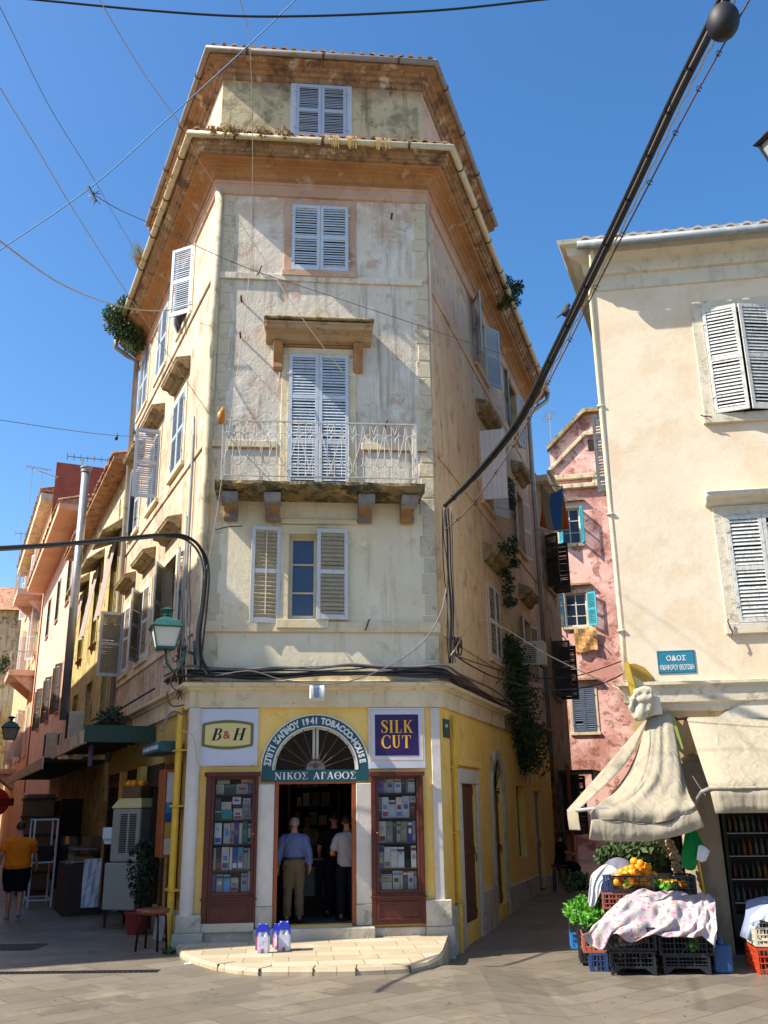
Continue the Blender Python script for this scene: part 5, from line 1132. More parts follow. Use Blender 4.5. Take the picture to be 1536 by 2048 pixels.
# floodlight
s = thing('floodlight', 'small white ribbed floodlight on the cornice above the arched sign', 'floodlight', F0.p(2.09, .2, 3.9))
b = MB(F0); u0, u1, z0, z1 = F0.rect(617, 1372, 649, 1403, .3); u0 += .02
b.prism([(u0, .22, z1), (u0, .26, z1+.02), (u0, .42, z0+.04), (u0, .36, z0)], (u1-u0, 0, 0)); b.build('housing', M['white'], s, bevel=.006)
b = MB(F0)
for i in range(9): u = u0+.02+(u1-u0-.05)*i/8; b.prism([(u, .27, z1-.03), (u, .285, z1-.02), (u, .425, z0+.06), (u, .41, z0+.05)], (.012, 0, 0))
b.build('cooling_fin', M['grey'], s); b = MB(F0); b.box(u0+.08, u1-.08, .17, .3, z1-.06, z1-.03); b.build('bracket', M['grey'], s)
# street name plates
def plate(fr, r, lines, label, n=.0, mt='teal_light'):
    t = thing('street_name_plate', label, 'street sign', fr.p((r[0]+r[1])/2, n, r[2])); b = MB(fr); b.box(r[0], r[1], n, n+.012, r[2], r[3]); b.build('plate', M[mt], t)
    b = MB(fr); e = .018; th = .007
    for q in ((r[0]+e, r[1]-e, r[2]+e, r[2]+e+th), (r[0]+e, r[1]-e, r[3]-e-th, r[3]-e), (r[0]+e, r[0]+e+th, r[2]+e, r[3]-e), (r[1]-e-th, r[1]-e, r[2]+e, r[3]-e)): b.box(q[0], q[1], n+.012, n+.0135, q[2], q[3])
    b.build('white_border', M['teal_sign'], t)
    b = MB(fr)
    for s_, size, z, sx in lines: put_text(b, s_, size, (r[0]+r[1])/2, z, n+.015, .0012, sx)
    b.build('lettering', M['letterwhite'], t)
r = BF.rect(1315, 1301, 1391, 1347); h_ = r[3]-r[2]
plate(BF, r, [('ΟΔΟΣ', h_*.3, r[2]+h_*.56, 1.0), ('ΝΙΚΗΦΟΡΟΥ ΘΕΟΤΟΚΗ', h_*.3, r[2]+h_*.16, .43)], 'blue enamel street name plate with white Greek letters on the cream building')
r = RF.rect(885, 1437, 902, 1476); r = (.12, .56, r[2], r[3]-.02); h_ = r[3]-r[2]
plate(RF, r, [('ΟΔΟΣ', h_*.24, r[2]+h_*.56, .9)], 'small teal street name plate on the yellow wall round the right corner', mt='teal_sign')
# ------------------------------------------------------------------ lantern on scroll bracket
Yl = 15.05; top, body = at(333, 1212, Yl), at(333, 1262, Yl)
def lantern(name, label, c, sc, glassm, group=None, bracket=None, paint='lampgreen'):
    t = thing(name, label, 'lantern', c, group); g = MB(Frame(c, adir(20)))
    g.lathe((0, 0, .52*sc), [(.02*sc, .0), (.05*sc, .03*sc), (.045*sc, .07*sc), (.1*sc, .1*sc), (.12*sc, .125*sc), (.03*sc, .16*sc)], 14); 
    g.build('finial', M[paint], t, smooth=False)
    g = MB(Frame(c, adir(20)))
    def ring(r, z): return [(r*x, r*y, z) for x, y in ((-1, -1), (1, -1), (1, 1), (-1, 1))]
    def fr4(r0, z0, r1, z1, mb, cap=True):
        a, b_ = ring(r0, z0), ring(r1, z1); mb.add(mb.L(a+b_), [(0, 1, 5, 4), (1, 2, 6, 5), (2, 3, 7, 6), (3, 0, 4, 7)]+([(3, 2, 1, 0), (4, 5, 6, 7)] if cap else []))
    fr4(.25*sc, .32*sc, .27*sc, .34*sc, g); fr4(.25*sc, .34*sc, .19*sc, .44*sc, g); fr4(.19*sc, .44*sc, .06*sc, .52*sc, g); fr4(.155*sc, -.02*sc, .16*sc, .01*sc, g)
    for x, y in ((-1, -1), (1, -1), (1, 1), (-1, 1)): g.tube([(x*.155*sc, y*.155*sc, 0), (x*.23*sc, y*.23*sc, .32*sc)], .014*sc, 6)
    g.build('frame', M[paint], t)
    g = MB(Frame(c, adir(20))); fr4(.145*sc, .01*sc, .218*sc, .32*sc, g); g.build('glass', glassm, t); return t
lc = at(330, 1296, Yl); lt = lantern('wall_lantern', 'green wall lantern with frosted panes on a scrolled iron bracket', lc, .98, M['frost'])
g = MB(); q0 = at(330, 1300, Yl); w0 = LF.p(.05, .06, at(385, 1290, 15.85).z)
def P_(px, py, t): return at(px, py, Yl+(15.9-Yl)*t)
g.tube([P_(331, 1298, 0), P_(333, 1325, .05), P_(345, 1342, .3), P_(358, 1338, .5), P_(368, 1320, .7), P_(370, 1296, .8)], .022, 8, local=False)
g.tube([P_(370, 1302, .8), P_(378, 1304, .9), P_(388, 1308, 1)], .025, 8, local=False); g.tube([P_(390, 1282, 1), P_(391, 1332, 1)], .04, 6, local=False)
g.tube([P_(360, 1325, .5), P_(352, 1310, .4), P_(345, 1316, .35), P_(348, 1324, .4), P_(353, 1322, .45)], .013, 6, local=False); g.tube([P_(336, 1322, .1), P_(329, 1326, 0), P_(327, 1334, 0), P_(334, 1334, .1)], .012, 6, local=False)
g.tube([P_(370, 1296, .8), P_(368, 1290, .8)], [.045, .02], 8, local=False)
g.build('bracket', M['lampgreen'], lt, smooth=True)
lantern('wall_lantern', 'small dark lantern hanging far down the canopied street', at(19, 1478, 30), 1.05, M['grey'])
lantern('hanging_lantern', 'black lantern cut by the picture edge at the upper right', at(1606, 330, 7.6), 1.1, M['grey'], paint='iron')
# ------------------------------------------------------------------ objects along the left side
s = thing('light_box_sign', 'teal and white light box sign above the side door round the left corner', 'sign', LF.p(1.0, .3, 3.0))
z0, z1 = LF.uz(345, 1500, .3)[1], LF.uz(345, 1478, .3)[1]
b = MB(LF); b.box(.5, 2.1, .03, .42, z0, z1); b.build('case', M['teal_sign'], s, bevel=.01)
b = MB(LF); b.box(.56, 2.05, .42, .43, z0+.03, z1-.03); b.build('panel', M['teal_light'], s)
b = MB(LF)
for i, u in enumerate((.62, .78, .95, 1.1, 1.3, 1.45, 1.62, 1.8)): b.box(u, u+.1, .43, .434, z0+.06, z1-.06)
b.build('pale_marks', M['letterwhite'], s)
s = thing('display_cabinet', 'narrow open brown wooden display cabinet hung beside the yellow pipes', 'cabinet', LF.p(.6, .2, 1.0))
z0, z1 = LF.uz(335, 1722, .4)[1], LF.uz(335, 1535, .4)[1]
b = MB(LF); b.box(.6, .62, .03, .3, z0, z1); b.box(.56, 1.0, .26, .3, z0, z1); b.box(.56, .6, .03, .26, z0, z0+.04); b.box(.56, .6, .03, .26, z1-.04, z1)
b.build('case', M['orangewood'], s, bevel=.006)
b = MB(LF)
pf = Frame(LF.p(.598, 0, 0), LF.n, -LF.u)
for i, (h_, a, c) in enumerate((('#d5d6d8', .62, 1), ('#2f8fc4', .5, .62), ('#1d4f9a', .4, .5), ('#c9a24a', .22, .4), ('#cfcabc', .03, .22))):
    b = MB(pf); b.box(.08, .24, .0, .008, z0+(z1-z0)*a, z0+(z1-z0)*c-.01); b.build('poster', cm(h_), s)
# stool
p = atg(302, 1900); s = thing('stool', 'round brown vinyl stool with dark tube legs at the left corner', 'stool', p); zt = .6
b = MB(); b.lathe((p.x, p.y, p.z+zt-.09), [(.2, 0), (.245, .015), (.262, .045), (.25, .075), (.18, .092), (.02, .097)], 24); b.build('seat', M['vinyl'], s, smooth=True)
for a in (35, 125, 215, 305):
    x, y = math.cos(R(a)), math.sin(R(a)); b = MB(); b.tube([(p.x+x*.1, p.y+y*.1, p.z+zt-.1), (p.x+x*.19, p.y+y*.19, p.z+zt-.105), (p.x+x*.215, p.y+y*.215, p.z+zt-.14), (p.x+x*.25, p.y+y*.25, p.z)], .018, 8); b.build('leg', M['bronze'], s, smooth=True)
b = MB(); b.lathe((p.x, p.y, p.z+.0), [(.001, 0), (.001, .001)], 6) if False else None
# white panel leaning behind the stool
b = MB(LF); b.prism([(.75, .16, .0), (1.15, .22, .0), (1.15, .14, .5), (.75, .08, .5)], (0, -.02, 0)); solo(b, 'leaning_panel', M['grey'], 'pale board leaning on the wall behind the brown stool', 'board')
# drink dispenser on cabinet
p = atg(255, 1852); fr = FB((p.x, p.y, p.z), -20)
s = thing('metal_cabinet', 'pale beige metal cabinet on short dark legs carrying the drink machine', 'cabinet', p)
b = MB(fr); b.box(-.36, .36, -.35, .35, .3, 1.12); b.build('body', M['beige'], s, bevel=.02)
for x in (-.3, .3):
    for y in (-.3, .3): b = MB(fr); b.tube([(x, y, 0), (x, y, .3)], .025, 8); b.build('leg', M['iron'], s)
s = thing('drink_machine', 'pale vented drink cooling machine standing on the beige cabinet', 'machine', fr.p(0, 0, 1.12))
b = MB(fr); b.box(-.3, .34, -.3, .32, 1.13, 2.1); b.build('body', M['beige'], s, bevel=.04, seg=3)
b = MB(fr); b.prism([(-.31, -.31, 2.1), (.35, -.31, 2.1), (.35, .33, 2.1), (-.31, .33, 2.1)], (0, 0, .03)); b.add(b.L([(-.31, -.31, 2.13), (.35, -.31, 2.13), (.35, .33, 2.13), (-.31, .33, 2.13), (-.22, -.2, 2.28), (.26, -.2, 2.28), (.26, .24, 2.28), (-.22, .24, 2.28)]), [(0, 1, 5, 4), (1, 2, 6, 5), (2, 3, 7, 6), (3, 0, 4, 7), (4, 5, 6, 7)]); b.build('lid', M['creamsign'], s)
b = MB(fr)
for i in range(22):
    for x0, x1 in ((-.1, .05), (.1, .25)): b.box(x0, x1, -.31, -.298, 1.3+i*.032, 1.318+i*.032)
b.build('vent', M['iron'], s); b = MB(fr); b.box(-.52, -.3, -.25, .0, 1.55, 1.75); b.prism([(-.5, -.2, 1.45), (-.36, -.2, 1.45), (-.32, -.2, 1.55), (-.54, -.2, 1.55)], (0, .16, 0)); b.build('spout', M['white'], s)
b = MB(fr); b.box(-.2, .22, -.18, .22, 2.28, 2.5); cr = solo(b, 'fruit_basket', M['wicker'], 'brown wicker basket of oranges on top of the drink machine', 'basket', bevel=.02)
for i, (x, y) in enumerate(((-.12, -.08), (.02, -.12), (.15, -.06), (-.05, .06), (.1, .1))):
    b = MB(fr); b.ball((x, y, 2.55), .075, seg=10, rings=7); solo(b, 'orange', M['orangefruit'], 'orange lying in the wicker basket on the drink machine', 'orange', 'oranges in the basket on the drink machine', smooth=True)
def leaves(mb, n, pos, size, up=0.0, curl=.3):
    for _ in range(n):
        p = pos(); d = V((rnd.gauss(0, 1), rnd.gauss(0, 1), rnd.gauss(up, 1))).normalized(); s_ = size*rnd.uniform(.6, 1.3); w = d.orthogonal().normalized(); w = (w*math.cos(rnd.random()*6.3)+d.cross(w)*math.sin(rnd.random()*6.3)); n_ = d.cross(w)
        mb.add([p-d*s_, p+w*s_*.45+n_*s_*curl*.3, p+d*s_, p-w*s_*.45+n_*s_*curl*.3], [(0, 1, 2, 3)])
# potted ficus
p = atg(272, 1868); s = thing('potted_ficus', 'potted ficus with drooping dark leaves in a red pot before the beige cabinet', 'potted plant', p)
b = MB(); b.lathe(p, [(.15, 0), (.21, .33), (.225, .33), (.225, .37), (.19, .37), (.18, .33)], 18); b.build('pot', M['terrapot'], s)
b = MB(); b.tube([p+V((0, 0, .3)), p+V((.02, 0, .7)), p+V((.05, .02, 1.3))], [.025, .02, .008], 7, local=False)
for i in range(9): a = i*2.4; b.tube([p+V((.03, 0, .65+i*.07)), p+V((.03+.2*math.cos(a), .2*math.sin(a), .85+i*.075))], .006, 5, local=False)
b.build('stem', M['twig'], s)
b = MB()
def fp():
    z = rnd.uniform(.5, 1.55); r = .28*math.sin(math.pi*min(1, (z-.4)/1.25))**.6*rnd.random()**.4; a = rnd.random()*6.3; return p+V((r*math.cos(a)+.04, r*math.sin(a), z))
leaves(b, 420, fp, .06, -.8); b.build('foliage', M['leafdark'], s)
# display case with sandwiches, rack, wicker shelves
def lbox(name, mat, label, cat, u0, u1, n0, n1, z0, z1, **k):
    b = MB(LF); b.box(u0, u1, n0, n1, z0, z1); return solo(b, name, mat, label, cat, **k)
s = thing('glass_display_case', 'glass food display case with a pale cloth over its side in the shaded street', 'display case', LF.p(6.4, .9, 0))
b = MB(LF); b.box(5.6, 7.2, .5, 1.2, 0, 1.0); b.build('base', M['darkwood'], s); b = MB(LF); b.box(5.62, 7.18, .52, 1.18, 1.0, 1.55); b.build('case_glass', M['glass'], s)
b = MB(LF); b.box(5.7, 7.1, .6, 1.1, 1.02, 1.06); b.box(5.7, 7.1, .6, 1.1, 1.28, 1.3); b.build('tray', M['zinc'], s)
b = MB(LF)
for i in range(6): b.box(5.75+i*.22, 5.92+i*.22, .65, 1.05, 1.06, 1.14)
b.build('pastry_row', cm('#b98a3a'), s)
rows = [[LF.p(5.57-.03*math.sin(j*2+i), .5+.35*j/4, 1.1-.95*i/6) for j in range(5)] for i in range(7)]
b = MB(); b.grid(rows); b.build('cloth', M['white'], s, solid=.008)
s = thing('wire_rack', 'tall pale tube rack with shelves standing in the shaded street', 'rack', LF.p(8.4, 1.5, 0))
for u, n in ((7.9, 1.2), (9.0, 1.2), (7.9, 1.7), (9.0, 1.7)): b = MB(LF); b.tube([(u, n, 0), (u, n, 1.9)], .025, 8); b.build('post', M['white'], s)
b = MB(LF)
for z in (.15, .95, 1.88): 
    b.tube([(7.9, 1.2, z), (9, 1.2, z), (9, 1.7, z), (7.9, 1.7, z), (7.9, 1.2, z)], .018, 6)
b.build('rail', M['white'], s); b = MB(LF); b.box(8.0, 8.9, 1.25, 1.65, .97, 1.3); b.build('goods', M['dark'], s)
s = thing('wicker_cabinet', 'tall brown wicker cabinet standing at the dark shop in the canopied street', 'cabinet', LF.p(11.5, 1.4, 0))
b = MB(LF); b.box(11, 12.4, 1.0, 1.7, .0, 2.5); b.build('body', M['wicker'], s, bevel=.02); b = MB(LF)
for i in range(6): b.box(10.96, 12.44, .96, 1.74, .1+i*.45, .16+i*.45)
b.build('rail', M['darkwood'], s)
# canopies over the left shopfronts
s = thing('shop_canopy', 'dark green flat canopy over the shops on the shaded left side', 'canopy', LF.p(6, .9, 3.0))
z0, z1 = 3.32, 3.64
b = MB(LF); b.box(3.1, 9.2, .02, 1.3, z0+.16, z0+.2); b.build('roof', M['green'], s)
b = MB(LF); b.box(3.04, 3.1, .02, 1.36, z0, z1); b.build('side_fascia', M['green'], s); b = MB(LF); b.box(3.1, 9.2, 1.3, 1.36, z0-.02, z1-.08); b.build('front_fascia', M['cream'], s)
b = MB(LF)
for i in range(7): b.box(3.3+i*.9, 3.36+i*.9, .05, 1.3, z0+.08, z0+.155)
b.build('rib', M['darkwood'], s)
for u in (3.2, 8.8): b = MB(LF); b.tube([(u, 1.2, z1), (u, .05, 4.4)], .02, 6); b.build('stay', M['iron'], s)
s = thing('shop_canopy', 'long dark boarded canopy further down the canopied street', 'canopy', LF.p(16, .9, 2.8))
b = MB(LF); b.box(9.6, 24, .02, 1.5, 3.25, 3.32); b.build('roof', M['dark'], s); b = MB(LF); b.box(9.6, 24, 1.5, 1.56, 3.08, 3.35); b.build('front_fascia', M['cream'], s)
rows = [[LF.p(17.5+2.2*j/6, 2.1+.9*i/5, 3.0-.8*i/5+.03*math.sin(j*2)) for j in range(7)] for i in range(6)]
b = MB(); b.grid(rows); solo(b, 'side_awning', cloth('grey_striped_awning_cloth', '#8f8a80'), 'small sloping grey awning under the dark canopy in the canopied street', 'awning', solid=.01)
p = LF.p(15.6, 2.3, 2.35); b = MB(Frame(p, adir(-10))); b.lathe((0, 0, 0), [(.001, 0), (.001, .001)], 4) if False else None
s = thing('round_sign', 'round dark red sign hanging in the shade of the canopied street', 'sign', p)
b = MB(Frame(p, adir(-8))); b.prism([(.5*math.cos(2*math.pi*i/28), 0, .42*math.sin(2*math.pi*i/28)) for i in range(28)], (0, .06, 0)); b.build('disc', M['redp'], s)
b = MB(Frame(p, adir(-8))); b.box(-.62, .62, -.02, .08, -.11, .11); b.build('band', plain('dark_red_band', '#6f1512', .5), s)
b = MB(Frame(p, adir(-8))); b.tube([(0, .03, .42), (0, .03, .7)], .015, 6); b.build('hanger', M['iron'], s)
b = MB(LF); b.box(3.6, 4.0, 1.1, 1.14, 2.9, 3.3); solo(b, 'hanging_sign', plain('dark_blue_board', '#24406e', .5), 'small dark blue board hung under the green canopy', 'sign')
def acunit(fr, u, n, z, label, w=.85, h=.6, d=.32):
    t = thing('air_conditioner', label, 'air conditioner', fr.p(u, n, z)); b = MB(fr); b.box(u, u+w, n, n+d, z, z+h); b.build('casing', M['cratewhite'], t, bevel=.02)
    b = MB(fr)
    for i in range(9): b.box(u+.08, u+w*.68, n+d, n+d+.01, z+.07+i*(h-.14)/9, z+.085+i*(h-.14)/9)
    for i in range(7): b.box(u+.08+i*(w*.68-.08)/7, u+.09+i*(w*.68-.08)/7, n+d, n+d+.012, z+.06, z+h-.06)
    b.build('grille', M['iron'], t); b = MB(fr); b.box(u+.1, u+.14, n-.1, n+d, z-.04, z); b.box(u+w-.14, u+w-.1, n-.1, n+d, z-.04, z); b.build('bracket', M['rust'], t)
acunit(LF, 10.4, .5, 3.85, 'air conditioner on the mustard building above the canopy', 1.0, .75, .4); acunit(LF, 13.2, .5, 3.7, 'air conditioner second in line above the canopied street canopy'); acunit(LF, 16.4, .6, 3.7, 'air conditioner farthest along above the canopied street canopy', 1.0, .8)
# air conditioner on the alley side with its face towards the square
fa = Frame(RF.p(8.0, .0, 0), RF.n, -RF.u); acunit(fa, .1, -.02, 5.42, 'grey air conditioner beside the ivy on the alley wall', .62, .62, .4)
# dark goods inside the left shops
k = thing('drinks_shelf', 'dark shelf of bottles seen deep in the canopied street shop', 'shelf', LF.p(14, .6, 0)); b = MB(LF)
for z in (.4, .9, 1.4, 1.9): b.box(13.2, 17.5, .05, .6, z, z+.04)
b.build('shelf_board', M['darkwood'], k); b = MB(LF); b.box(13.1, 13.2, .03, .62, 0, 2.4); b.build('side_board', M['darkwood'], k); b = MB(LF); b.box(17.5, 17.6, .03, .62, 0, 2.4); b.build('frame', M['darkwood'], k)
b = MB(); b.lathe((0, 0, 0), [(.04, 0), (.042, .2), (.015, .27), (.015, .32)], 8)
bot = b.build('bottle', cm('#b4641e'), None); tag(bot, 'amber bottle in a row on the dark shelf of the canopied street shop', 'bottle', 'bottles on the dark shelf'); cnt = 0
for z in (.44, .94, 1.44):
    for i in range(14):
        o = bot if cnt == 0 else bot.copy()
        if cnt: COL.objects.link(o)
        o.location = LF.p(13.4+i*.29, .45, z); cnt += 1
# ================================================================== fruit stall
def crate(label, c, w, d, h, yaw, mat, legs=False, group='plastic crates of the fruit stall', diag=False):
    t = thing('plastic_crate', label, 'crate', c, group); b = MB(FB(c, yaw)); e = .022; z0 = .09 if legs else 0
    for x in (-1, 1):
        for y in (-1, 1): x0 = x*w/2; y0 = y*d/2; b.box(min(x0, x0-x*.035), max(x0, x0-x*.035), min(y0, y0-y*.035), max(y0, y0-y*.035), 0, h)
    nr = max(3, round((h-z0)/.085))
    for y in (-1, 1):
        for i in range(nr+1):
            z = z0+(h-z0-e)*i/nr; hh = e*(1.3 if i in (0, nr) else .6); yy = y*(d/2-.008); b.box(-w/2+.03, w/2-.03, yy-.007, yy+.007, z, z+hh)
        k = round(w/.055)
        for i in range(1, k): x = -w/2+w*i/k; yy = y*(d/2-.012); g_ = .004 if i % (k//3 or 1) else .011; b.box(x-g_, x+g_, yy-.006, yy+.006, z0, h-.01)
    for x in (-1, 1):
        for i in range(nr+1):
            z = z0+(h-z0-e)*i/nr; hh = e*(1.3 if i in (0, nr) else .6); xx = x*(w/2-.008); b.box(xx-.007, xx+.007, -d/2+.03, d/2-.03, z, z+hh)
        k = round(d/.055)
        for i in range(1, k): y = -d/2+d*i/k; xx = x*(w/2-.012); g_ = .004 if i % (k//3 or 1) else .011; b.box(xx-.006, xx+.006, y-g_, y+g_, z0, h-.01)
    if diag:
        yy = -(d/2-.002); b.prism([(-.1, yy, z0+.02), (-.075, yy, z0+.02), (.1, yy, h-.04), (.075, yy, h-.04)], (0, -.006, 0))
    if legs:
        for x in (-1, 1): b.prism([(x*(w/2-.03), -d/2+.004, z0+.01), (x*(w/2-.17), -d/2+.004, z0+.01), (x*(w/2-.03), -d/2+.004, .0)], (0, .015, 0))
    b.build('lattice', mat, t)
    q = MB(FB(c, yaw)); q.box(-w/2+.02, w/2-.02, -d/2+.02, d/2-.02, z0+.004, z0+.014); q.build('bottom', mat, t); return t
def stack(px0, px1, py_bot, py_top, Y, d, label, mat, yaw=-8, **k):
    a = at(px0, (py_bot+py_top)/2, Y); bq = at(px1, (py_bot+py_top)/2, Y); m = (px0+px1)/2
    zb, zt = at(m, py_bot, Y).z, at(m, py_top, Y).z; w = (bq-a).length; c = (a+bq)/2; dirn = adir(yaw); nn = V((-dirn.y, dirn.x, 0))
    c = c+nn*d/2; return crate(label, V((c.x, c.y, zb)), w, d, zt-zb, yaw, mat, **k)
Yc = atg(1290, 1951).y; print('crate Y', Yc)
stack(1222, 1311, 1951, 1904, Yc, .55, 'tall black crate on short feet, left one at the front of the stall', M['crateblack'], legs=True)
stack(1328, 1420, 1951, 1912, Yc, .55, 'tall black crate on short feet, right one at the front of the stall', M['crateblack'], legs=True)
stack(1207, 1311, 1901, 1856, Yc, .6, 'wide black crate half under the floral cloth, upper left of the front', M['crateblack'], diag=True)
stack(1319, 1427, 1911, 1873, Yc, .6, 'wide black crate holding a little greenery, upper right of the front', M['crateblack'], diag=True)
stack(1180, 1216, 1946, 1908, Yc+.35, .6, 'navy crate standing on the ground at the left front corner of the stall', M['crateblue'])
stack(1166, 1209, 1906, 1870, Yc+.4, .6, 'terracotta crate under the drooping cloth corner', M['crateterra'])
stack(1160, 1192, 1926, 1896, Yc+.85, .5, 'black crate on the ground behind the navy crate', M['crateblack'])
stack(1156, 1194, 1893, 1850, Yc+.95, .55, 'black crate of basil nearest to the cloth', M['crateblack'])
stack(1142, 1184, 1898, 1866, Yc+1.5, .5, 'bright blue crate low at the alley end of the stall', M['cratesky'])
stack(1139, 1186, 1864, 1830, Yc+1.5, .55, 'black crate of basil at the alley end of the stall', M['crateblack'])
stack(1205, 1262, 1818, 1786, Yc+.95, .5, 'terracotta crate under the crate of oranges', M['crateterra'])
stack(1222, 1308, 1783, 1752, Yc+.9, .55, 'dark crate filled with oranges on the upper tier', M['crateblack'])
stack(1207, 1223, 1790, 1750, Yc+1.0, .5, 'blue crate edge beside the oranges', M['crateblue'])
stack(1312, 1392, 1790, 1752, Yc+.9, .55, 'dark crate of green leaves and oranges right of the heap', M['crateblack'])
stack(1516, 1612, 1955, 1898, Yc-.1, .7, 'orange red crate at the right edge of the picture', M['cratered'])
stack(1512, 1612, 1894, 1856, Yc-.1, .7, 'off white crate stacked on the orange red crate', M['cratewhite'])
b = MB(); c1, c2 = at(1318, 1800, Yc+.3), at(1318, 1955, Yc+.4); b.box(c1.x-.5, c1.x+.95, Yc+.72, Yc+1.75, -.35, c1.z-.12); solo(b, 'stall_bench', M['darkwood'], 'dark wooden bench carrying the upper tier of the fruit stall', 'bench')
# oranges
of = None
def fruit(c, r=.068):
    global of
    if of is None:
        b = MB(); b.ball((0, 0, 0), r, rz=r*.94, seg=14, rings=10); of = b.build('orange', M['orangefruit'], None, smooth=True); tag(of, 'bright orange in the heap on the upper tier of the fruit stall', 'orange', 'oranges heaped on the stall'); o = of
    else: o = of.copy(); COL.objects.link(o)
    o.location = c; o.rotation_euler = (rnd.random()*6, rnd.random()*6, 0)
for row, (y, Y, x0, x1, n) in enumerate(((1768, .95, 1228, 1302, 8), (1758, 1.05, 1232, 1310, 8), (1748, 1.17, 1238, 1312, 7), (1738, 1.3, 1248, 1300, 5), (1728, 1.42, 1262, 1296, 3), (1770, 1.0, 1316, 1350, 3), (1764, 1.15, 1320, 1372, 4))):
    for i in range(n): fruit(at(x0+(x1-x0)*(i+.3+.35*rnd.random())/n, y+rnd.uniform(-5, 5), Yc+Y+rnd.uniform(-.06, .06)), rnd.uniform(.062, .072))
def clump(name, mat, label, cat, blobs, n, size, up=0.0, group=None, wt=1):
    b = MB(); pts = [(at(x, y, Y), r) for x, y, Y, r in blobs]; tot = sum(r**2 for _, r in pts)
    for p, r in pts:
        def pos():
            d = V((rnd.gauss(0, 1), rnd.gauss(0, 1), rnd.gauss(0, 1))).normalized()*r*rnd.random()**.35; return p+V((d.x, d.y, d.z*.8))
        leaves(b, int(n*r*r/tot), pos, size, up)
    return solo(b, name, mat, label, cat, group)
clump('basil', M['leafbasil'], 'bright green leafy basil heaped in the black crates at the stall corner', 'herb', [(1148, 1818, Yc+1.45, .17), (1166, 1808, Yc+1.35, .17), (1180, 1818, Yc+1.25, .19), (1160, 1834, Yc+1.25, .17), (1184, 1838, Yc+1.1, .19), (1194, 1824, Yc+1.2, .16), (1174, 1848, Yc+1.1, .15), (1143, 1828, Yc+1.4, .1), (1158, 1803, Yc+1.45, .09)], 1700, .047, .3)
clump('thyme_sprigs', M['leafdark'], 'thin dark herb sprigs standing behind the basil', 'herb', [(1195, 1800, Yc+1.3, .2), (1206, 1806, Yc+1.2, .16), (1190, 1792, Yc+1.35, .12)], 420, .035, 1.0)
clump('fennel_heap', M['leafpine'], 'heap of grey green feathery fennel at the back of the stall', 'vegetable', [(1215, 1712, Yc+2.0, .2), (1240, 1700, Yc+2.0, .24), (1262, 1690, Yc+2.0, .26), (1285, 1700, Yc+1.9, .26), (1300, 1715, Yc+1.9, .24), (1270, 1715, Yc+1.9, .26)], 2200, .075, .8)
clump('parsley', M['leafdark'], 'dim dark green parsley in the shade at the far end of the stall', 'herb', [(1150, 1765, Yc+3.0, .2), (1165, 1762, Yc+3.0, .2), (1140, 1770, Yc+3.0, .16)], 500, .05, .5)
clump('orange_leaves', M['leafbright'], 'fresh green leaves lying among the oranges', 'leaves', [(1255, 1766, Yc+.88, .06), (1330, 1772, Yc+.9, .1), (1345, 1768, Yc+1.0, .08), (1310, 1765, Yc+.95, .06)], 110, .05, .2)
clump('green_sprig', M['leafbright'], 'few light green leaves inside the right front crate', 'leaves', [(1385, 1892, Yc+.08, .1), (1392, 1886, Yc+.08, .07)], 90, .045, .2)
# floral cloth
def floral():
    t = NT('floral_cloth_print'); k = t.coord('pos'); o = col('#b8b0ad')
    for s_, c, a, b_ in ((9, '#c98a96', .3, .36), (12, '#a9a070', .24, .3), (7.5, '#b79ab0', .24, .32), (11, '#b56478', .2, .25)):
        v = t.node('ShaderNodeTexVoronoi', i_Scale=s_); mp = t.scaled(k, (1, 1, 1), (s_, s_*.3, 0)); nz = t.node('ShaderNodeTexNoise', i_Scale=14.0); t.ln(mp, nz.inputs['Vector'])
        ad = t.node('ShaderNodeVectorMath', operation='MULTIPLY_ADD'); t.ln(nz.outputs['Color'], ad.inputs[0]); ad.inputs[1].default_value = (.06, .06, .06); t.ln(mp, ad.inputs[2]); t.ln(ad.outputs[0], v.inputs['Vector'])
        o = t.mix(t.rng(v.outputs['Distance'], a, b_, .85, 0), o, col(c))
    t.bump(t.noise(k, 7, 4), .3, .03); return t.fin(o, .85, 0, .2)
def sheet(ctrl, nu, nv, amp=0, fr=9, ph=0):
    g = patch(ctrl, nu, nv); n, m = len(g), len(g[0])
    if amp:
        for i in range(n):
            for j in range(m):
                s_ = i/(n-1); g[i][j] = g[i][j] + V((0, -1, .3))*amp*(math.sin(j*fr/m*6.28+ph+3*s_)*.6+math.sin(j*fr*1.7/m*6.28+i*.25+ph)*.4)*(.3+.7*s_)
    return g
Y0 = Yc
def rowp(pts, Y): return [at(x, y, Y) for x, y in pts]
ctrl = [rowp([(1242,1800),(1262,1786),(1290,1779),(1320,1783),(1345,1780),(1370,1787),(1395,1789),(1412,1785),(1428,1799)], Y0+.82),
        rowp([(1224,1817),(1250,1801),(1285,1793),(1318,1801),(1345,1794),(1372,1804),(1396,1803),(1415,1801),(1431,1806)], Y0+.5),
        rowp([(1199,1841),(1232,1824),(1275,1818),(1312,1830),(1342,1820),(1370,1834),(1396,1828),(1415,1829),(1432,1828)], Y0+.22),
        rowp([(1180,1860),(1205,1855),(1252,1849),(1300,1860),(1335,1850),(1365,1862),(1392,1856),(1412,1858),(1431,1860)], Y0-.03),
        rowp([(1165,1872),(1203,1901),(1226,1866),(1256,1884),(1295,1871),(1335,1872),(1375,1875),(1402,1872),(1429,1895)], Y0-.09)]
g = sheet(ctrl, 9, 9, .05, 6, .5)
for i in range(len(g)):
    for j in range(len(g[0])): q_ = g[i][j]; g[i][j] = q_+V((0, -.02*math.sin(j*.55+i*.22)-.012*math.sin(j*.9-i*.5), .018*math.sin(j*.47+i*.6)))
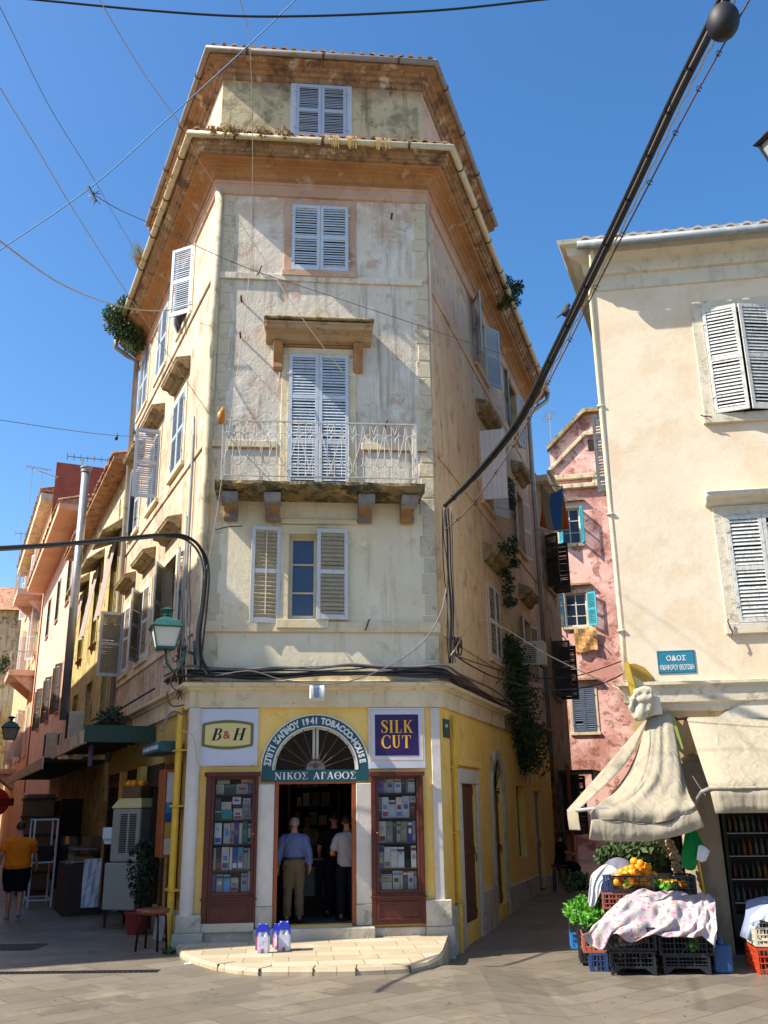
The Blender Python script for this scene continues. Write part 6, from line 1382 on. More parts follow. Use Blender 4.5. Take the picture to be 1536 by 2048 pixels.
b = MB(); b.grid(g); solo(b, 'floral_cloth', floral(), 'crumpled white cloth with pink and green flowers draped over the front crates', 'cloth', smooth=True, solid=.006)
b = MB(); b.grid(sheet([rowp([(1196,1738),(1208,1730),(1222,1731),(1240,1742)], Y0+1.25), rowp([(1182,1752),(1196,1744),(1212,1745),(1236,1752)], Y0+1.15), rowp([(1179,1775),(1186,1770),(1194,1768),(1206,1764)], Y0+1.1), rowp([(1178,1785),(1184,1798),(1192,1800),(1200,1784)], Y0+1.08), rowp([(1176,1805),(1182,1816),(1188,1812),(1193,1800)], Y0+1.08)], 6, 6, .03, 3)); solo(b, 'white_sheet', M['white'], 'crumpled white plastic sheet hanging beside the oranges', 'sheet', smooth=True, solid=.006)
b = MB(); b.grid(sheet([rowp([(1205,1733),(1218,1720),(1236,1715),(1254,1720),(1266,1730)], Y0+1.7), rowp([(1203,1738),(1216,1732),(1236,1730),(1254,1734),(1262,1738)], Y0+1.4), rowp([(1210,1742),(1224,1742),(1240,1744),(1250,1745),(1256,1744)], Y0+1.25)], 6, 6, .015, 3)); solo(b, 'grey_cover', cloth('grey_blue_cover', '#77798a'), 'grey blue cloth cover arching behind the oranges', 'cover', smooth=True, solid=.006)
b = MB(); b.grid(sheet([rowp([(1492,1802),(1520,1794),(1550,1792),(1600,1795)], Y0+.75), rowp([(1490,1830),(1510,1822),(1545,1818),(1600,1820)], Y0+.45), rowp([(1482,1862),(1500,1858),(1512,1852),(1516,1850)], Y0+.2), rowp([(1481,1872),(1496,1880),(1508,1885),(1512,1885)], Y0+.15)], 6, 6, .02, 3)); solo(b, 'blue_cloth', cloth('pale_blue_sheet', '#8791a8'), 'pale blue sheet over the goods at the right edge', 'cloth', smooth=True, solid=.006)
b = MB(); b.grid(sheet([rowp([(1508,1828),(1530,1810),(1560,1812),(1610,1820)], Y0+.25), rowp([(1500,1836),(1522,1822),(1560,1826),(1610,1830)], Y0+.05), rowp([(1500,1846),(1520,1840),(1552,1846),(1610,1852)], Y0-.1)], 6, 6, .03, 3)); solo(b, 'white_cloth', M['white'], 'crumpled white cloth lying on the off white crate', 'cloth', smooth=True, solid=.006)
# blue canister
p = at(1446, 1950, Yc+.15); p.z = ground_z(p.x, p.y); s = thing('water_canister', 'worn dark blue plastic canister with a handle right of the crates', 'canister', p)
b = MB(Frame(p, adir(-8))); b.box(-.13, .14, -.1, .14, .0, .38); b.build('body', M['canister'], s, bevel=.05, seg=3)
b = MB(Frame(p, adir(-8))); b.tube([(-.1, 0, .36), (-.1, 0, .46), (-.05, 0, .5), (.02, 0, .46), (.04, 0, .36)], .022, 8); b.lathe((.0, 0, .38), [(.05, 0), (.04, .05)], 12); b.build('handle', M['canister'], s)
b = MB(Frame(p, adir(-8))); b.lathe((-.09, .05, .44), [(.05, 0), (.06, .08), (.03, .12)], 10); solo(b, 'paper_cup', M['cratewhite'], 'pale cup on the blue canister', 'cup')
# garlic plait, bag, broom
b = MB(); rr_ = random.Random(3)
for i in range(70):
    t = i/69; x = 1338+8*t+10*math.sin(t*3)*t; q = at(x+rr_.uniform(-9, 12)*(.6+.4*t)+8*t, 1680+86*t, Yc+1.5+rr_.uniform(-.05, .05)); b.ball(q, .035*rr_.uniform(.7, 1.2), seg=7, rings=5)
solo(b, 'garlic_plait', M['garlic'], 'long hanging plait of dry garlic heads on the pillar', 'garlic', smooth=True)
b = MB(); g = sheet([rowp([(1372,1655),(1378,1652),(1384,1652),(1392,1660)], Y0+.9), rowp([(1366,1690),(1376,1680),(1388,1680),(1408,1690)], Y0+.8), rowp([(1362,1715),(1376,1705),(1390,1706),(1412,1700)], Y0+.78), rowp([(1365,1732),(1378,1737),(1390,1728),(1398,1718)], Y0+.8), rowp([(1372,1737),(1380,1741),(1390,1738),(1391,1734)], Y0+.9)], 5, 5, .02, 3); b.grid(g)
solo(b, 'green_bag', M['greenbag'], 'bright green plastic bag hanging under the draped awning', 'bag', smooth=True, solid=.004)
b = MB(); b.grid(sheet([rowp([(1396,1692),(1404,1690),(1420,1702)], Y0+.74), rowp([(1394,1708),(1404,1706),(1416,1712)], Y0+.72), rowp([(1393,1718),(1402,1724),(1411,1722)], Y0+.74)], 5, 5, .02, 2)); solo(b, 'white_bag', M['white'], 'small white bag knotted beside the green bag', 'bag', smooth=True, solid=.004)
b = MB(); b.tube([at(1384, 1650, Yc+1.1), at(1410, 1795, Yc+.95)], .017, 8, local=False); solo(b, 'broom_stick', M['gold'], 'yellow broom stick leaning beside the column', 'broom', smooth=True)
# shop fridge with drinks behind the stall
s = thing('drinks_fridge', 'tall dark open drinks fridge with a strip of small lights inside the greengrocer', 'fridge', BF.p(1.95, -1.2, -.28))
b = MB(BF); fu0, fu1, fn = 1.5, 2.62, -1.1
b.box(fu0, fu0+.06, fn-.55, fn, -.28, 2.6); b.box(fu1-.06, fu1, fn-.55, fn, -.28, 2.6); b.box(fu0, fu1, fn-.6, fn-.55, -.28, 2.6); b.box(fu0+.06, fu1-.06, fn-.55, fn, 2.3, 2.6); b.box(fu0+.06, fu1-.06, fn-.55, fn, -.28, .2); b.build('cabinet', M['crateblack'], s)
b = MB(BF); b.box(fu0+.06, fu1-.06, fn, fn+.01, 2.32, 2.56); b.build('header_panel', cm('#b5561e'), s)
b = MB(BF)
for i in range(5): b.box(fu0+.06, fu1-.06, fn-.5, fn, .38+i*.38, .395+i*.38)
b.build('shelf', M['zinc'], s)
b = MB(BF)
for i in range(26): b.box(fu1-.045, fu1-.02, fn, fn+.008, .5+i*.065, .53+i*.065)
b.build('light_dot', M['letterwhite'], s)
bm_ = [cm(h) for h in ('#4d5856', '#5a1f1c', '#20382a', '#80561c', '#6a6f70')]; protos = []
for m_ in bm_:
    b = MB(); b.lathe((0, 0, 0), [(.032, 0), (.036, .02), (.036, .15), (.014, .22), (.014, .26), (.017, .26), (.017, .28)], 10); o = b.build('drink_bottle', m_, None, smooth=True); protos.append(o)
k = 0; cn_ = ['grey', 'red', 'green', 'amber', 'pale']
for i in range(5):
    for j in range(9):
        q = (j//2+i) % 5; o = protos[q]
        if 'category' in o: o = o.copy(); COL.objects.link(o)
        tag(o, f'{cn_[q]} bottle, {ORD[j]} from the left on the {ORD[i]} fridge shelf from the bottom', 'bottle', 'bottles in the drinks fridge'); o.location = BF.p(fu0+.14+j*.103, fn-.12, .396+i*.38)
# ------------------------------------------------------------------ awnings
Ya = 16.2
s = thing('draped_awning', 'slack cream canvas awning gathered at the corner and hanging over the fruit stall', 'awning', at(1320, 1430, Ya))
A0 = Yc+.25
ctrl = [rowp([(1297,1437),(1308,1431),(1319,1428),(1331,1427),(1343,1430)], Ya), rowp([(1299,1490),(1308,1487),(1323,1488),(1340,1486),(1357,1497)], Ya-.42), rowp([(1283,1563),(1300,1553),(1324,1550),(1350,1548),(1371,1562)], Ya-.85), rowp([(1236,1607),(1270,1597),(1310,1590),(1350,1587),(1380,1592)], Ya-1.05), rowp([(1186,1618),(1240,1620),(1300,1622),(1350,1617),(1389,1608)], A0), rowp([(1183,1638),(1240,1641),(1300,1645),(1345,1640),(1393,1616)], A0-.02)]
g = sheet(ctrl, 8, 7, .035, 2.5, 1.0); b = MB(); b.grid(g); b.build('canopy', M['awning'], s, smooth=True, solid=.006)
ctrl2 = [[p.copy() for p in g[-1][::8]], rowp([(1180,1660),(1238,1664),(1300,1666),(1352,1656),(1401,1634)], A0-.05), rowp([(1178,1679),(1236,1683),(1300,1681),(1358,1671),(1409,1654)], A0-.02)]
b = MB(); b.grid(sheet(ctrl2, 8, 5, .012, 3)); b.build('valance', M['awning'], s, smooth=True, solid=.006)
b = MB(); b.tube([p+V((0, -.012, 0)) for p in g[-1]], .006, 5, local=False); b.build('hem', cm('#6f6048'), s)
b = MB(); b.grid(sheet([rowp([(1297,1437),(1299,1460),(1299,1490),(1283,1563),(1236,1607),(1186,1618)], Ya-.1), rowp([(1294,1438),(1284,1466),(1274,1500),(1251,1550),(1220,1590),(1186,1617)], Ya-.05)], 6, 4)); 
for v in b.v: pass
fl = [rowp([(1297,1437)], Ya)+rowp([(1299,1490)], Ya-.42)+rowp([(1283,1563)], Ya-.85)+rowp([(1236,1607)], Ya-1.05)+rowp([(1186,1618)], A0), rowp([(1295,1437)], Ya)+rowp([(1276,1498)], Ya-.2)+rowp([(1252,1550)], Ya-.45)+rowp([(1218,1592)], Ya-.75)+rowp([(1185,1617)], A0+.02)]
b = MB(); b.grid(patch(fl, 8, 5)); b.build('folded_edge', M['awning'], s, smooth=True, solid=.006)
b = MB(); q0, q1 = at(1134, 1620, A0+.5), at(1157, 1620, A0+.3); b.grid(patch([rowp([(1296,1437),(1284,1448)], Ya+.1)[::-1], rowp([(1212,1532)], Ya-.4)+rowp([(1253,1525)], Ya-.45), [q0, q1]], 4, 8)); b.build('side_strip', M['awning'], s, smooth=True, solid=.006)
b = MB(); b.grid(patch([[q0, q1], [at(1136, 1640, A0+.5), at(1158, 1640, A0+.3)], [at(1139, 1660, A0+.52), at(1162, 1661, A0+.3)]], 5, 5)); b.build('side_valance', M['awning'], s, smooth=True, solid=.006)
b = MB(); b.tube([at(1152, 1621, A0+.3), at(1190, 1617, A0+.06), at(1240, 1622, A0+.08)], .028, 8, local=False); b.build('front_bar', M['grey'], s)
b = MB(); b.grid(patch([rowp([(1343,1430),(1349,1434)], Ya), rowp([(1352,1465),(1360,1470)], Ya-.2), rowp([(1362,1500),(1368,1500)], Ya-.35)], 4, 6)); b.build('lining', M['awnin'], s, smooth=True, solid=.005)
s = thing('striped_edge_awning', 'taut cream canvas awning stretched over the greengrocer shopfront', 'awning', at(1450, 1430, Ya))
wl = at(1373, 1435, 16.35); fl_ = at(1419, 1577, Yc+.15); dx = BF.u*3.4
rows = []
for i in range(8):
    t = i/7; p = wl.lerp(fl_, t); rows.append([p+dx*(j/8)-V((0, 0, .03*math.sin(math.pi*t))) for j in range(9)])
b = MB(); b.grid(rows); b.build('canopy', M['awning'], s, smooth=True, solid=.006)
rows = [[fl_+dx*(j/24)+V((0, -.015*math.sin(j*1.3)*i-.003, -.12*i)) + V((.015*i, 0, 0)) for j in range(25)] for i in range(4)]
b = MB(); b.grid(rows); b.build('valance', M['awning'], s, smooth=True, solid=.005)
b = MB(); b.tube([fl_-BF.u*.02, fl_+dx], .026, 8, local=False); b.build('hem_bar', M['awning'], s); b = MB(); b.tube([at(1346, 1438, 16.3), wl], .035, 8, local=False); b.build('roller', M['rust'], s); b = MB(); b.tube([fl_, at(1404, 1583, Yc+.4), at(1391, 1604, Yc+.9), BF.p(.95, .15, at(1391, 1604, Yc+1.1).z)], .028, 8, local=False); b.build('bar', M['grey'], s)
# bunched canvas and yellow bracket at the corner of the cream building
s = thing('bunched_canvas', 'knotted bundle of white canvas tied to the corner of the cream building', 'canvas', at(1290, 1430, 16.2))
bunch_ = s
b = MB(); b.prism([tuple(at(x, y, 16.1)) for x, y in ((1302,1392),(1319,1392),(1326,1428),(1298,1432))], (0, .2, 0)); b.build('hanging_fold', cloth('white_canvas_fold', '#dcd2be'), s, bevel=.01)
s = thing('yellow_bracket', 'ochre yellow half round bracket plate at the corner above the awning', 'bracket', at(1275, 1360, 16.3))
b = MB(); b.prism([tuple(at(x, y, 16.2)) for x, y in ((1247,1326),(1256,1324),(1277,1396),(1266,1412))], (.05, .12, 0)); b.build('side_plate', M['ypipe'], s)
b = MB(); b.prism([tuple(at(x, y, 16.42)) for x, y in ((1254,1328),(1270,1327),(1288,1334),(1302,1348),(1310,1366),(1306,1380),(1280,1388),(1268,1370))], (0, .05, 0)); b.build('half_disc', cm('#c59a3a'), s)
b = MB(); b.prism([tuple(at(x, y, 16.3)) for x, y in ((1266,1350),(1290,1368),(1268,1380))], (0, .04, 0)); b.build('gusset', M['creamsign'], s)

# ================================================================== people
def meld(mb, name, mat, par, vox, wr=0):      # melt overlapping lofts into ONE continuous skin
    me = bpy.data.meshes.new('s'); me.from_pydata([tuple(v) for v in mb.v], [], mb.f); ob = bpy.data.objects.new('s', me); COL.objects.link(ob)
    bm = bmesh.new(); bm.from_mesh(me); bmesh.ops.recalc_face_normals(bm, faces=bm.faces); bm.to_mesh(me); bm.free()
    m = ob.modifiers.new('r', 'REMESH'); m.mode = 'VOXEL'; m.voxel_size = vox; m = ob.modifiers.new('s', 'SMOOTH'); m.factor = .5; m.iterations = 3
    bpy.context.view_layer.update(); nm = bpy.data.meshes.new_from_object(ob.evaluated_get(_dg())); b = MB(); b.v = [v.co.copy() for v in nm.vertices]; b.f = [list(p.vertices) for p in nm.polygons]; b.mi = [0]*len(b.f)
    if wr:
        for v, q in zip(b.v, nm.vertices): v += q.normal*wr*(math.sin(v.z*38+7*math.sin(v.x*9))*.6+math.sin(v.x*31+v.z*22+v.y*17)*.5)
    bpy.data.objects.remove(ob); bpy.data.meshes.remove(nm); return b.build(name, mat, par, smooth=True, fix=False)
def person(label, loc, heading, H, shirt, trousers, skin, hair, sleeve='short', arms=None, legs=None, lean=0, bald=False, belly=0, head_turn=0, head_down=0, long_hair=False, shoe='#2a2622', short_legs=False, seated=None, group=None, belt=None, wide=1.0):
    """local frame: x right, y forward, z up, metres; heading = world angle of forward"""
    t = thing('person', label, 'person', loc, group); S = H/1.77; f = adir(heading); r_ = V((f.y, -f.x, 0))
    def W(p): return V(loc)+r_*p[0]*S+f*p[1]*S+V((0, 0, p[2]*S))
    hz = seated or .95
    def cy(z): return lean*(z-hz)
    def rings(b, prof, g=0):
        n = 20; vs = []; fs = []
        for dz, rx, ry, oy in prof:
            for k in range(n):
                a = 6.28318*k/n; c, s_ = math.cos(a), math.sin(a); vs.append(W(((rx+g)*math.copysign(abs(c)**.85, c), cy(hz+dz)+oy+(ry+g)*math.copysign(abs(s_)**.85, s_), hz+dz)))
        for i in range(len(prof)-1):
            for k in range(n): fs.append((i*n+k, i*n+(k+1)%n, (i+1)*n+(k+1)%n, (i+1)*n+k))
        fs += [tuple(range(n))[::-1], tuple((len(prof)-1)*n+k for k in range(n))]; b.add(vs, fs)
    def limb(b, pts, rs, g=0): b.tube(catmull([W(p) for p in pts], 4), [r for r in [x for i in range(len(rs)-1) for x in [(rs[i]+(rs[i+1]-rs[i])*k/4+g)*S for k in range(4)]]+[(rs[-1]+g)*S]], 12, local=False)
    w_ = wide; bl = belly
    P = [(-.12, .1*w_, .09, 0), (-.06, .155*w_, .115, -.01), (.02, .165*w_, .118+bl*.5, -.005), (.1, .155*w_+bl*.4, .11+bl, bl*.5), (.2, .148*w_+bl*.4, .107+bl, bl*.5), (.3, .162*w_, .115+bl*.6, bl*.3), (.39, .178*w_, .115, -.005), (.45, .172*w_, .1, -.01), (.49, .13*w_, .085, -.012), (.525, .08, .07, -.01), (.56, .06, .06, -.005), (.63, .055, .058, .005+head_down*.03)]
    hd = V((0, cy(hz+.7)+.02+head_down*.08, hz+.695-head_down*.035)); ht = R(head_turn); fw = V((math.sin(ht), math.cos(ht), -head_down*.55)).normalized(); sd = V((math.cos(ht), -math.sin(ht), 0)); up = sd.cross(fw)
    def hp(a, b_, c): return hd+sd*a+fw*b_+up*c
    def egg(b, c, rx, ry, rz):
        n0 = len(b.v); b.ball((0, 0, 0), 1, seg=16, rings=12)
        for v in b.v[n0:]: v.xyz = W(c+sd*v.x*rx+fw*v.y*ry+up*v.z*rz)
    B = MB(); rings(B, P); egg(B, hd+up*.02, .076, .095, .1); egg(B, hp(0, .03, -.06), .055, .06, .055); egg(B, hp(0, .1, -.012), .014, .018, .022); egg(B, hp(0, .082, -.055), .022, .012, .008)
    for s_ in (-1, 1): egg(B, hp(s_*.08, -.005, 0), .012, .022, .03)
    shs = MB(); trs = MB(); Ps = [q for q in P if (.0 if belt else -.1) <= q[0] <= .53]; rings(shs, Ps, .016); Pt = [q for q in P if q[0] <= (.12 if belt else .05)]; rings(trs, Pt, .02 if belt else .012)
    for s_, k in ((-1, 'l'), (1, 'r')):
        A = (arms or {}).get(k) or [(.25, .0, hz+.2), (.28, .03, hz-.05), (.28, .05, hz-.13)]
        el_, wr, pm = [V((s_*x, y, z)) for x, y, z in A]; s0 = V((s_*.1, cy(hz+.44)-.005, hz+.45)); s1 = V((s_*.178*w_, cy(hz+.43)-.005, hz+.425)); m1 = s1.lerp(el_, .5)
        limb(B, [s0, s1, m1, el_, el_.lerp(wr, .35), wr], [.055, .062, .05, .042, .043, .028])
        d = (pm-wr).normalized(); side = d.cross(V((s_, 0, 0.01))).normalized(); limb(B, [wr, wr+d*.04, wr+d*.085], [.028, .034, .03])
        for i, L_ in enumerate((.07, .08, .076, .06)):
            o = wr+d*.075+side*(.028-.018*i); limb(B, [o, o+d*L_*.55, o+d*L_+V((-s_, 0, 0))*.025], [.0105, .0098, .0085])
        o = wr+d*.025+side*.028; limb(B, [o, o+d*.03+side*.025, o+d*.065+side*.03], [.013, .012, .0095])
        if sleeve == 'long': limb(shs, [s0, s1, m1, el_, el_.lerp(wr, .4), wr.lerp(el_, .06)], [.06, .066, .058, .053, .05, .04], .012)
        else: e2 = s1.lerp(el_, .8); limb(shs, [s0, s1, s1.lerp(e2, .5), e2], [.058, .066, .06, .058], .014)
        Lg = (legs or {}).get(k) or [(.1, .02, .5), (.11, -.01, .09), (.12, .14, .035)]
        kn, an, to = [V((s_*x, y, z)) for x, y, z in Lg]; h0 = V((s_*.085*w_, -.005, hz-.03)); mt = h0.lerp(kn, .45)+V((0, .015, 0)); ca = kn.lerp(an, .35)+V((0, -.022, 0))
        limb(B, [h0, mt, kn, ca, an, an+V((0, .0, -.04))], [.092*w_, .08*w_, .056, .055, .036, .036]); limb(B, [an+V((0, -.02, -.045)), to], [.036, .03])
        if short_legs: limb(trs, [h0, mt, kn+V((0, 0, .0))], [.1*w_, .1*w_, .095], .012)
        else: limb(trs, [h0, mt, kn, ca, an.lerp(kn, .06)], [.096*w_, .088*w_, .072, .07, .064], .012)
        sb = MB(); fd = to-an; fd.z = 0; fd.normalize(); sx = V((fd.y, -fd.x, 0)); base = V((an.x, an.y, max(.0, an.z-.09)))
        rows = [[W(base+fd*(-.075+.3*i/8)+sx*(.042+.012*math.sin(3.1*i/8))*math.sin(max(.02, min(3.12, math.pi*(i+.35)/8.7)))**.45*math.cos(a)+V((0, 0, max(0, (.1-.007*i-.0*i)*math.sin(a)*(1 if i > 1 else .8))))) for a in [math.pi*j/8 for j in range(9)]] for i in range(9)]
        sb.grid(rows); sb.build('shoe', cm(shoe), t, smooth=True, solid=.008)
    meld(B, 'body', skin, t, .009); meld(shs, 'shirt', shirt, t, .014, .005); meld(trs, 'trousers', trousers, t, .014, .006)
    b = MB(); N1, N2 = 26, 12; rows = []
    for i in range(N2+1):
        row = []
        for j in range(N1+1):
            a = 2*math.pi*j/N1; bk = -math.cos(a); lim = 1.42+.62*max(0, bk)-.5*max(0, -bk)
            th0 = 0 if not bald else (1.0 if bk > -.5 else 1.5); lim = lim if not bald else (2.0 if bk > -.5 else 1.52)
            th = th0+(lim-th0)*i/N2; rad = 1.06+.025*math.sin(a*7+i*1.3)+.02*math.sin(a*3-i); row.append(W(hp(math.sin(a)*.079*math.sin(th)*rad, math.cos(a)*.098*math.sin(th)*rad, .02+.105*math.cos(th)*rad)))
        rows.append(row)
    b.grid(rows)
    if long_hair: b.grid([[W(hp(math.cos(a)*(.095+.015*math.sin(i)), -math.sin(a)*.11+.02, .05-.042*i-.012*math.sin(j*2+i))) for j, a in enumerate([math.pi*(.02+.96*q/10) for q in range(11)])] for i in range(9)])
    b.build('hair', hair, t, smooth=True, solid=.014)
    b = MB()
    for s_ in (-1, 1): egg(b, hp(s_*.03, .083, .018), .011, .008, .008)
    b.build('eyes', M['blackp'], t)
    if belt: b = MB(); rings(b, [(z, .158*w_+bl*.3, .113+bl, bl*.45) for z in (.085, .12)], .027); b.build('belt', cm(belt), t)
    return t
shirtb = NT('blue_striped_shirt'); k_ = shirtb.coord('pos'); wv = shirtb.node('ShaderNodeTexWave', i_Scale=22.0, bands_direction='Z'); shirtb.ln(k_, wv.inputs[0]); shirtb.fin(shirtb.mix(shirtb.rng(wv.outputs[0], .3, .7), col('#43517e'), col('#6b79a6')), .85); M['shirtb'] = shirtb.m
M['khaki'] = cloth('khaki_trouser_cloth', '#6a5c48'); M['navy'] = cloth('navy_trouser_cloth', '#14161f'); M['tee'] = cloth('pale_grey_tee', '#a8a0a0'); M['blacktee'] = cloth('black_shirt_cloth', '#121214'); M['beigeshirt'] = cloth('beige_shirt_cloth', '#a89a80'); M['orangetee'] = cloth('orange_tee', '#e87a14'); M['shorts'] = cloth('black_shorts', '#121318')
M['hairgrey'] = plain('grey_hair', '#8a8078', .8); M['hairdark'] = plain('dark_hair', '#17120f', .6)
zf = .236
def inside(px, n, z=zf): u = F0.uz(px, 1760, n)[0]; return F0.p(u, n, z)
person('balding old man in blue striped shirt and khaki trousers, standing in the doorway', inside(587, -.55), 96, 1.70, M['shirtb'], M['khaki'], M['skinold'], M['hairgrey'], 'long', {'l': [(.26, -.02, 1.16), (.285, .02, .92), (.28, .04, .84)], 'r': [(.26, -.02, 1.16), (.285, .02, .92), (.28, .04, .84)]}, bald=True, belly=.025, head_down=.5, belt='#1c1510', wide=1.08, shoe='#2a1d16')
person('man in pale grey tee shirt with arms folded, standing at the right of the doorway', inside(694, -.75), 112, 1.70, M['tee'], M['navy'], M['skin'], M['hairdark'], 'short', {'l': [(.27, .04, 1.12), (.13, .22, 1.08), (.04, .22, 1.1)], 'r': [(.27, .04, 1.12), (.12, .2, 1.06), (.02, .22, 1.06)]}, belly=.01, wide=1.0, shoe='#22262e', head_turn=20)
person('man in a black shirt standing deeper in the shop with one arm bent', inside(668, -1.35), 100, 1.76, M['blacktee'], M['navy'], M['skin'], M['hairdark'], 'short', {'l': [(.27, .02, 1.15), (.24, .22, 1.0), (.22, .3, 1.0)]}, wide=1.05, shoe='#15161a', head_down=.3)
person('shopkeeper in a beige shirt behind the counter, facing the door', inside(612, -3.3), -80, 1.72, M['beigeshirt'], M['navy'], M['skin'], M['hairdark'], 'short', {'l': [(.28, .08, 1.12), (.22, .3, 1.02), (.2, .38, 1.02)], 'r': [(.28, .08, 1.12), (.22, .3, 1.02), (.2, .38, 1.02)]}, head_down=.3, wide=1.08)
person('dark haired customer almost hidden behind the old man', inside(583, -1.7), 85, 1.72, M['blacktee'], M['navy'], M['skin'], M['hairdark'], 'short')
p = atg(24, 1838); person('heavy man in an orange tee shirt and black shorts walking away down the canopied street', p, 108, 1.87, M['orangetee'], M['shorts'], M['skin'], M['hairdark'], 'short', {'l': [(.3, -.08, 1.18), (.34, -.02, .95), (.34, .02, .86)], 'r': [(.3, .1, 1.18), (.35, .16, .96), (.35, .2, .88)]}, {'l': [(.1, .12, .5), (.1, .06, .09), (.11, .2, .04)], 'r': [(.1, .04, .5), (.11, -.26, .16), (.11, -.14, .05)]}, belly=.05, wide=1.4, short_legs=True, shoe='#b9bcc0', head_down=.2)
# seated woman in the alley
pw_ = RF.p(8.7, .6, 0); zg_ = ground_z(pw_.x, pw_.y)+.02
sc_ = thing('stool', 'high dark stool under the seated woman in the alley', 'stool', V((pw_.x, pw_.y, zg_))); b = MB(Frame(V((pw_.x, pw_.y, zg_)), RF.u)); b.box(-.2, .2, -.2, .2, .58, .63); b.build('seat', M['darkwood'], sc_, bevel=.01)
for x in (-.17, .17):
    for y in (-.17, .17): b = MB(Frame(V((pw_.x, pw_.y, zg_)), RF.u)); b.tube([(x, y, 0), (x*.9, y*.9, .58)], .018, 6); b.build('leg', M['iron'], sc_)
person('woman in black with long dark hair sitting in the alley over a phone', V((pw_.x, pw_.y, zg_)), 15, 1.66, M['blacktee'], M['navy'], M['skin'], M['hairdark'], 'short', {'l': [(.24, .08, .98), (.14, .3, .9), (.1, .37, .92)], 'r': [(.24, .08, .98), (.14, .3, .9), (.1, .37, .92)]}, {'l': [(.1, .45, .64), (.1, .42, .15), (.1, .56, .05)], 'r': [(.12, .43, .62), (.12, .5, .12), (.12, .62, .05)]}, lean=.12, head_down=1.0, long_hair=True, seated=.72)
ff = adir(15); q = V((pw_.x, pw_.y, zg_))+ff*.42+V((0, 0, .92)); b = MB(Frame(q, adir(15))); b.box(-.01, .06, -.04, .04, -.005, .005); solo(b, 'phone', M['darkglass'], 'phone in the hands of the seated woman', 'phone')
# motor scooter in the dark alley
p = RF.p(12.5, 2.0, 0); p.z = ground_z(p.x, p.y); fr = Frame(p, adir(55)); s = thing('motor_scooter', 'dark motor scooter parked in the shaded alley behind the stall', 'scooter', p)
b = MB(fr); b.prism([(-.75, -.13, .5), (-.8, -.13, .75), (-.3, -.13, .82), (-.05, -.13, .6), (.05, -.13, .3), (.4, -.13, .3), (.5, -.13, .95), (.58, -.13, .95), (.55, -.13, .25), (-.2, -.13, .2), (-.5, -.13, .35)], (0, .26, 0)); b.build('body', M['iron'], s, bevel=.04, seg=2)
b = MB(fr); b.prism([(-.85, -.14, .78), (-.8, -.14, .88), (-.2, -.14, .86), (-.1, -.14, .76)], (0, .28, 0)); b.build('seat', M['crateblack'], s, bevel=.03)
for x in (-.55, .68):
    b = MB(fr); b.tube([(x+.2*math.cos(i*math.pi/10), 0, .27+.2*math.sin(i*math.pi/10)) for i in range(21)], .06, 8); w = b.build('wheel', M['cable'], s); b = MB(fr); b.tube([(x, -.04, .27), (x, .04, .27)], .12, 12); b.build('rim', M['zinc'], w)
b = MB(fr); b.tube([(.68, .09, .27), (.6, .07, .7), (.52, 0, 1.0), (.45, 0, 1.08)], .025, 8); b.tube([(.4, -.35, 1.1), (.46, -.1, 1.08), (.46, .1, 1.08), (.4, .35, 1.1)], .018, 8); b.build('handlebar', M['zinc'], s)
b = MB(fr); b.ball((.6, 0, .9), .09, seg=12, rings=8); b.build('headlight', M['white'], s); b = MB(fr)
for y in (-.3, .3): b.tube([(.45, y, 1.08), (.5, y*1.1, 1.25)], .008, 5); b.ball((.5, y*1.1, 1.28), .05, .015, .04)
b.build('mirror', M['zinc'], s); b = MB(fr); b.box(-.9, -.88, -.12, .12, .55, .72); b.build('number_plate', M['letterwhite'], s)
# bunched canvas: rolled folds melted into one crumpled piece
b = MB()
for pts, rs in ((((1262,1402),(1272,1388),(1288,1381),(1304,1384)), (.04,.07,.075,.05)), (((1264,1416),(1276,1402),(1292,1396),(1307,1398)), (.05,.075,.07,.04)), (((1266,1430),(1276,1418),(1290,1410),(1305,1411)), (.045,.07,.075,.05)), (((1271,1440),(1280,1430),(1292,1423),(1303,1424)), (.04,.065,.06,.04)), (((1292,1384),(1284,1405),(1281,1425),(1285,1440)), (.06,.09,.09,.05)), (((1268,1396),(1262,1412),(1266,1428),(1274,1438)), (.03,.045,.045,.03))):
    P = catmull([at(x, y, 16.05+.05*math.sin(x)) for x, y in pts], 5); n_ = len(P)-1; b.tube(P, [rs[min(3, int(3*i/n_))]*(1+.25*mnoise.noise(P[i]*9)) for i in range(n_+1)], 10, local=False)
meld(b, 'bundle', cloth('white_bunched_canvas', '#b9b09c', dirt=('#8f7a54', .58, .72), crease=.5), bunch_, .016, .006)
# ================================================================== cables
def wire(name, pts, r, mat, label, cat='cable', smooth=True, n=10, seg=6):
    P = catmull([at(*p) if isinstance(p, tuple) else p for p in pts], n); g = MB(); g.tube(P, r, seg, local=False); return solo(g, name, M[mat], label, cat, smooth=smooth)
wire('overhead_cable', [(-60, -14, 9.5), (100, 2, 9.5), (300, 21, 9.5), (470, 32, 9.5), (620, 32, 9.5), (780, 26, 9.5), (930, 16, 9.5), (1200, -14, 9.5)], .017, 'cable', 'thick black cable sagging across the very top of the sky')
a_, b_ = V((-5.2, 13.2, 8.2)), None
wire('overhead_rope', [(640, -50, 10.5), (590, 0, 11), (500, 88, 11.5), (400, 180, 12), (335, 238, 12.5), (185, 372, 13), (0, 500, 13.5), (-80, 556, 14)], .009, 'cableb', 'thin blue rope running diagonally across the sky to the lower left')
wire('overhead_rope', [(178, 374, 13), (190, 390, 13.1), (240, 420, 13.5), (300, 447, 14.2), (400, 495, 15.0), (500, 538, 15.4), (640, 585, 15.6), (850, 655, 15.9), (1060, 728, 17), (1082, 736, 17.3)], .008, 'cableg', 'dark thin wire crossing the facade below the top shuttered window')
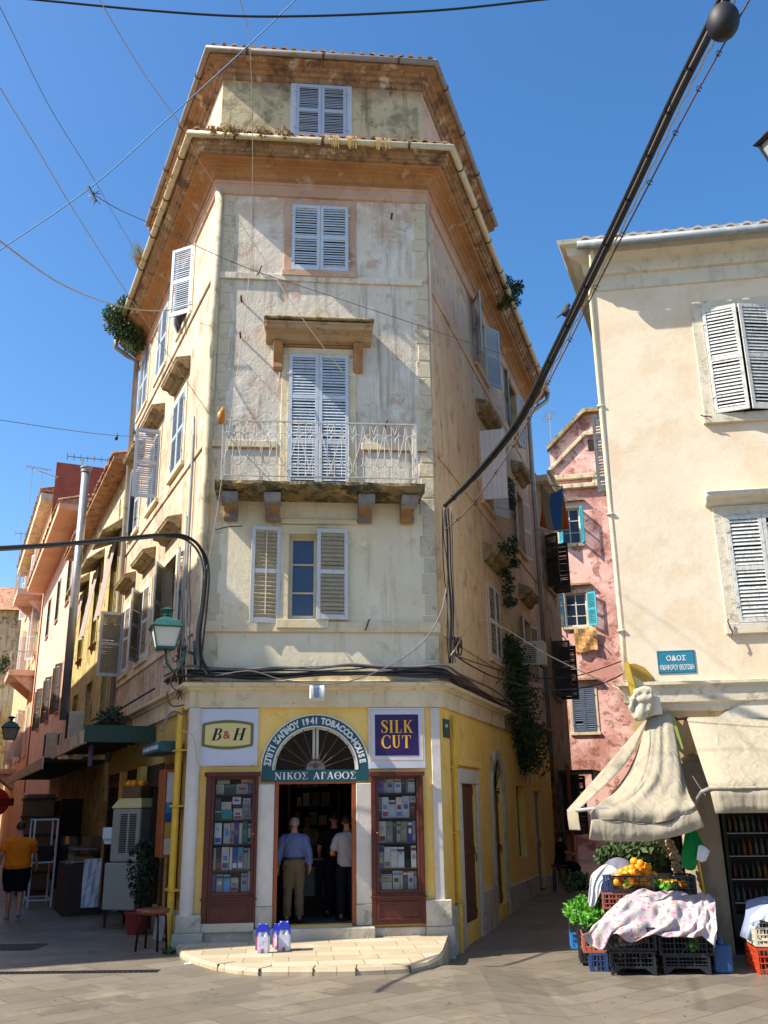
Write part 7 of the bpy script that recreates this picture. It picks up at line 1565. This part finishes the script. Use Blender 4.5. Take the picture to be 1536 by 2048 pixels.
b = MB(); b.tube([at(177, 374, 13), at(184, 388, 13), at(192, 402, 13)], .025, 6, local=False)
for i in range(7): a = i*.9; c = at(186+i, 386+i*2.2, 13); b.tube([c, c+V((.12*math.cos(a), .03, .1*math.sin(a)))], .006, 4, local=False)
solo(b, 'cable_knot', M['cable'], 'frayed black knot tying two blue ropes in the sky', 'knot')
wire('overhead_wire', [(470, -30, 9), (492, 40, 10), (500, 90, 11), (505, 250, 13), (504, 420, 14.6), (498, 560, 14.9), (470, 780, 15.0), (448, 930, 15.0), (425, 1080, 15.3), (405, 1170, 15.6)], .0065, 'cablew', 'thin pale wire dangling in front of the whole facade from the top')
wire('overhead_wire', [(180, -40, 8), (205, 10, 8.4), (290, 150, 10), (370, 262, 12), (398, 320, 14.2), (500, 475, 15.0), (600, 630, 15.1), (690, 750, 15.3)], .0065, 'cablew', 'thin pale wire slanting from the upper left down to the balcony shutters')
wire('overhead_wire', [(-40, 100, 8), (0, 175, 8.6), (70, 290, 10), (140, 408, 11.5), (240, 565, 13.5), (330, 700, 14.8), (420, 830, 15.5)], .0065, 'cablew', 'thin wire slanting through the left sky towards the left corner')
wire('overhead_wire', [(-30, -40, 8), (8, 30, 8.6), (100, 215, 11), (180, 345, 13), (240, 450, 15), (275, 510, 16.5)], .0055, 'cableg', 'very thin grey wire in the far left sky')
wire('overhead_wire', [(-40, 455, 9.5), (0, 482, 10), (100, 555, 12), (180, 594, 13.8), (260, 617, 15), (330, 621, 15.6), (385, 608, 15.7)], .011, 'cablew', 'pale rope ending at the open shutter of the left side')
wire('overhead_wire', [(-40, 836, 15), (0, 840, 15.2), (120, 858, 16), (232, 871, 16.8), (320, 872, 17)], .006, 'cableg', 'thin wire carrying a small bulb at the left')
b = MB(); c = at(233, 876, 16.8); b.ball(c, .035, rz=.05, seg=10, rings=8); b.tube([c, c+V((0, 0, .1))], .015, 6, local=False); solo(b, 'hanging_bulb', M['cable'], 'small dark bulb hanging from the thin left wire', 'bulb', smooth=True)
wire('clothes_line', [(902, 1310, 15.9), (966, 1240, 18.6), (1100, 1312, 17.6), (1200, 1360, 16.8), (1272, 1393, 16.3)], .012, 'cablew', 'pale line stretched low across the narrow alley to the yellow bracket')
wire('alley_cable', [(908, 1308, 16.0), (940, 1330, 16.6), (1000, 1358, 17.4), (1100, 1380, 18), (1200, 1368, 18), (1262, 1338, 17.2)], .014, 'cable', 'black cable sagging over the narrow alley, lower one')
wire('alley_cable', [(912, 1312, 16.2), (1000, 1340, 17.6), (1080, 1356, 19), (1160, 1350, 19.5), (1255, 1318, 18)], .011, 'cable', 'black cable sagging over the narrow alley, upper one')
# thick cable from the left running down the corner
def tbundle(name, paths, label, mat='cable', parts='cable_strand'):
    t = thing(name, label, 'cable', paths[0][1][-1] if False else V((0, 0, 0)))
    c = sum((p for _, P in paths for p in P), V((0, 0, 0)))/sum(len(P) for _, P in paths); t.location = c
    for (r, P) in paths: g = MB(); g.tube(P, r, 6, local=False); g.build(parts, M[mat if not isinstance(mat, (list,)) else mat[paths.index((r, P)) % len(mat)]], t, smooth=True)
    return t
def C_(pts, n=10): return catmull([at(*p) if isinstance(p, tuple) else p for p in pts], n)
tbundle('cable_bundle', [(.03, C_([(-60, 1096, 10.5), (0, 1096, 11.2), (120, 1088, 12.5), (250, 1076, 13.9), (330, 1069, 14.9), (372, 1073, 15.3), (400, 1095, 15.45), (412, 1135, 15.5), (408, 1200, 15.55), (400, 1270, 15.6), (404, 1318, 15.6), (420, 1345, 15.55)])),
    (.022, C_([(-60, 1099, 10.5), (0, 1099, 11.2), (120, 1091, 12.5), (250, 1080, 13.9), (330, 1073, 14.9), (368, 1078, 15.3), (394, 1100, 15.5), (406, 1140, 15.55), (402, 1205, 15.6), (394, 1270, 15.65), (398, 1318, 15.65), (414, 1348, 15.6)])),
    (.018, C_([(320, 1072, 14.8), (378, 1078, 15.3), (408, 1105, 15.4), (418, 1145, 15.45), (414, 1210, 15.5), (404, 1300, 15.55), (400, 1340, 15.6)]))], 'thick black cables arriving from the left and bending down the building corner', ['cable', 'cableg', 'cable'])
# cornice bundle of the ground floor
rr_ = random.Random(9); paths = []
for i in range(13):
    P = []; off = rr_.uniform(.1, .26); z0 = 4.2+rr_.uniform(0, .22)
    for s_ in (1.3, .6): P.append(LF.p(s_, off, z0+.05+rr_.uniform(-.04, .04)))
    for k in range(9): P.append(F0.p(-.1+k*(WF+.15)/8, off+rr_.uniform(-.02, .02), z0+rr_.uniform(-.035, .03)-.03*math.sin(k*.8)))
    for s_ in (.5, 1.5, 2.8, 4.2, 5.5): P.append(RF.p(s_, off+rr_.uniform(-.02, .02), z0+rr_.uniform(-.05, .02)-.01*s_))
    paths.append((rr_.uniform(.012, .026), catmull(P, 5)))
tbundle('cable_bundle', paths, 'heavy bundle of black cables lying along the shop cornice', ['cable', 'cable', 'cableg', 'cable'])
wire('slack_cable', [(893, 1175, 15.9), (880, 1230, 15.75), (840, 1290, 15.65), (770, 1336, 15.6), (700, 1362, 15.55), (640, 1368, 15.55), (560, 1358, 15.55), (500, 1342, 15.55), (430, 1352, 15.55)], .011, 'cableg', 'slack grey cable curving from the right corner to the shop cornice')
# big overhead bundle from the right corner over the square
A = [(889, 1012, 15.75), (960, 940, 15.2), (1040, 838, 14.4), (1110, 700, 13.4), (1185, 545, 12.2), (1270, 368, 10.9), (1350, 195, 9.8), (1437, 20, 8.8), (1500, -120, 8.2)]
def shift(A, dx, dy, dY=0): return [(x+dx*k, y+dy*k, Y+dY) for (x, y, Y), k in zip(A, (.2, .6, .75, .85, 1, 1.15, 1.3, 1.45, 1.6))]
P0 = C_(shift(A, -6, 0), 12); P1 = C_(shift(A, 5, 3), 12); P2 = C_(shift(A, 0, 2, .04), 12)
P3 = []; base = C_(shift(A, 12, 8), 24)
for i, p in enumerate(base): P3.append(p+CR*(.012*math.sin(i*1.0))+CU*(.012*math.cos(i*1.0)))
paths = [(.03, P0), (.031, P1), (.026, P2), (.012, P3)]
tb = tbundle('cable_bundle', paths, 'thick lashed bundle of black cables rising steeply to the upper right', ['cable', 'cable', 'cableg', 'cablew'])
for i in range(4, len(P0)-2, 6):
    g = MB(); q = (P0[i]+P1[i])/2; d = (P0[i+1]-P0[i]).normalized(); g.tube([q-d*.006, q+d*.006], .064, 10, local=False); g.build('lashing', M['cable'], tb)
Q = [(890, 1060, 15.75), (940, 1015, 15.3), (1005, 925, 14.7), (1060, 835, 14.2), (1125, 710, 13.3), (1210, 540, 12.1), (1300, 365, 10.8), (1383, 205, 9.7), (1450, 85, 9.0), (1505, -10, 8.5), (1560, -100, 8.0)]
cs = wire('overhead_cable', Q, .012, 'cabler', 'red brown cable with iron clips hanging beside the thick black bundle')
cp = C_(Q, 10)
for i in range(6, len(cp)-4, 6):
    g = MB(); p = cp[i]-cs.location; g.tube([p+(CR*math.cos(k*.9)+CU*math.sin(k*.9))*.035 for k in range(7)], .007, 5, local=False); o = g.build('clip_ring', M['iron'], None); o.parent = cs
g = MB(); c = at(1446, 44, 8.75); n0 = len(g.v); g.ball((0, 0, 0), .19, rz=.245, seg=20, rings=14)
tilt = Matrix.Rotation(R(8), 3, 'Y')
g.v = [tilt @ v + c for v in g.v]; solo(g, 'cable_splice', plain('matt_black_splice_casing', '#131316', .6, var=.2, scale=3), 'large matt black egg shaped casing on the cable bundle at the upper right', 'cable casing', smooth=True)
# vertical conduits at the right corner
paths = []
for i in range(5): paths.append((rr_.uniform(.009, .02), catmull([F0.p(4.4+.035*i+rr_.uniform(-.03, .03), .06+rr_.uniform(-.03, .03), z) for z in (7.35, 6.8, 6.2, 5.5, 4.9, 4.45)], 5)))
tbundle('cable_bundle', paths, 'cables running down the right corner edge above the shop cornice', ['cable', 'cableg', 'cable'])
g = MB(); pth = [RF.p(.55, .12, 5.0)]
for k in range(30): a = k*.55; pth.append(RF.p(.6+.12*math.cos(a)+.004*k, .14+.004*k, 4.85+.17*math.sin(a)))
g.tube(pth, .013, 6, local=False); solo(g, 'cable_coil', M['cable'], 'coiled black cable hanging at the right corner of the building', 'cable', smooth=True)
# loose wire nest at the left corner
paths = []
for i in range(16):
    P = [LF.p(rr_.uniform(.05, .5), rr_.uniform(.1, .3), z+rr_.uniform(-.08, .08)) for z in (4.9, 4.6, 4.35, 4.15, 3.95)[:rr_.choice([3, 4, 5])]]
    paths.append((rr_.uniform(.006, .016), catmull(P, 5)))
tbundle('wire_nest', paths, 'tangled nest of wires at the left corner under the lantern', ['cable', 'cableg', 'cabler', 'cablew'], 'loose_wire')
paths = []
for x, y in (((342, 1185), (345, 1300)), ((352, 1150), (352, 1340)), ((364, 1130), (362, 1350)), ((372, 1180), (370, 1360)), ((381, 1090), (380, 1300))):
    Yq = 15.75; paths.append((rr_.uniform(.01, .022), catmull([at(x[0]+rr_.uniform(-2, 2), x[1]+(y[1]-x[1])*k/5, Yq) for k in range(6)], 4)))
tbundle('cable_bundle', paths, 'grey and pale conduits running down the left corner behind the lantern', ['cableg', 'cablew', 'cableg', 'cablew'])
wire('cut_cable', [(372, 1432, 15.5), (352, 1424, 15.35), (338, 1430, 15.2), (328, 1450, 15.15), (324, 1462, 15.1)], .022, 'cableg', 'grey cut cable end sticking out above the light box sign')
wire('cut_cable', [(368, 1410, 15.5), (345, 1412, 15.3), (336, 1398, 15.2), (334, 1386, 15.15), (340, 1380, 15.15)], .014, 'cabler', 'red stripped wire end curling at the left corner')
wire('sign_wire', [(362, 1462, 15.55), (384, 1470, 15.5), (392, 1500, 15.6), (398, 1530, 15.75), (440, 1535, 15.8), (490, 1534, 15.8), (515, 1522, 15.8), (524, 1500, 15.85)], .008, 'cablew', 'pale wire looping below the cream badge sign')
wire('alley_bracket_cable', [(430, 1060, 15.5), (455, 1054, 15.55), (484, 1052, 15.95)], .01, 'cable', 'short barbed dark cable at the upper left of the first floor')
wire('cord', [(560, 745, 15.9), (548, 800, 15.8), (520, 830, 15.7), (490, 838, 15.4), (468, 855, 15.2)], .008, 'cablew', 'pale cord sagging from the balcony door to the railing')
# pigeon on the cables
p = at(1137, 633, 13.15); s = thing('pigeon', 'grey pigeon perched on the steep cable bundle', 'bird', p)
fr = Frame(p, V((.62, .1, 0)).normalized()); b = MB(fr); prof = [(0, .0), (.045, .015), (.07, .05), (.072, .09), (.055, .135), (.036, .165), (.034, .18), (.038, .2), (.03, .225), (0, .235)]
n0 = len(b.v); b.lathe((0, 0, 0), [(max(r, .001), z) for r, z in prof], 14)
for v in b.v[n0:]: h = v.z-p.z; v += fr.u*(-.05+.02*math.sin(h*12)+(.045 if h > .17 else 0))
b.build('body', plain('slate_pigeon_feather', '#34343c', .8, var=.25, scale=20), s, smooth=True)
b = MB(fr); b.prism([(-.08, -.03, .05), (-.08, .03, .05), (-.2, .025, -.05), (-.2, -.025, -.05)], (0, 0, .015)); b.build('tail', plain('dark_feather', '#2e2e36', .8), s)
b = MB(fr); b.prism([(.0, -.008, .2), (.0, .008, .2), (.05, 0, .19)], (0, 0, .01)); b.build('beak', M['iron'], s); b = MB(fr)
for y in (-.02, .02): b.tube([(-.03, y, .02), (-.03, y, -.05)], .006, 5)
b.build('leg', M['cabler'], s)
# ================================================================== plants on the building
def fol(name, mat, label, cat, blobs, n, size, up=0, group=None):
    b = MB(); tot = sum(r**2 for _, r in blobs)
    for p, r in blobs:
        def pos():
            d = V((rnd.gauss(0, 1), rnd.gauss(0, 1), rnd.gauss(0, 1))).normalized()*r*rnd.random()**.4; return p+d
        leaves(b, max(5, int(n*r*r/tot)), pos, size, up)
    return solo(b, name, mat, label, cat, group)
for i, (px, r, nm) in enumerate(((425, .12, 'first'), (450, .2, 'second'), (468, .14, 'third'), (520, .15, 'fourth'), (566, .16, 'fifth'))):
    u = F0.uz(px, 262, .66)[0]; fol('gutter_plant', M['leafdry'], f'{nm} dry brown succulent tuft counted along the front gutter', 'plant', [(F0.p(u, .68, 14.97), r), (F0.p(u+.15, .7, 14.93), r*.7), (F0.p(u+.04, .8, 14.84), r*.55)], 260, .035, .3, 'dry plants in the front gutter')
for px in (663, 702, 765):
    u = F0.uz(px, 285, .8)[0]; b = MB()
    for k in range(18): x = u+rnd.uniform(-.14, .14); b.tube([F0.p(x, .8, 14.93), F0.p(x+.01, .83, 14.85), F0.p(x+rnd.uniform(-.02, .02), .83, 14.78-rnd.random()*.2)], .009, 4, local=False)
    solo(b, 'hanging_moss', plain('yellow_dry_moss', '#a98a4e', .9, var=.3), f'yellow dry moss hanging over the front gutter at {["its middle left", "its centre", "its right half"][(663, 702, 765).index(px)]}', 'moss')
def gp(px, py, dz=0):   # on left gutter
    u = LF.uz(px, py, .75)[0]; return LF.p(u, .75, 14.9+dz)
for (px, py, r, m, lb) in ((345, 330, .13, 'leafdry', 'small dry tuft high on the left gutter'), (322, 400, .14, 'leafdry', 'yellowish dry tuft midway on the left gutter'), (285, 520, .18, 'leafdry', 'dry yellow plant under the feathery grass on the left gutter')):
    p = gp(px, py); fol('gutter_plant', M[m], lb, 'plant', [(p, r), (p+LF.u*.2, r*.8), (p-LF.u*.25+V((0, 0, -.05)), r*.7)], 220, .035, .2, 'plants on the left gutter')
b = MB(); p = gp(285, 505)
for i in range(150):
    a = rnd.random()*6.3; q = p+LF.u*rnd.uniform(-.3, .3); e = V((math.cos(a)*.25, math.sin(a)*.25, rnd.uniform(.2, .5)))+LF.n*.1; w = V((-math.sin(a), math.cos(a), 0))*.008; b.add([q-w, q+w, q+e*.6+w*.7, q+e+V((0, 0, -.08)), q+e*.6-w*.7], [(0, 1, 2, 3, 4)])
solo(b, 'gutter_grass', M['grass'], 'feathery pale grass growing from the left gutter against the sky', 'plant')
p = gp(245, 640); fol('gutter_bush', M['leaf'], 'dark green bush growing around the end of the left gutter', 'bush', [(p+V((0, 0, .1)), .3), (p+LF.n*.25+V((0, 0, -.05)), .3), (p-LF.n*.25+V((0, 0, -.35)), .38), (p-LF.n*.2+LF.u*.5+V((0, 0, -.2)), .4), (p+LF.u*-.5+V((0, 0, .05)), .26), (p-LF.n*.35+LF.u*.1+V((0, 0, -.75)), .32), (p+LF.u*.6+LF.n*.1, .35)], 4200, .05, -.2)
q = RF.uz(1020, 580, .75)[0]; p = RF.p(q, .75, 14.95); fol('gutter_bush', M['leaf'], 'spiky green bush on the gutter of the alley side', 'bush', [(p, .25), (p+RF.n*.2+V((0, 0, .1)), .2), (p-RF.n*.2+V((0, 0, -.25)), .24), (p+RF.u*.5, .22), (p-RF.u*.6+V((0, 0, -.05)), .2)], 1100, .05, .1)
for (u, z, r, lb) in ((7.0, 9.9, .35, 'ivy tuft beside the white plank shutter'), (7.0, 8.3, .3, 'ivy tuft under the white plank shutter'), (5.6, 7.75, .35, 'leafy weed growing on the lower window hood'), (6.2, 7.1, .3, 'weed trailing below the lower window hood')):
    p = RF.p(u, .15, z); fol('wall_plant', M['leaf'], lb, 'plant', [(p, r*.6), (p+V((0, 0, -.3)), r*.55), (p+V((.05, .1, .3)), r*.5), (p+RF.u*.35+V((0, 0, -.25)), r*.5)], 420, .05, -.2, 'plants on the alley wall')
b = MB()
def ivy():
    while True:
        t = rnd.random(); z = 5.9-3.0*t; w = .5+1.1*math.sin(math.pi*min(1, t*1.15))**.8; u = 6.5+.8*t+rnd.gauss(0, .45)*w; n_ = abs(rnd.gauss(0, .22))*(.5+t)
        if n_ < .75: return RF.p(u, .02+n_, z+rnd.gauss(0, .12))
leaves(b, 5200, ivy, .055, -.9)
for k in range(70):
    p = ivy(); b.tube([p, p+V((0, 0, -.25)), p+V((rnd.uniform(-.05, .05), 0, -.55))], .004, 4, local=False)
solo(b, 'ivy', M['leaf'], 'large dark green creeper hanging down the alley wall over the yellow shop level', 'ivy')
p = LF.p(3.7, .8, 3.75); fol('canopy_plant', M['leafdark'], 'dark plant trailing on the green canopy of the left side', 'plant', [(p, .3), (p+LF.u*.6, .3), (p+LF.u*-.4+V((0, 0, .1)), .22), (p+LF.u*1.2, .2)], 700, .05, 0)
for z, u in ((9.6, 37.6), (9.6, 39.2)): p = LF.p(u, 1.6, z); fol('balcony_plant', M['leaf'], f'potted greenery on the {"nearer" if u < 38 else "farther"} end of the orange house balcony', 'plant', [(p, .35), (p+V((0, 0, .3)), .25)], 220, .08, 0)
p = atg(340, 1908); fol('weed_tuft', M['leaf'], 'small green weeds at the foot of the yellow pipes', 'weeds', [(p+V((0, .0, .03)), .09), (p+V((.1, .02, .03)), .07), (p+V((-.1, .03, .02)), .06)], 150, .03, .5)
# ================================================================== small things
def packbottles(px0, px1, pyb, pyt, Y, label, nrow):
    c = at((px0+px1)/2, pyb, Y); c.z = za; t = thing('water_pack', label, 'water bottles', c); w = (at(px1, pyb, Y)-at(px0, pyb, Y)).length; h = at(px0, pyt, Y).z-za
    fr = FB(c, 4); b = MB(fr); n = 2; r = w/n/2
    for i in range(n):
        for j in range(nrow):
            b.lathe((-w/2+r+i*2*r, r+j*2*r, .0), [(r*.95, 0), (r*1.12, .02), (r*1.13, h*.3), (r*1.04, h*.36), (r*1.13, h*.42), (r*1.1, h*.7), (r*.6, h*.88), (r*.3, h*.9), (r*.3, h*.97)], 12)
    b.build('bottle_group', plain('clear_water_bottle', '#d2d8e6', .2, var=.1, bump=0), t, smooth=True)
    b = MB(fr); y1 = nrow*2*r+.01; pr = [(-w/2-.006, h*.55), (-w/2+.0, h*.75), (-w/2+w*.2, h*.95), (w/2-w*.2, h*.95), (w/2, h*.75), (w/2+.006, h*.55)]
    for (a, z0), (b2, z1) in zip(pr, pr[1:]): b.prism([(a, -.008, z0), (b2, -.008, z1), (b2, y1, z1), (a, y1, z0)], (0, 0, .006))
    b.prism([(-w/2-.006, -.009, h*.55), (-w/2, -.009, h*.75), (-w/2+w*.2, -.009, h*.95), (w/2-w*.2, -.009, h*.95), (w/2, -.009, h*.75), (w/2+.006, -.009, h*.55), (w*.3, -.009, h*.72), (-w*.3, -.009, h*.72)], (0, .004, 0))
    b.build('wrap_top', plain('royal_blue_film', '#2438b8', .3, var=.1), t)
    b = MB(fr); b.box(-w*.4, w*.4, -.006, -.002, h*.12, h*.56); b.build('white_film', plain('milky_film', '#c9c9dc', .3, dirt=('#5a6ab8', 14, .58, .66)), t)
    b = MB(fr); b.box(-w/2-.004, -w*.4, -.007, -.003, h*.1, h*.6); b.box(-w*.08, w*.1, -.008, -.004, .02, h*.16); b.build('label_stripe', plain('pink_red_stripe', '#b84a6a', .4), t)
Yb = atz(524, 1907, za).y
packbottles(511, 538, 1907, 1847, Yb, 'shrink wrapped pack of water bottles on the apron, left one', 1); packbottles(554, 580, 1901, 1843, Yb+.15, 'shrink wrapped pack of water bottles before the door step, right one', 2)
packbottles(545, 560, 1899, 1846, Yb+.3, 'pack of water bottles half hidden between the two others', 1)
g = sheet([[at(1080, 962, 23.0), at(1096, 985, 22.3), at(1112, 984, 21.6), at(1124, 975, 21)], [at(1084, 1010, 23), at(1100, 1015, 22.3), at(1116, 1016, 21.6), at(1130, 1012, 21)], [at(1080, 1050, 23), at(1100, 1060, 22.3), at(1120, 1062, 21.6), at(1138, 1056, 21)]], 8, 8, .05, 2)
m_ = NT('striped_blanket'); tc = m_.n.new('ShaderNodeTexCoord'); sp = m_.node('ShaderNodeSeparateXYZ'); m_.ln(tc.outputs['Generated'], sp.inputs[0]); cr_ = m_.n.new('ShaderNodeValToRGB'); cr_.color_ramp.interpolation = 'CONSTANT'
els = [(0, '#c8481c'), (.2, '#8a8a3a'), (.26, '#b8a88a'), (.46, '#3a78c8'), (.74, '#8a8a3a'), (.8, '#c8481c')]
while len(cr_.color_ramp.elements) < len(els): cr_.color_ramp.elements.new(.5)
for e, (p_, c_) in zip(cr_.color_ramp.elements, els): e.position = p_; e.color = col(c_)
m_.ln(sp.outputs[0], cr_.inputs[0]); m_.fin(cr_.outputs[0], .9)
b = MB(); b.grid(g); solo(b, 'striped_blanket', m_.m, 'orange, beige and blue striped blanket hung out high over the narrow alley', 'blanket', smooth=True, solid=.02)
b = MB(); fr_b = at(1075, 1062, 23); b.tube([at(1070, 1058, 23.4), at(1096, 1063, 22), at(1136, 1060, 20.9)], .02, 6, local=False); b.tube([at(1072, 966, 23.4), at(1125, 974, 20.9)], .02, 6, local=False); solo(b, 'drying_pole', M['railwhite'], 'pale drying pole sticking out of the alley wall below the blanket', 'pole')
b = MB(); b.tube([F0.p(.35, .8, 8.6), F0.p(.33, .82, 8.75), F0.p(.36, .8, 8.9)], [.05, .075, .03], 8, local=False); solo(b, 'orange_buoy', cm('#d98a2c'), 'small orange plastic float tied to the left end of the balcony rail', 'float', smooth=True)
p = atg(377, 1929); b = MB(); b.box(p.x-.06, p.x+.05, p.y-.03, p.y+.03, p.z+.0, p.z+.02); solo(b, 'paper_litter', M['white'], 'crumpled scrap of white paper at the left end of the apron kerb', 'litter', bevel=.01)
lt_ = MB(); rr_ = random.Random(21)
for _ in range(120):
    x = rr_.uniform(-6, 6); y = rr_.uniform(11, 15.2); z = ground_z(x, y)+.006; a = rr_.random()*6.3; s_ = rr_.uniform(.008, .028)
    lt_.add([V((x+s_*math.cos(a+k*1.57)*(1 if k % 2 else .6), y+s_*math.sin(a+k*1.57)*(1 if k % 2 else .6), z+rr_.uniform(0, .006))) for k in range(4)], [(0, 1, 2, 3)])
o = lt_.build('leaf_litter', plain('dry_litter', '#5a4a34', .9, var=.4, scale=8)); tag(o, 'scattered dry specks and leaf scraps on the paving', 'litter', None, 'stuff')
# ================================================================== camera, light, sky
cam = bpy.data.cameras.new('camera'); co = bpy.data.objects.new('camera', cam); COL.objects.link(co); scene.camera = co
cam.sensor_fit = 'VERTICAL'; cam.sensor_height = 24; cam.lens = FPX/2048*24; cam.clip_end = 3000; cam.clip_start = .05
m = Matrix((CR, CU, -CF)).transposed().to_4x4(); m.translation = C0; co.matrix_world = m
AZ, EL = R(17.5), R(45.5)
sd = V((-math.cos(AZ)*math.cos(EL), -math.sin(AZ)*math.cos(EL), math.sin(EL)))
sun = bpy.data.lights.new('sun', 'SUN'); sun.energy = 5.0; sun.angle = R(.53); sun.color = (1, .93, .82); so = bpy.data.objects.new('sun', sun); COL.objects.link(so); so.rotation_euler = sd.to_track_quat('Z', 'Y').to_euler(); so.location = (-20, -10, 40)
w = bpy.data.worlds.new('World'); scene.world = w; w.use_nodes = True; nt = w.node_tree; nt.nodes.clear()
sk = nt.nodes.new('ShaderNodeTexSky'); sk.sky_type = 'NISHITA'; sk.sun_disc = False; sk.sun_elevation = EL; sk.sun_rotation = math.atan2(sd.x, sd.y); sk.air_density = 1.0; sk.dust_density = 1.2; sk.ozone_density = 2.5; sk.altitude = 50
bg = nt.nodes.new('ShaderNodeBackground'); bg.inputs[1].default_value = .132; ow = nt.nodes.new('ShaderNodeOutputWorld'); hs_ = nt.nodes.new('ShaderNodeHueSaturation'); hs_.inputs['Saturation'].default_value = 1.28; nt.links.new(sk.outputs[0], hs_.inputs['Color']); nt.links.new(hs_.outputs[0], bg.inputs[0]); nt.links.new(bg.outputs[0], ow.inputs[0])
scene.view_settings.view_transform = 'Standard'; scene.view_settings.look = 'None'; scene.view_settings.gamma = 1; scene.view_settings.exposure = .88
scene.cycles.max_bounces = 8; scene.cycles.transparent_max_bounces = 12; scene.cycles.use_denoising = True
